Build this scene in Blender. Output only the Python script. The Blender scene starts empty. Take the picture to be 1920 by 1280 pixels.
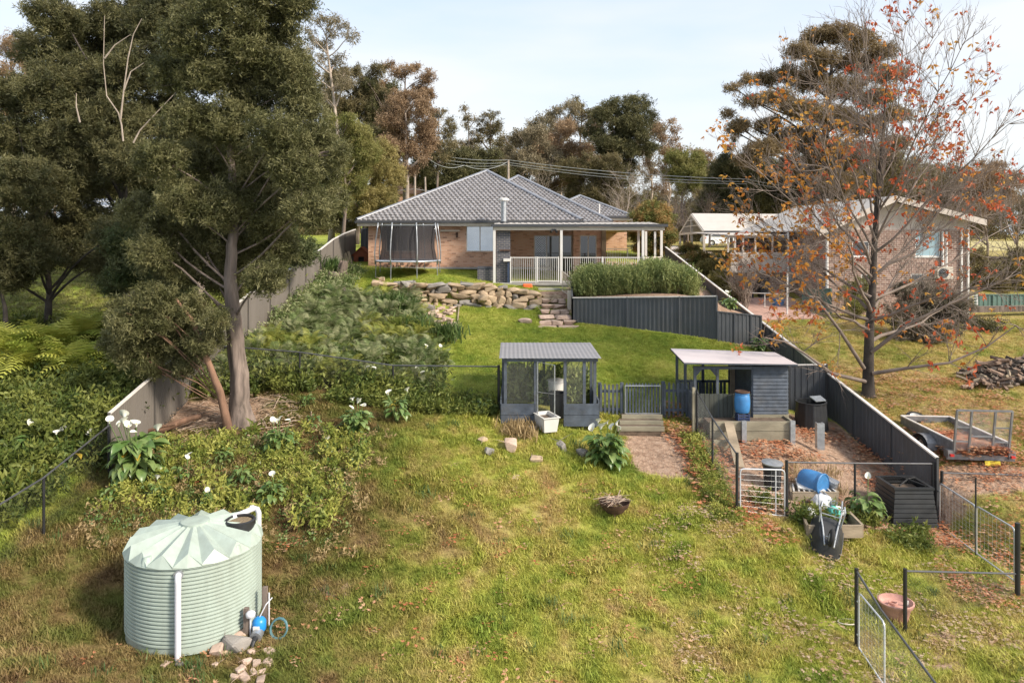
import bpy, bmesh, math, random
import numpy as np
from mathutils import Vector, Matrix, Euler
D = bpy.data; SC = bpy.context.scene; COL = SC.collection
R = math.radians
rnd = random.Random(7); NR = np.random.RandomState(7)
CZ = 9.0; F = 1400.0; HY = 445.0        # camera height, focal length and eye level in photo pixels
# ---------------------------------------------------------------- camera
cam = D.objects.new('camera', D.cameras.new('camera')); COL.objects.link(cam)
cam.location = (0, 0, CZ); cam.rotation_euler = (R(90), 0, 0)
cam.data.sensor_width = 36; cam.data.lens = 36 * F / 1920
cam.data.shift_y = -(640 - HY) / 1920
cam.data.clip_start = 0.1; cam.data.clip_end = 3000
SC.camera = cam
# ---------------------------------------------------------------- sky and sun
SUN_EL, SUN_AZ = 36.0, 120.0            # azimuth clockwise from +Y
W = D.worlds.new('World'); SC.world = W; W.use_nodes = True
wn = W.node_tree.nodes; wl = W.node_tree.links; wn.clear()
sky = wn.new('ShaderNodeTexSky'); sky.sky_type = 'NISHITA'; sky.sun_disc = False
sky.sun_elevation = R(SUN_EL); sky.sun_rotation = R(SUN_AZ)
sky.air_density = 1.0; sky.dust_density = 2.5; sky.ozone_density = 1.0
veil = wn.new('ShaderNodeMixRGB'); veil.blend_type = 'MIX'
tc = wn.new('ShaderNodeTexCoord')
cn = wn.new('ShaderNodeTexNoise'); cn.inputs['Scale'].default_value = 1.6; cn.inputs['Detail'].default_value = 5
cmap = wn.new('ShaderNodeMapping'); cmap.inputs['Scale'].default_value = (1, 1, 4.5)
wl.new(tc.outputs['Generated'], cmap.inputs['Vector']); wl.new(cmap.outputs[0], cn.inputs['Vector'])
cr = wn.new('ShaderNodeMapRange'); cr.inputs[1].default_value = 0.35; cr.inputs[2].default_value = 0.7
cr.inputs[3].default_value = 0.72; cr.inputs[4].default_value = 0.90
wl.new(cn.outputs['Fac'], cr.inputs[0]); wl.new(cr.outputs[0], veil.inputs[0])
wl.new(sky.outputs[0], veil.inputs[1])
vr = wn.new('ShaderNodeValToRGB'); vr.color_ramp.elements[0].position = .38; vr.color_ramp.elements[0].color = (.70, .81, .95, 1); vr.color_ramp.elements[1].position = .64; vr.color_ramp.elements[1].color = (.93, .94, .95, 1)
wl.new(cn.outputs['Fac'], vr.inputs[0]); vm = wn.new('ShaderNodeVectorMath'); vm.operation = 'SCALE'; vm.inputs['Scale'].default_value = 2.95; wl.new(vr.outputs[0], vm.inputs[0]); wl.new(vm.outputs[0], veil.inputs[2])
bg = wn.new('ShaderNodeBackground'); bg.inputs['Strength'].default_value = 0.15
wo = wn.new('ShaderNodeOutputWorld')
wl.new(veil.outputs[0], bg.inputs[0]); wl.new(bg.outputs[0], wo.inputs[0])
sun = D.objects.new('sun', D.lights.new('sun', 'SUN')); COL.objects.link(sun)
sun.data.energy = 2.5; sun.data.angle = R(11.0); sun.data.color = (1.0, 0.90, 0.76)
sv = Vector((math.sin(R(SUN_AZ)) * math.cos(R(SUN_EL)), math.cos(R(SUN_AZ)) * math.cos(R(SUN_EL)), math.sin(R(SUN_EL))))
sun.rotation_euler = sv.to_track_quat('Z', 'Y').to_euler()
SC.view_settings.view_transform = 'Standard'; SC.view_settings.look = 'None'
SC.view_settings.exposure = 1.27; SC.view_settings.gamma = 1.0; SC.view_settings.use_curve_mapping = False
SC.render.engine = 'CYCLES'; SC.cycles.use_denoising = True
SC.cycles.max_bounces = 6; SC.cycles.diffuse_bounces = 3; SC.cycles.glossy_bounces = 3
SC.cycles.transparent_max_bounces = 24; SC.cycles.transmission_bounces = 4
# ---------------------------------------------------------------- helpers
def P(px, py, Y, dz=0.0):
    return Vector(((px - 960) / F * Y, Y, CZ - (py - HY) / F * Y + dz))
def lerp(a, b, t): return a + (b - a) * t

class MB:
    def __init__(s): s.v = []; s.f = []
    def box(s, a, b):
        x0, y0, z0 = a; x1, y1, z1 = b; n = len(s.v)
        s.v += [(x0,y0,z0),(x1,y0,z0),(x1,y1,z0),(x0,y1,z0),(x0,y0,z1),(x1,y0,z1),(x1,y1,z1),(x0,y1,z1)]
        s.f += [(n,n+3,n+2,n+1),(n+4,n+5,n+6,n+7),(n,n+1,n+5,n+4),(n+1,n+2,n+6,n+5),(n+2,n+3,n+7,n+6),(n+3,n,n+4,n+7)]
        return s
    def hexa(s, p):
        n = len(s.v); s.v += [tuple(q) for q in p]
        s.f += [(n,n+3,n+2,n+1),(n+4,n+5,n+6,n+7),(n,n+1,n+5,n+4),(n+1,n+2,n+6,n+5),(n+2,n+3,n+7,n+6),(n+3,n,n+4,n+7)]
        return s
    def bar(s, p, q, w, h, up=(0,0,1)):
        p = Vector(p); q = Vector(q); d = (q - p).normalized(); up = Vector(up)
        if abs(d.dot(up)) > .98: up = Vector((0,1,0))
        sd = d.cross(up).normalized(); u = sd.cross(d).normalized()
        c = [(-w/2,-h/2),(w/2,-h/2),(w/2,h/2),(-w/2,h/2)]
        A = [p + sd*a + u*b for a, b in c]; B = [q + sd*a + u*b for a, b in c]
        n = len(s.v); s.v += [tuple(v) for v in A + B]
        s.f += [(n,n+1,n+2,n+3),(n+7,n+6,n+5,n+4)] + [(n+i,n+4+i,n+4+(i+1)%4,n+(i+1)%4) for i in range(4)]
        return s
    def tube(s, pts, r, k=6, caps=True):
        pts = [Vector(p) for p in pts]; m = len(pts)
        rs = r if hasattr(r, '__len__') else [r]*m
        n0 = len(s.v); ref = None
        for i, p in enumerate(pts):
            d = (pts[min(i+1,m-1)] - pts[max(i-1,0)])
            d = d.normalized() if d.length > 1e-9 else Vector((0,0,1))
            if ref is None: ref = Vector((0,0,1)) if abs(d.z) < .9 else Vector((1,0,0))
            a = (ref - d*ref.dot(d)); a = a.normalized() if a.length > 1e-6 else d.orthogonal().normalized()
            ref = a; b = d.cross(a)
            for j in range(k):
                t = 2*math.pi*j/k
                s.v.append(tuple(p + (a*math.cos(t) + b*math.sin(t))*rs[i]))
        for i in range(m-1):
            for j in range(k):
                s.f.append((n0+i*k+j, n0+i*k+(j+1)%k, n0+(i+1)*k+(j+1)%k, n0+(i+1)*k+j))
        if caps and k > 2:
            s.f.append(tuple(n0+j for j in reversed(range(k)))); s.f.append(tuple(n0+(m-1)*k+j for j in range(k)))
        return s
    def lathe(s, c, prof, k=24, close=False, a0=0, a1=2*math.pi, sx=1, sy=1):
        cx, cy, cz = c; n0 = len(s.v); full = abs(a1-a0-2*math.pi) < 1e-6; kk = k if full else k+1
        for r, z in prof:
            for j in range(kk):
                t = a0 + (a1-a0)*j/k
                s.v.append((cx + r*sx*math.cos(t), cy + r*sy*math.sin(t), cz + z))
        for i in range(len(prof)-1):
            for j in range(k):
                j2 = (j+1) % kk
                s.f.append((n0+i*kk+j, n0+i*kk+j2, n0+(i+1)*kk+j2, n0+(i+1)*kk+j))
        if close:
            s.f.append(tuple(n0+j for j in reversed(range(kk)))); s.f.append(tuple(n0+(len(prof)-1)*kk+j for j in range(kk)))
        return s
    def poly(s, pts):
        n = len(s.v); s.v += [tuple(p) for p in pts]; s.f.append(tuple(range(n, n+len(pts)))); return s
    def slab(s, pts, t):            # polygon thickened downwards (t = vector)
        t = Vector(t); n = len(s.v); k = len(pts)
        s.v += [tuple(Vector(p)) for p in pts] + [tuple(Vector(p)+t) for p in pts]
        s.f.append(tuple(range(n, n+k))); s.f.append(tuple(reversed(range(n+k, n+2*k))))
        for i in range(k): j = (i+1) % k; s.f.append((n+i, n+k+i, n+k+j, n+j))
        return s
    def add(s, o):
        n = len(s.v); s.v += o.v; s.f += [tuple(i+n for i in f) for f in o.f]; return s
    def mesh(s, name, mat, off=(0,0,0), smooth=False):
        me = D.meshes.new(name)
        o = Vector(off); v = [(a-o.x, b-o.y, c-o.z) for a, b, c in s.v] if o.length else s.v
        me.from_pydata(v, [], s.f); me.update()
        if mat: me.materials.append(mat)
        if smooth:
            me.polygons.foreach_set('use_smooth', [True]*len(me.polygons))
            if smooth == 'auto':
                try: me.set_sharp_from_angle(angle=R(40))
                except Exception: pass
        return me

def wloc(o):
    v = Vector((0,0,0))
    while o is not None: v += o.location; o = o.parent
    return v
def props(o, label=None, cat=None, group=None, kind=None):
    if label: o['label'] = label
    if cat: o['category'] = cat
    if group: o['group'] = group
    if kind: o['kind'] = kind
    return o
def thing(name, label, cat, loc=(0,0,0), group=None):
    o = D.objects.new(name, None); COL.objects.link(o); o.location = loc; o.empty_display_size = .1
    return props(o, label, cat, group)
def part(mb, name, mat, parent, smooth=False, kind=None, label=None):
    off = wloc(parent) if parent else Vector((0,0,0))
    o = D.objects.new(name, mb.mesh(name, mat, off, smooth)); COL.objects.link(o)
    if parent: o.parent = parent
    return props(o, label, None, None, kind)
def solo(mb, name, mat, label, cat, loc=None, group=None, kind=None, smooth=False):
    off = Vector(loc) if loc is not None else (Vector([sum(c)/max(1,len(mb.v)) for c in zip(*mb.v)]) if mb.v else Vector())
    o = D.objects.new(name, mb.mesh(name, mat, off, smooth)); COL.objects.link(o); o.location = off
    return props(o, label, cat, group, kind)
def inst(me, name, parent, loc, rot=(0,0,0), scl=(1,1,1), label=None):
    o = D.objects.new(name, me); COL.objects.link(o)
    o.location = Vector(loc) - (wloc(parent) if parent else Vector((0,0,0)))
    o.rotation_euler = rot; o.scale = scl
    if parent: o.parent = parent
    return props(o, label)

# ---------------------------------------------------------------- materials
def nodes(name):
    m = D.materials.new(name); m.use_nodes = True; n = m.node_tree.nodes; n.clear()
    out = n.new('ShaderNodeOutputMaterial'); b = n.new('ShaderNodeBsdfPrincipled')
    m.node_tree.links.new(b.outputs[0], out.inputs[0]); return m, n, m.node_tree.links, b, out
def noise(n, l, scale, detail=4, vec=None, rough=.6):
    t = n.new('ShaderNodeTexNoise'); t.inputs['Scale'].default_value = scale; t.inputs['Detail'].default_value = detail
    t.inputs['Roughness'].default_value = rough
    if vec: l.new(vec, t.inputs['Vector'])
    return t
def posn(n): return n.new('ShaderNodeNewGeometry').outputs['Position']
def ramp(n, l, fac, stops):
    r = n.new('ShaderNodeValToRGB'); e = r.color_ramp.elements
    while len(e) > 1: e.remove(e[0])
    for i, (p, c) in enumerate(stops):
        x = e[0] if i == 0 else e.new(p); x.position = p; x.color = (*c, 1)
    l.new(fac, r.inputs[0]); return r
def mix(n, l, a, b, fac, mode='MIX'):
    m = n.new('ShaderNodeMixRGB'); m.blend_type = mode
    for s, v in ((0, fac), (1, a), (2, b)):
        if hasattr(v, 'is_linked') or hasattr(v, 'links'): l.new(v, m.inputs[s])
        elif isinstance(v, (int, float)): m.inputs[s].default_value = v
        else: m.inputs[s].default_value = (*v, 1)
    return m.outputs[0]
def bump(n, l, b, h, strength=.3, dist=.02):
    bp = n.new('ShaderNodeBump'); bp.inputs['Strength'].default_value = strength; bp.inputs['Distance'].default_value = dist
    l.new(h, bp.inputs['Height']); l.new(bp.outputs[0], b.inputs['Normal'])
MC = {}
def mat(name, col, rough=.6, metal=0, var=.25, scale=3, bumps=0, bscale=40, dirt=0, stretch=None, spec=.5):
    if name in MC: return MC[name]
    m, n, l, b, out = nodes(name)
    tcn = n.new('ShaderNodeTexCoord').outputs['Object']; ps = posn(n)
    if stretch:
        mp = n.new('ShaderNodeMapping'); mp.inputs['Scale'].default_value = stretch; l.new(ps, mp.inputs[0]); ps = mp.outputs[0]
    t = noise(n, l, scale, 6, ps)
    c0 = tuple(c*(1-var) for c in col); c1 = tuple(min(1, c*(1+var)) for c in col)
    r = ramp(n, l, t.outputs['Fac'], [(.3, c0), (.7, c1)]); o = r.outputs[0]
    if dirt:
        t2 = noise(n, l, scale*.35, 8, ps, .7); r2 = ramp(n, l, t2.outputs['Fac'], [(.45, (0,0,0)), (.75, (1,1,1))])
        mm = n.new('ShaderNodeMath'); mm.operation = 'MULTIPLY'; mm.inputs[1].default_value = dirt; l.new(r2.outputs[0], mm.inputs[0])
        o = mix(n, l, o, (.11,.09,.06), mm.outputs[0])
    l.new(o, b.inputs['Base Color']); b.inputs['Roughness'].default_value = rough; b.inputs['Metallic'].default_value = metal
    b.inputs['Specular IOR Level'].default_value = spec
    if bumps:
        t3 = noise(n, l, bscale, 6, ps); bump(n, l, b, t3.outputs['Fac'], bumps, .02)
    MC[name] = m; return m
def brickmat(name, cols, mortar, bw=.24, bh=.086, off=0.0):
    m, n, l, b, out = nodes(name)
    g = n.new('ShaderNodeNewGeometry'); sp = n.new('ShaderNodeSeparateXYZ'); l.new(g.outputs['Position'], sp.inputs[0])
    sn = n.new('ShaderNodeSeparateXYZ'); l.new(g.outputs['True Normal'], sn.inputs[0])
    ax = n.new('ShaderNodeMath'); ax.operation = 'ABSOLUTE'; l.new(sn.outputs[0], ax.inputs[0])
    gt = n.new('ShaderNodeMath'); gt.operation = 'GREATER_THAN'; gt.inputs[1].default_value = .7; l.new(ax.outputs[0], gt.inputs[0])
    mx = n.new('ShaderNodeMix'); mx.data_type = 'FLOAT'; l.new(gt.outputs[0], mx.inputs[0]); l.new(sp.outputs[0], mx.inputs[2]); l.new(sp.outputs[1], mx.inputs[3])
    cb = n.new('ShaderNodeCombineXYZ'); l.new(mx.outputs[0], cb.inputs[0]); l.new(sp.outputs[2], cb.inputs[1])
    br = n.new('ShaderNodeTexBrick'); l.new(cb.outputs[0], br.inputs['Vector'])
    br.inputs['Scale'].default_value = 1; br.inputs['Brick Width'].default_value = bw; br.inputs['Row Height'].default_value = bh
    br.inputs['Mortar Size'].default_value = .007; br.inputs['Mortar Smooth'].default_value = .1; br.inputs['Bias'].default_value = 0
    br.inputs['Color1'].default_value = (0,0,0,1); br.inputs['Color2'].default_value = (1,1,1,1)
    br.inputs['Mortar'].default_value = (.5,.5,.5,1)
    k = len(cols); rr = ramp(n, l, br.outputs['Color'], [(i/(k-1) if k > 1 else 0, c) for i, c in enumerate(cols)])
    rr.color_ramp.interpolation = 'LINEAR'
    t = noise(n, l, 60, 4, g.outputs['Position']); cc = mix(n, l, rr.outputs[0], t.outputs['Fac'], .25, 'OVERLAY')
    t2 = noise(n, l, .8, 4, g.outputs['Position']); cc = mix(n, l, cc, t2.outputs['Fac'], .12, 'OVERLAY')
    o = mix(n, l, cc, mortar, br.outputs['Fac']); l.new(o, b.inputs['Base Color']); b.inputs['Roughness'].default_value = .9
    iv = n.new('ShaderNodeMath'); iv.operation = 'SUBTRACT'; iv.inputs[0].default_value = 1; l.new(br.outputs['Fac'], iv.inputs[1])
    bump(n, l, b, iv.outputs[0], .6, .01); return m
def leafmat(name, cols, trans=.3, rough=.55, pscale=.9, spec=.3):
    m, n, l, b, out = nodes(name)
    oi = n.new('ShaderNodeObjectInfo'); t = noise(n, l, pscale, 3, posn(n)); 
    ad = n.new('ShaderNodeMath'); ad.operation = 'MULTIPLY_ADD'; ad.inputs[1].default_value = .45; l.new(oi.outputs['Random'], ad.inputs[0])
    ms = n.new('ShaderNodeMath'); ms.operation = 'MULTIPLY'; ms.inputs[1].default_value = .9; l.new(t.outputs['Fac'], ms.inputs[0])
    l.new(ms.outputs[0], ad.inputs[2])
    k = len(cols); r = ramp(n, l, ad.outputs[0], [(.2+.62*i/(k-1), c) for i, c in enumerate(cols)])
    l.new(r.outputs[0], b.inputs['Base Color']); b.inputs['Roughness'].default_value = rough; b.inputs['Specular IOR Level'].default_value = spec
    tr = n.new('ShaderNodeBsdfTranslucent'); l.new(r.outputs[0], tr.inputs[0])
    mx = n.new('ShaderNodeMixShader'); mx.inputs[0].default_value = trans
    l.new(b.outputs[0], mx.inputs[1]); l.new(tr.outputs[0], mx.inputs[2]); l.new(mx.outputs[0], out.inputs[0]); return m
def meshmat(name, col, alpha):          # fine netting, too fine to model thread by thread
    m, n, l, b, out = nodes(name); b.inputs['Base Color'].default_value = (*col, 1); b.inputs['Roughness'].default_value = .8
    tr = n.new('ShaderNodeBsdfTransparent'); mx = n.new('ShaderNodeMixShader'); mx.inputs[0].default_value = alpha
    l.new(tr.outputs[0], mx.inputs[1]); l.new(b.outputs[0], mx.inputs[2]); l.new(mx.outputs[0], out.inputs[0]); return m
def glassmat(name, col, rough=.05):
    m, n, l, b, out = nodes(name); b.inputs['Base Color'].default_value = (*col, 1); b.inputs['Roughness'].default_value = rough
    b.inputs['Specular IOR Level'].default_value = 1.0; b.inputs['Coat Weight'].default_value = 1.0; b.inputs['Coat Roughness'].default_value = .03; return m

M = dict(
 tsteel=mat('dull_trailer_steel', (.23,.235,.25), .5, .6, .3, 6, dirt=.2), steel=mat('galvanised_steel', (.42,.44,.46), .4, .7, .2, 8), white=mat('white_paint', (.66,.645,.62), .5, 0, .05),
 cream=mat('cream_paint', (.58,.52,.44), .5, 0, .06), black=mat('black_powder_coat', (.018,.018,.02), .45, 0, .2),
 slate=mat('blue_grey_sheet', (.070,.078,.090), .5, 0, .18, 1.2, dirt=.35), slate2=mat('blue_grey_stained_timber', (.066,.082,.108), .75, 0, .35, 5, .4, 30, dirt=.35),
 fenceL=mat('brown_grey_sheet', (.145,.128,.112), .6, 0, .16, 1.5, dirt=.25, stretch=(1,1,.15)), capwhite=mat('pale_rail_top', (.74,.70,.66), .45, .2, .1),
 timber=mat('weathered_timber', (.30,.24,.17), .85, 0, .35, 4, .5, 25, dirt=.3, stretch=(.3,1,1)), sleeper=mat('grey_sleeper', (.26,.235,.17), .9, 0, .3, 3, .5, 25, dirt=.4, stretch=(.3,1,1)),
 concrete=mat('concrete', (.36,.35,.33), .9, 0, .15, 3, .2, 30, dirt=.2), tile=mat('roof_tile_glaze', (.25,.24,.245), .34, 0, .35, 5, dirt=.3),
 ridge=mat('ridge_cap_glaze', (.20,.21,.24), .4, 0, .15, 3), gutter=mat('dark_gutter', (.055,.058,.065), .4, 0, .1),
 stone=mat('sandstone_rubble', (.40,.30,.20), .9, 0, .45, 1.6, .8, 12, dirt=.35), stoneg=mat('grey_rock', (.24,.22,.20), .9, 0, .35, 2.2, .7, 14, dirt=.2),
 pink=mat('pinkish_step_stone', (.46,.34,.27), .85, 0, .3, 2.5, .6, 14, dirt=.15), tank=mat('pale_green_poly', (.36,.425,.375), .45, 0, .07, 2, dirt=.28, stretch=(3,3,.6)),
 pvc=mat('white_pvc', (.62,.62,.66), .35, 0, .04), blue=mat('blue_drum_plastic', (.045,.20,.46), .4, 0, .2, 5, dirt=.15),
 rubber=mat('black_rubber', (.015,.015,.016), .85), dkplastic=mat('black_plastic', (.02,.022,.025), .5, 0, .3, 4, dirt=.1),
 doghouse=mat('red_brown_kennel', (.26,.075,.035), .7, 0, .3, 5), orange=mat('orange_plastic', (.75,.14,.03), .5, 0, .1),
 pot=mat('pink_terracotta', (.50,.27,.22), .8, 0, .2, 6, dirt=.15), bark=mat('grey_pink_bark', (.165,.128,.108), .95, 0, .65, 7, 1.0, 14, dirt=.4, stretch=(1,1,.12)),
 barkred=mat('reddish_bark', (.20,.115,.075), .95, 0, .4, 4, 1.0, 12, stretch=(1,1,.25)), barkdk=mat('dark_bark', (.055,.045,.038), .95, 0, .5, 3, .9, 14),
 barkpale=mat('pale_gum_bark', (.34,.28,.23), .9, 0, .3, 3, .4, 10), twig=mat('grey_twig', (.19,.15,.125), .9, 0, .35, 2),
 dirt=mat('bare_earth', (.30,.20,.14), .95, 0, .2, 2), wood=mat('split_firewood', (.22,.15,.11), .9, 0, .5, 5, .4, 20),
 soil=mat('dark_soil', (.12,.085,.06), .95, 0, .4, 6, .8, 20), paver=mat('pink_paving', (.42,.26,.21), .85, 0, .15, 4, .2, 20),
 brick=brickmat('salmon_brick', [(.34,.18,.12),(.54,.30,.19),(.60,.35,.235),(.62,.37,.25),(.64,.40,.28),(.60,.33,.21)], (.56,.42,.32)),
 gbrick=brickmat('charcoal_brick', [(.055,.06,.075),(.09,.095,.115),(.07,.075,.095)], (.33,.29,.26)),
 nbrick=brickmat('dark_red_brick', [(.15,.09,.075),(.27,.175,.14),(.22,.135,.11),(.35,.24,.20)], (.60,.53,.46), .24, .1),
 glass=glassmat('dark_window_glass', (.03,.035,.04)), mirror=mat('sky_reflecting_glass', (.50,.53,.56), .06, .9, .1, 1.2, .12, 1.5), curtain=mat('curtain_cloth', (.45,.44,.43), .9, 0, .1, 6, stretch=(6,1,.2)),
 blueglass=glassmat('pale_blue_blind', (.28,.42,.48), .2), net=meshmat('black_netting', (.03,.028,.032), .72), mesh=meshmat('grey_wire_netting', (.42,.43,.40), .10),
 nroof=mat('cream_steel_roof', (.50,.46,.42), .5, 0, .06, 2), cladding=mat('grey_beige_cladding', (.52,.46,.41), .8, 0, .08), green=mat('green_sheet', (.10,.17,.15), .5, 0, .1),
 carwhite=mat('white_car_paint', (.74,.78,.82), .15, 0, .02), red=mat('tail_light_red', (.55,.03,.03), .3, 0, .05), yellow=mat('yellow_plate', (.75,.60,.05), .5, 0, .05),
 teal=mat('teal_plastic', (.12,.50,.42), .45), bag=mat('white_plastic_bag', (.72,.72,.74), .4, 0, .12, 9), rust=mat('rusty_iron', (.09,.05,.035), .8, .3, .5, 8),
 petal=mat('white_spathe', (.66,.66,.58), .5, 0, .05), spadix=mat('yellow_spadix', (.75,.55,.08), .6), wire=mat('aluminium_wire', (.42,.43,.42), .45, .5, .1), gwire=mat('galvanised_wire', (.55,.56,.57), .4, .5, .1),
)
L = dict(
 wattle=leafmat('wattle_leaf', [(.026,.030,.010),(.060,.062,.022),(.105,.108,.040),(.21,.20,.09)], .3),
 wattleg=leafmat('green_wattle_leaf', [(.022,.040,.014),(.045,.070,.025),(.08,.10,.035),(.13,.14,.06)], .25),
 olive=leafmat('olive_leaf', [(.07,.062,.028),(.13,.112,.05),(.22,.18,.09)], .3, pscale=.35),
 brown=leafmat('brown_gum_leaf', [(.15,.10,.06),(.25,.165,.095),(.36,.25,.15)], .35, pscale=.35),
 gum=leafmat('gum_leaf', [(.12,.10,.06),(.20,.17,.10),(.30,.25,.16)], .35, pscale=.3),
 dark=leafmat('dark_green_leaf', [(.034,.040,.015),(.070,.072,.028),(.15,.14,.06)], .25, pscale=.4),
 gold=leafmat('golden_leaf', [(.13,.12,.04),(.24,.21,.07),(.37,.31,.12)], .35, pscale=.6),
 yg=leafmat('yellow_green_leaf', [(.10,.12,.03),(.18,.19,.05),(.28,.26,.09)], .35, pscale=.6),
 rosemary=leafmat('rosemary_leaf', [(.07,.11,.035),(.16,.21,.07),(.30,.33,.12)], .25, pscale=1.5),
 fern=leafmat('bracken_leaf', [(.022,.045,.012),(.07,.115,.03),(.17,.22,.075),(.34,.35,.19)], .3, pscale=1.1),
 treefern=leafmat('bright_fern_leaf', [(.20,.27,.045),(.34,.40,.07),(.48,.48,.10)], .35, pscale=1.2),
 weed=leafmat('weed_leaf', [(.07,.10,.018),(.18,.22,.04),(.38,.38,.09)], .3, pscale=1.6),
 under=leafmat('undergrowth_leaf', [(.03,.055,.012),(.085,.12,.025),(.20,.22,.05)], .3, pscale=.9),
 calla=leafmat('calla_leaf', [(.055,.115,.025),(.10,.18,.045),(.20,.27,.09)], .25, .35, pscale=4, spec=.5),
 callay=leafmat('yellowing_calla_leaf', [(.40,.30,.04),(.55,.38,.05)], .3),
 strap=leafmat('strap_leaf', [(.03,.065,.02),(.06,.11,.03),(.12,.17,.05)], .25),
 red=leafmat('autumn_red_leaf', [(.36,.06,.03),(.50,.10,.035),(.54,.17,.07)], .4, pscale=.5),
 orangel=leafmat('autumn_orange_leaf', [(.42,.14,.03),(.56,.22,.035),(.60,.34,.08)], .4, pscale=.5),
 tan=leafmat('tan_fallen_leaf', [(.28,.15,.08),(.42,.27,.16),(.50,.38,.26)], .15, pscale=1.2),
 litter=leafmat('fallen_leaf', [(.22,.06,.035),(.40,.12,.055),(.52,.22,.11),(.50,.32,.20)], .15, pscale=1.2),
 pine=leafmat('pine_leaf', [(.10,.075,.035),(.17,.125,.06),(.26,.19,.10)], .3, pscale=.3),
 dry=leafmat('dry_grass', [(.28,.20,.09),(.42,.31,.16)], .3), photinia=leafmat('photinia_leaf', [(.06,.10,.025),(.15,.17,.045),(.38,.24,.09)], .3, pscale=1.4),
 grey=leafmat('grey_green_leaf', [(.035,.04,.025),(.10,.09,.06),(.24,.20,.15)], .2, pscale=2.5),
)
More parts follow.
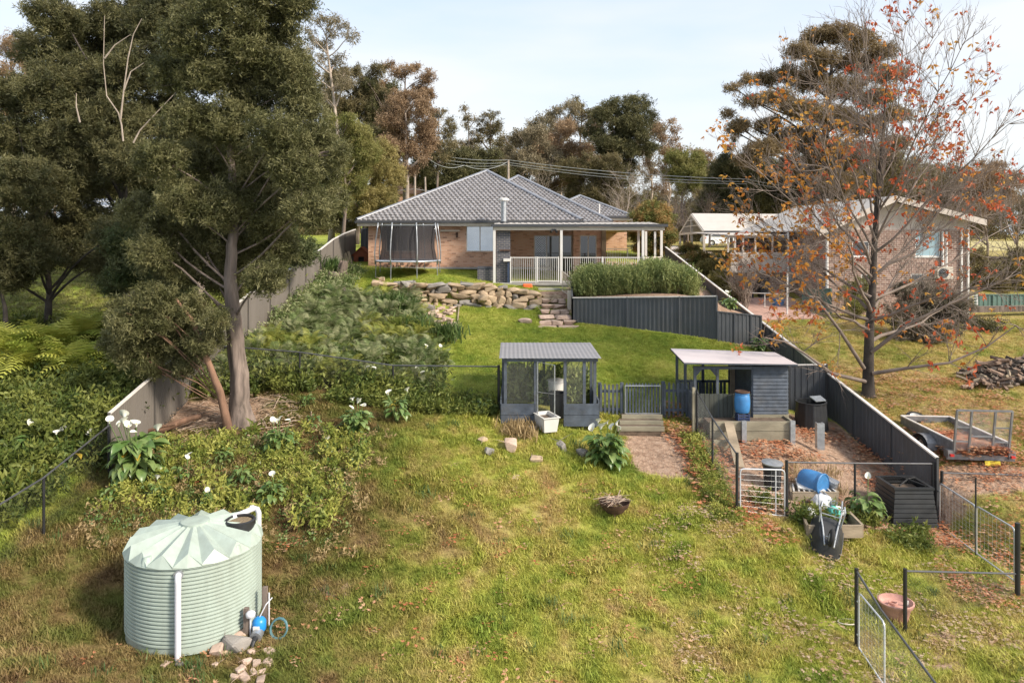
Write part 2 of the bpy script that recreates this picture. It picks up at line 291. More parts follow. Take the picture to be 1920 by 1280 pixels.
# colour of turf from place: shared by soil sheet and blades
def turf(name, blade):
    m, n, l, b, out = nodes(name); ps = posn(n)
    sp = n.new('ShaderNodeSeparateXYZ'); l.new(ps, sp.inputs[0])
    def mr(src, a, c, lo=0, hi=1, clamp=True):
        q = n.new('ShaderNodeMapRange'); q.inputs[1].default_value = a; q.inputs[2].default_value = c
        q.inputs[3].default_value = lo; q.inputs[4].default_value = hi; q.clamp = clamp; q.interpolation_type = 'SMOOTHSTEP' if clamp else 'LINEAR'
        l.new(src, q.inputs[0]); return q.outputs[0]
    def math2(op, a, c):
        q = n.new('ShaderNodeMath'); q.operation = op
        for i, v in enumerate((a, c)):
            if isinstance(v, (int, float)): q.inputs[i].default_value = v
            else: l.new(v, q.inputs[i])
        return q.outputs[0]
    n1 = noise(n, l, .42, 5, ps).outputs['Fac']; n2 = noise(n, l, 1.7, 5, ps).outputs['Fac']; n3 = noise(n, l, 7, 3, ps).outputs['Fac']
    oi = n.new('ShaderNodeObjectInfo').outputs['Random']
    # rough paddock grass: dry to green
    f = math2('ADD', math2('MULTIPLY', n1, .5), math2('MULTIPLY', n2, .5))
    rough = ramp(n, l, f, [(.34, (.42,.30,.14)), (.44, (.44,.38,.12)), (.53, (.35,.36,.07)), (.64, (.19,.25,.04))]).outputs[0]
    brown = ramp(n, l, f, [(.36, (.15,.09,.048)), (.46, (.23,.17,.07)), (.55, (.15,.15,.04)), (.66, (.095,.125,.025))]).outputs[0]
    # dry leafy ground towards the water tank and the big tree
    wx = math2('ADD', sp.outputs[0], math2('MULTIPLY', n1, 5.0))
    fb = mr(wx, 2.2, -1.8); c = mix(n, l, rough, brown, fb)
    green = ramp(n, l, f, [(.34, (.46,.45,.12)), (.48, (.35,.39,.075)), (.60, (.24,.31,.05)), (.70, (.15,.22,.035))]).outputs[0]
    nb = ramp(n, l, f, [(.40, (.50,.38,.17)), (.50, (.42,.35,.12)), (.62, (.23,.26,.05))]).outputs[0]
    fy = mr(sp.outputs[1], 23.2, 24.2); fl = mr(sp.outputs[0], -5.0, -4.0); c = mix(n, l, c, green, math2('MULTIPLY', fy, fl))
    fu = math2('MULTIPLY', mr(sp.outputs[1], 33.0, 34.0), mr(sp.outputs[0], 2.2, 1.6)); c = mix(n, l, c, green, fu)
    xf = math2('ADD', sp.outputs[0], math2('MULTIPLY', sp.outputs[1], .09))
    fr = math2('MULTIPLY', mr(xf, 13.2, 13.5), mr(sp.outputs[1], 16.5, 20)); c = mix(n, l, c, nb, fr)
    fll = mr(sp.outputs[0], -10.4, -11.0); c = mix(n, l, c, green, fll)
    if blade:
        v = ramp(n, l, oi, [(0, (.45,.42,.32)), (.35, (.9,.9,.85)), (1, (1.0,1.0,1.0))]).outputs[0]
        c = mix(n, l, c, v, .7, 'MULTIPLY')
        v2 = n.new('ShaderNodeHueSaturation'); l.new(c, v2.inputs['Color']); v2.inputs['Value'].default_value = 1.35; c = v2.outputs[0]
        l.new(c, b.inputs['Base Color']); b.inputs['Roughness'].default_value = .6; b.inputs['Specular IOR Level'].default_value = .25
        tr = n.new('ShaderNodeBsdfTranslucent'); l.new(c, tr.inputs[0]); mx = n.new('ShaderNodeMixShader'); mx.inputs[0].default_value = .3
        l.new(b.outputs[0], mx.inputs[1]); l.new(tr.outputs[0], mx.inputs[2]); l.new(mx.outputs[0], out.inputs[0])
    else:
        c = mix(n, l, c, ramp(n, l, n3, [(.3, (.35,.3,.25)), (.6, (1,1,1))]).outputs[0], .6, 'MULTIPLY')
        # bare earth: hen yard, patch below the steps, bed under the hedge
        X, Y = sp.outputs[0], sp.outputs[1]
        def blob(cx, cy, rx, ry, soft=.35):
            dx = math2('DIVIDE', math2('SUBTRACT', X, cx), rx); dy = math2('DIVIDE', math2('SUBTRACT', Y, cy), ry)
            d = math2('ADD', math2('MULTIPLY', dx, dx), math2('MULTIPLY', dy, dy))
            d = math2('ADD', d, math2('MULTIPLY', math2('SUBTRACT', n2, .5), 1.6)); return mr(d, 1+soft, 1-soft)
        earth = ramp(n, l, n3, [(.3, (.28,.18,.125)), (.55, (.45,.31,.225)), (.75, (.52,.38,.29))]).outputs[0]
        yard = math2('MULTIPLY', math2('MULTIPLY', mr(X, 5.45, 5.75), mr(xf, 13.18, 13.1)), math2('MULTIPLY', mr(Y, 18.5, 18.9), mr(Y, 25.5, 25.0)))
        bed = math2('MULTIPLY', math2('MULTIPLY', mr(X, 2.5, 2.8), mr(xf, 13.2, 13.1)), math2('MULTIPLY', mr(math2('ADD', Y, math2('MULTIPLY', X, .345)), 33.0, 33.25), mr(Y, 46, 45)))
        for fac in (yard, bed, blob(4.2, 21.4, 1.15, 1.6), blob(-8.9, 22.4, 1.7, 1.0), blob(6.6, 33.2, 4.6, 1.1), blob(12.6, 20.3, 1.8, .8), blob(8.4, 15.0, 2.2, .6), blob(-4.1, 15.6, .7, .5), blob(-7.6, 21.0, 1.6, .8), blob(2.2, 34.6, 2.2, .5)):
            c = mix(n, l, c, earth, fac)
        l.new(c, b.inputs['Base Color']); b.inputs['Roughness'].default_value = .95; b.inputs['Specular IOR Level'].default_value = .1
        bb = noise(n, l, 9, 8, ps, .7); bump(n, l, b, bb.outputs['Fac'], 1.0, .12)
    return m
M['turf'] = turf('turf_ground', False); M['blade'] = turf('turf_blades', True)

# ---------------------------------------------------------------- terrain
def tps(pts):
    A = np.array(pts, float); n = len(A); d = np.hypot(A[:,None,0]-A[None,:,0], A[:,None,1]-A[None,:,1])
    K = d + np.eye(n)*-.15; Q = np.c_[np.ones(n), A[:,:2]]
    Mx = np.block([[K, Q], [Q.T, np.zeros((3,3))]]); s = np.linalg.solve(Mx, np.r_[A[:,2], 0,0,0]); w, c = s[:n], s[n:]
    def f(x, y):
        x = np.asarray(x, float); y = np.asarray(y, float); r = c[0] + c[1]*x + c[2]*y
        for i in range(n): r = r + w[i]*np.hypot(x-A[i,0], y-A[i,1])
        return r
    return f
def G3(l): return [((a-960)/F*y, y, CZ-(b-HY)/F*y) for a, b, y in l]
zA = tps(G3([(82,1005,16.4),(0,1280,12),(230,1195,14.6),(337,1228,13.6),(490,1135,15.3),(600,1280,13.0),(960,1280,13.4),(1400,1280,13.6),(1920,1280,13.8),
 (1606,1210,15),(1697,1195,15.5),(1905,1120,16.6),(1757,985,20),(1383,962,18.6),(1475,965,18.8),(1150,950,18.6),(1135,870,20.8),(1205,800,23),
 (1030,798,22.2),(935,765,23.5),(737,748,23.5),(562,728,23.5),(455,802,21.4),(600,800,21),(700,900,18.8),(500,950,17.8),(300,900,18.5),(205,885,19.1),
 (315,798,21.9),(700,1050,16.6),(1200,1100,16.3),(1500,1060,17),(1420,826,22),(1480,828,22),(1610,831,23.8),(1676,890,21.9),(1542,778,26.07),
 (950,578,33.5),(1085,607,31.8),(1340,637,30),(1425,656,30),(1200,690,27),(860,600,31.5),(900,690,26.8),(850,645,29),(700,650,28.5),(600,665,27),(458,645,27.5),
 (503,600,29.9),(563,556,33.7),(611,514,37.6),(1650,780,25)])
 + [(-16.3,30,CZ-3.0),(-17,25,CZ-4.0),(-15,19,CZ-5.6),(-13,14,CZ-6.2),(-20,40,CZ-1.6),(-30,30,CZ-2.5),(20,12,CZ-8.4),(0,8,CZ-9.3),(-12,8,CZ-8.0),(14,8,CZ-9.4),(0,0,CZ-11)])
zU = tps(G3([(700,498,40),(632,500,39.6),(830,523,35.5),(650,540,35),(1000,553,34.5),(1200,552,32.5),(1340,554,31.5),(1380,584,30.6),(1280,520,38)])
 + [(-12,48,CZ-1.0),(8,48,CZ-1.1),(0,60,CZ-.9),(-30,60,CZ-.4),(14,52,CZ-1.0),(-25,42,CZ-1.2),(25,60,CZ-1.0),(0,90,CZ-.9),(25,90,CZ-1.0),(60,90,CZ-1.2),(-40,100,CZ+.6),(0,150,CZ+1.5),(80,150,CZ+.5),(-80,150,CZ+4),(0,30,CZ-2.9),(9.0,31.4,CZ-3.2),(10.0,31.8,CZ-3.4),(9.9,35,CZ-3.35),(9.4,40,CZ-2.8),(8.7,36,CZ-2.9),(8.8,44,CZ-1.9),(7.2,33,CZ-2.45)])
zR = tps([(13,20,CZ-6.55),(12,17,CZ-7.5),(13,27,CZ-5.2),(11.2,31,CZ-4.2),(14,34,CZ-3.7),(12,38,CZ-3.45),(21.5,32,CZ-4.4),(16,24,CZ-5.4),(20,20,CZ-6.0),(13.6,18.6,CZ-6.9),
 (20,37,CZ-3.9),(9.5,44,CZ-2.0),(12.5,47,CZ-1.0),(13,55,CZ-1.0),(26,37,CZ-3.6),(35,30,CZ-4.2),(30,55,CZ-1.2),(25,88,CZ-1.0),(60,90,CZ-1.2),(0,150,CZ+1.5),(80,150,CZ+.5),(40,16,CZ-7)])
XT = [-60,-11,-7,-5.4,1.05,1.3,2.6,2.72,8.3,10.4]; YT = [36,35.0,34.5,33.75,33.75,32.8,32.8,32.4,30.5,31.0]; WT = [8,5,3,.25,.25,2.8,2.8,.12,.12,.12]
def sst(t): t = np.clip(t, 0, 1); return t*t*(3-2*t)
def XF(y): return 11.39 - .09*(np.asarray(y, float)-20)
def ground(x, y):
    x = np.asarray(x, float); y = np.asarray(y, float)
    ye = np.interp(x, XT, YT); w = np.interp(x, XT, WT); t = np.clip((y-ye)/w + .5, 0, 1)
    z = (1-t)*zA(x, np.minimum(y, 38)) + t*zU(x, np.maximum(y, 26))
    z = z - .22*((x > 1.15) & (x < 2.68) & (y > 31.15) & (y < 34.35)); d = x - XF(np.minimum(y, 44))
    wr = np.where(y > 20, .14, .14 + (20-y)*1.2); k = sst((d-.02)/wr)*sst((y-15.0)/4.8)
    k = np.where(y > 19.8, sst((d-.02)/wr), k)
    z = z*(1-k) + k*zR(x, y)
    return z
def gz(x, y): return float(ground(x, y))
def GY(px, py):                         # distance at which the ground shows at this photo point
    lo, hi = 10.5, 44.0
    for _ in range(30):
        m = (lo+hi)/2; q = HY - (gz((px-960)/F*m, m)-CZ)*F/m
        if q > py: lo = m
        else: hi = m
    return (lo+hi)/2
def G(px, Y, dz=0): x = (px-960)/F*Y; return Vector((x, Y, gz(x, Y)+dz))
def axis(a): return np.array(sorted(set(np.round(np.concatenate(a), 4))))
xs = axis([np.arange(-11.5, 14, .17), np.arange(-40, -11.5, 1.2), np.arange(14, 45, 1.0), np.linspace(-400, -40, 14), np.linspace(45, 400, 14), [2.66, 2.74]])
ys = axis([np.arange(9, 36, .17), np.arange(36, 62, .7), np.arange(-6, 9, 1.5), np.linspace(62, 160, 14), np.linspace(170, 1600, 8)])
XX, YY = np.meshgrid(xs, ys); ZZ = ground(np.clip(XX, -80, 80), np.clip(YY, -5, 150))
ZZ += .035*np.sin(XX*1.7+YY*.6)*np.sin(YY*1.3-XX*.4)*(YY < 30)*(YY > 9)
XX = XX.copy(); nx, ny = len(xs), len(ys)
# pull the sheet's columns onto the slanting fence so that the step stands under it
for j in range(ny):
    if 19.8 < ys[j] < 46:
        xf = float(XF(ys[j])); k0 = int(np.searchsorted(xs, xf)); XX[j, k0-1] = xf+.02; XX[j, k0] = xf+.16
        ZZ[j, k0-1] = gz(xf+.0, ys[j]); ZZ[j, k0] = gz(xf+.2, ys[j])
vv = np.c_[XX.ravel(), YY.ravel(), ZZ.ravel()]; ii = (np.arange(ny-1)[:,None]*nx + np.arange(nx-1)[None]).ravel()
ff = np.c_[ii, ii+1, ii+nx+1, ii+nx]
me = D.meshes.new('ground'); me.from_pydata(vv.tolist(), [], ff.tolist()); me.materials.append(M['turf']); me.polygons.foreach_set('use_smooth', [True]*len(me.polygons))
gro = D.objects.new('ground', me); COL.objects.link(gro); gro['kind'] = 'structure'
# ---------------------------------------------------------------- foliage templates and scattering
def tmpl(name, blades, mt):            # blades: list of quads/tris as point lists
    v = []; f = []
    for b in blades:
        n = len(v); v += [tuple(p) for p in b]; f.append(tuple(range(n, n+len(b))))
    me = D.meshes.new(name); me.from_pydata(v, [], f); me.materials.append(mt)
    o = D.objects.new(name, me); return o
def leaf(p, d, L_, w, up=None):
    d = Vector(d).normalized(); s = d.cross(Vector(up) if up else Vector((rnd.uniform(-1,1),rnd.uniform(-1,1),rnd.uniform(-1,1)))).normalized()
    p = Vector(p); return [p, p + d*L_*.45 + s*w*.5, p + d*L_, p + d*L_*.45 - s*w*.5]
def rdir(zb=0):
    z = rnd.uniform(-1, 1); t = rnd.uniform(0, 2*math.pi); r = math.sqrt(1-z*z); return Vector((r*math.cos(t), r*math.sin(t), z+zb)).normalized()
TC = {}
def templates(key, mt, kind):
    k = (key, kind)
    if k in TC: return TC[k]
    c = D.collections.new('leaf_templates_'+key+'_'+kind)
    for i in range(4):
        B = []
        if kind == 'cluster':           # unit radius spray of narrow leaves
            for _ in range(15):
                a = rdir(.1)*rnd.uniform(.0, .75)
                for _ in range(5):
                    d = (a*.5 + rdir(.2)).normalized(); B.append(leaf(a + rdir()*.15, d, rnd.uniform(.28,.5), rnd.uniform(.06,.10)))
        elif kind == 'broad':           # unit radius clump of rounder leaves
            for _ in range(60):
                a = rdir(.1)*rnd.uniform(.1, .9); d = (a*.5 + rdir(.1)).normalized(); B.append(leaf(a, d, rnd.uniform(.24,.4), rnd.uniform(.14,.24)))
        elif kind == 'spray':           # drooping gum spray
            for _ in range(50):
                a = rdir(.0)*rnd.uniform(.1, .9); a.z *= .7; d = Vector((rnd.gauss(0,.5), rnd.gauss(0,.5), -.5+rnd.gauss(0,.6))); B.append(leaf(a, d, rnd.uniform(.28,.45), rnd.uniform(.08,.13)))
        elif kind == 'upright':         # rosemary spikes
            for _ in range(16):
                b = Vector((rnd.uniform(-.5,.5), rnd.uniform(-.5,.5), 0)); tip = b + Vector((rnd.gauss(0,.18), rnd.gauss(0,.18), rnd.uniform(.7,1.2)))
                for q in range(12):
                    a = b.lerp(tip, (q+1)/12); d = (tip-b).normalized()*.8 + rdir()*.7; B.append(leaf(a, d, .17, .05))
        elif kind == 'grass':
            for _ in range(26):
                b = Vector((rnd.gauss(0,.45), rnd.gauss(0,.45), -.05)); a = rnd.uniform(0, 6.28); ln = rnd.uniform(.2,.9); h = rnd.uniform(.5,1.1)
                d = Vector((math.cos(a), math.sin(a), 0)); s = Vector((-d.y, d.x, 0))*.045
                m_ = b + d*ln*.35 + Vector((0,0,h*.6)); t_ = b + d*ln + Vector((0,0,h))
                B.append([b-s, b+s, m_+s*.8, m_-s*.8]); B.append([m_-s*.8, m_+s*.8, t_])
        elif kind == 'weed':
            for _ in range(9):
                a = rnd.uniform(0, 6.28); b = Vector((rnd.gauss(0,.25), rnd.gauss(0,.25), 0)); tip = b + Vector((math.cos(a)*.45, math.sin(a)*.45, rnd.uniform(.5,1.1)))
                for q in range(7):
                    p = b.lerp(tip, q/7+.14); B.append(leaf(p, (tip-b).normalized()*.5 + rdir(.1), rnd.uniform(.25,.42), rnd.uniform(.09,.16)))
        elif kind == 'frond':           # one arching fern frond, unit length
            arch = rnd.uniform(.5,.8); N = 12
            pt = [Vector((t, 0, arch*math.sin(min(1,t)*2.4)*.6)) for t in [q/N for q in range(N+1)]]; cw = .5
            for q in range(1, N+1):
                p = pt[q]; w = .34*math.sin(math.pi*min(.97, (q/N)**.7))+.03; d = (pt[q]-pt[q-1]).normalized()
                for sg in (-1, 1):
                    e = Vector((d.x*.35, sg, -.22)).normalized(); s2 = d*.02
                    B.append([p-s2, p+s2, p+e*w+d*.03, p+e*w*.75-s2*.6])
        elif kind == 'fallen':
            for _ in range(9):
                p = Vector((rnd.uniform(-1,1), rnd.uniform(-1,1), rnd.uniform(.0,.25))); a = rnd.uniform(0,6.28); t = rnd.uniform(-.5,.5); r = rnd.uniform(.22,.4)
                for q in range(3):
                    d = Vector((math.cos(a+(q-1)*.75), math.sin(a+(q-1)*.75), t*.5)); s = Vector((-d.y, d.x, 0))
                    B.append(leaf(p, d, r, r*.36, up=(s.x*.1, s.y*.1, 1)))
        elif kind == 'star':            # hanging autumn leaf cluster
            for _ in range(3):
                p = rdir()*.5
                c_ = rdir(-.4)
                for q in range(4): B.append(leaf(p, c_ + rdir()*.8, rnd.uniform(.4,.65), .2))
        c.objects.link(tmpl('leaf_template', B, mt))
    TC[k] = c; return c
NGC = {}
def scatter_group(coll):
    if coll.name in NGC: return NGC[coll.name]
    g = D.node_groups.new('scatter_'+coll.name, 'GeometryNodeTree')
    g.interface.new_socket('Geometry', in_out='INPUT', socket_type='NodeSocketGeometry'); g.interface.new_socket('Geometry', in_out='OUTPUT', socket_type='NodeSocketGeometry')
    n = g.nodes; l = g.links; gi = n.new('NodeGroupInput'); go = n.new('NodeGroupOutput')
    ip = n.new('GeometryNodeInstanceOnPoints'); ci = n.new('GeometryNodeCollectionInfo'); ci.inputs[0].default_value = coll
    ci.inputs['Separate Children'].default_value = True; ci.inputs['Reset Children'].default_value = True
    def na(nm, ty):
        a = n.new('GeometryNodeInputNamedAttribute'); a.data_type = ty; a.inputs['Name'].default_value = nm; return a.outputs[0]
    l.new(gi.outputs[0], ip.inputs['Points']); l.new(ci.outputs[0], ip.inputs['Instance']); ip.inputs['Pick Instance'].default_value = True
    l.new(na('idx', 'INT'), ip.inputs['Instance Index']); l.new(na('scl', 'FLOAT_VECTOR'), ip.inputs['Scale'])
    er = n.new('FunctionNodeEulerToRotation'); l.new(na('rot', 'FLOAT_VECTOR'), er.inputs[0]); l.new(er.outputs[0], ip.inputs['Rotation'])
    jg = n.new('GeometryNodeJoinGeometry') if False else None
    l.new(ip.outputs[0], go.inputs[0]); NGC[coll.name] = g; return g
def scatter(name, pts, scl, coll, parent=None, rot=None, kind='stuff', tilt=.25, label=None, cat=None, group=None):
    pts = np.asarray(pts, float); n = len(pts); off = wloc(parent) if parent else Vector(pts.mean(0)) if cat else Vector((0,0,0))
    me = D.meshes.new(name); me.from_pydata((pts - np.array(off)).tolist(), [], [])
    def att(nm, ty, arr, key):
        a = me.attributes.new(nm, ty, 'POINT'); a.data.foreach_set(key, np.ascontiguousarray(arr).ravel())
    if rot is None: rot = np.c_[NR.uniform(-tilt, tilt, (n,2)), NR.uniform(0, 6.283, n)]
    scl = np.asarray(scl, float); scl = np.repeat(scl[:,None], 3, 1) if scl.ndim == 1 else scl
    att('rot', 'FLOAT_VECTOR', rot.astype(np.float32), 'vector'); att('scl', 'FLOAT_VECTOR', scl.astype(np.float32), 'vector')
    att('idx', 'INT', NR.randint(0, 4, n).astype(np.int32), 'value')
    o = D.objects.new(name, me); COL.objects.link(o)
    if parent: o.parent = parent
    else: o.location = off
    md = o.modifiers.new('scatter', 'NODES'); md.node_group = scatter_group(coll)
    return props(o, label, cat, group, kind)

def lumppts(lumps, dens, flat=.75):
    out = []
    for x, y, z, r in lumps:
        n = max(4, int(dens * r * r))
        u = NR.normal(size=(n,3)); u /= np.linalg.norm(u, axis=1)[:,None]; q = r * (.35 + .65*NR.uniform(0, 1, n)**.6)
        q *= 1 + .22*np.sin(u[:,0]*5+x) * np.sin(u[:,2]*6+z)
        q *= np.where(NR.random(n) < .16, NR.uniform(1.0,1.38,n), 1.0)
        p = u*q[:,None]; p[:,2] *= flat; out.append(p + np.array([x,y,z]))
    return np.vstack(out)
def bend(a, b, r0, r1, k=7, wob=.12, sag=0):
    a = Vector(a); b = Vector(b); L_ = (b-a).length; o = [Vector((rnd.gauss(0,wob), rnd.gauss(0,wob), rnd.gauss(0,wob)))*L_ for _ in range(2)]
    pts = []
    for i in range(k):
        t = i/(k-1); p = a.lerp(b, t) + o[0]*math.sin(t*math.pi)*.5 + o[1]*math.sin(t*2*math.pi)*.25; p.z += sag*math.sin(t*math.pi)*L_; pts.append(p)
    return pts, [lerp(r0, r1, (i/(k-1))**.8) for i in range(k)]
def flare(mb, pts, rs, k=22, roots=5, amp=.35, h=1.0):     # fluted trunk with root flare
    n0 = len(mb.v); z0 = pts[0].z; ph = rnd.uniform(0, 6)
    for i, p in enumerate(pts):
        e = max(0, 1-(p.z-z0)/h)**2
        for j in range(k):
            t = 2*math.pi*j/k; r = rs[i]*(1 + e*.6 + amp*e*math.cos(t*roots+ph) + .07*math.sin(t*4+1) + .04*math.sin(t*7+i*.15) + rnd.gauss(0,.012))
            mb.v.append((p.x + r*math.cos(t), p.y + r*math.sin(t), p.z))
    for i in range(len(pts)-1):
        for j in range(k): mb.f.append((n0+i*k+j, n0+i*k+(j+1)%k, n0+(i+1)*k+(j+1)%k, n0+(i+1)*k+j))
def tree(name, label, trunk, r0, lumps, leafkey, kind, barkm, dens=60, csize=.45, cat='tree', group=None, limbs=True, twr=.3, flat=.75, rtop=.25, fluted=False, extra=None, limbw=1.0):
    base = Vector(trunk[0]); t = thing(name, label, cat, base, group); mb = MB(); m = len(trunk)
    fine = []; 
    for i in range(m-1):
        for q in range(6): fine.append(Vector(trunk[i]).lerp(Vector(trunk[i+1]), q/6) + Vector((rnd.gauss(0,.05), rnd.gauss(0,.05), 0))*r0)
    fine.append(Vector(trunk[-1])); rs = [r0*lerp(1, rtop, (i/(len(fine)-1))) for i in range(len(fine))]
    if fluted: flare(mb, fine, rs)
    else: rs[0] *= 1.35; rs[1] *= 1.1; mb.tube(fine, rs, 9)
    if limbs:
        zs = [p.z for p in fine]; H = zs[-1]-zs[0]
        for x, y, z, r in lumps:
            c = Vector((x,y,z)); want = z - r*.8 - (Vector((x,y,0))-Vector((base.x,base.y,0))).length*.5
            i = min(range(len(fine)), key=lambda q: abs(zs[q]-max(want, zs[0]+H*.22)))
            pts, rr = bend(fine[i], c, min(rs[i]*.6, r0*.36)*limbw, .02+.012*r, 7, .08, .04); mb.tube(pts, rr, 5, False)
            for _ in range(4):
                e = c + rdir(.3)*r*.85; pp, r2 = bend(pts[-2], e, .022+.01*r, .008, 4, .1); mb.tube(pp, r2, 3, False)
    if extra: mb.add(extra)
    part(mb, 'trunk', barkm, t, smooth=True)
    pts = lumppts(lumps, dens, flat); n = len(pts)
    scatter('crown', pts, csize*NR.uniform(.65, 1.25, n), templates(leafkey, L[leafkey], kind), t, rot=NR.uniform(-.9, .9, (n,3))+np.array([0,0,1])*NR.uniform(0,6.28,(n,1)))
    return t
def pl(lst, Y, sp=1.0):                 # lumps given as photo (x, y, radius px)
    out = []
    for a in lst:
        yy = Y + rnd.uniform(-1, 1)*sp; p = P(a[0], a[1], yy); out.append((p.x, p.y, p.z, a[2]/F*yy))
    return out
def autolumps(px, top, bot, w, Y, n, style):
    out = []
    for i in range(n):
        t = (i+.5)/n; y = lerp(top, bot, t)
        if style == 'cone': ww = w*(.12+.88*t); r = ww*.30
        elif style == 'round': ww = w*math.sin(math.pi*min(.93, .18+t*.8)); r = max(w*.10, ww*.19)*rnd.uniform(.7,1.25)
        else: ww = w*(.35+.65*math.sin(math.pi*min(.95,.15+t*.85))); r = w*.12*rnd.uniform(.6,1.3)
        for s in ((-1,0,1) if ww > w*.35 else (0,)):
            if rnd.random() < .16: continue
            x = px + (s*ww*.34 + rnd.uniform(-.16,.16)*ww); out.append((x, y + rnd.uniform(-.5,.5)*(bot-top)/n, r*rnd.uniform(.8,1.2)))
    return [(x, max(y, top+r*.7), r) for x, y, r in out]
def bgtree(name, label, px, top, bot, w, Y, leafkey, kind, barkm, n=8, style='round', dens=26, csize=None, r0=None, base=None, group='trees behind the houses', **kw):
    sp = w/F*Y*.3; gp = G(base if base else px, Y); tp = P(px, lerp(top, bot, .25), Y)
    lst = pl(autolumps(px, top, bot, w, Y, n, style), Y, sp); r0 = r0 or .012*(tp.z-gp.z)+.05
    midp = gp.lerp(tp, .5) + Vector((rnd.gauss(0,.04)*(tp.z-gp.z), 0, 0))
    return tree(name, label, [gp - Vector((0,0,.3)), midp, tp], r0, lst, leafkey, kind, barkm, dens*(45/Y)**1.0, csize or (.012*Y), group=group, limbs=True, **kw)

def grow(mb, p, d, ln, r, lev, tips, env=None, up=.25, spread=.75, kids=(3,4), k=3, shrink=.68):
    seg = 4; pts = [p.copy()]; dirs = []
    for i in range(seg):
        d = (d + Vector((rnd.gauss(0,.10), rnd.gauss(0,.10), rnd.gauss(0,.07)+up*.10))).normalized(); p = p + d*ln/seg; pts.append(p.copy()); dirs.append(d.copy())
    mb.tube(pts, [lerp(r, r*.5, i/seg) for i in range(seg+1)], 6 if r > .05 else k, False)
    if lev == 0 or (env and not env(pts[-1])): tips.append((pts[-1], d)); return
    for c in range(rnd.randint(*kids)):
        i = rnd.choice([1,2,2,3,3]); ax = rdir(); nd = (dirs[min(i, seg-1)] + (ax - dirs[min(i,seg-1)]*ax.dot(dirs[min(i,seg-1)])).normalized()*spread*rnd.uniform(.6,1.2)); nd.z += up*.5
        grow(mb, pts[i+0], nd.normalized(), ln*shrink*rnd.uniform(.75,1.15), max(.006, r*.55), lev-1, tips, env, up, spread, kids, k, shrink)
    grow(mb, pts[-1], dirs[-1], ln*shrink, max(.006, r*.5), lev-1, tips, env, up, spread, kids, k, shrink)
def barebush(name, label, px, Y, base_py, w, top, group=None, cat='shrub', lev=3, dens=14, matk='twig', r=.03, leafk=None):
    b = P(px, base_py, Y); b.z = gz(b.x, b.y); H = (P(px, top, Y).z - b.z); t = thing(name, label, cat, b, group); mb = MB(); tips = []
    for i in range(dens):
        a = rnd.uniform(0, 6.28); s = rnd.uniform(.05,.55)*(w/F*Y)/H; d = Vector((math.cos(a)*s, math.sin(a)*s, 1)).normalized()
        grow(mb, b + Vector((rnd.gauss(0,.1), rnd.gauss(0,.1), 0)), d, H*.5, r, lev, tips, None, .15, .5, (2,3), 3, .62)
    part(mb, 'branches', M[matk], t, kind='stuff')
    if leafk:
        pp = np.array([tuple(q[0]) for q in tips]); scatter('leaves', pp, .16*NR.uniform(.7,1.3,len(pp)), templates(leafk, L[leafk], 'broad'), t)
    return t
def bush(name, label, lumps, leafkey, kind, dens, csize, base, cat='shrub', group=None, flat=.8, stemm='barkdk'):
    t = thing(name, label, cat, base, group); mb = MB()
    for x, y, z, r in lumps:
        for _ in range(3):
            pts, rr = bend(Vector(base)+Vector((rnd.gauss(0,.12), rnd.gauss(0,.12), -.05)), Vector((x,y,z))+rdir()*r*.6, .03, .008, 5, .08); mb.tube(pts, rr, 4, False)
    part(mb, 'stems', M[stemm], t, kind='stuff')
    p = lumppts(lumps, dens, flat); n = len(p); p = p[p[:,2] > ground(p[:,0], p[:,1])+.05]
    scatter('foliage', p, csize*NR.uniform(.7,1.25,len(p)), templates(leafkey, L[leafkey], kind), t, rot=NR.uniform(-.6,.6,(len(p),3))+np.array([0,0,1])*NR.uniform(0,6.28,(len(p),1)) if kind != 'upright' else None)
    return t
# ---------------------------------------------------------------- rocks
RK = []
def rockmesh(m_, seed, n=22, flatp=.6):
    r = random.Random(seed); bm = bmesh.new()
    for _ in range(n):
        v = Vector((r.uniform(-1,1), r.uniform(-1,1), r.uniform(-1,1))); v = Vector([math.copysign(abs(c)**(.6 if m_ != 'pink' else .42), c) for c in v])*r.uniform(.8,1.0); bm.verts.new((v.x*.5, v.y*.5, v.z*.5))
    h = bmesh.ops.convex_hull(bm, input=bm.verts); 
    bmesh.ops.delete(bm, geom=[v for v in bm.verts if not v.link_faces], context='VERTS')
    bmesh.ops.bevel(bm, geom=list(bm.edges), offset=.045, segments=1, affect='EDGES', profile=.6)
    me = D.meshes.new('rock'); bm.to_mesh(me); bm.free(); me.materials.append(M[m_]); return me
ROCKS = {k: [rockmesh(k, i*7+3) for i in range(8)] for k in ('stone','stoneg','pink')}
def rock(name, parent, mk, c, s, rz=None, tilt=.15, **kw):
    o = inst(rnd.choice(ROCKS[mk]), name, parent, c, (rnd.uniform(-tilt,tilt), rnd.uniform(-tilt,tilt), rnd.uniform(0,6.28) if rz is None else rz), s)
    return o
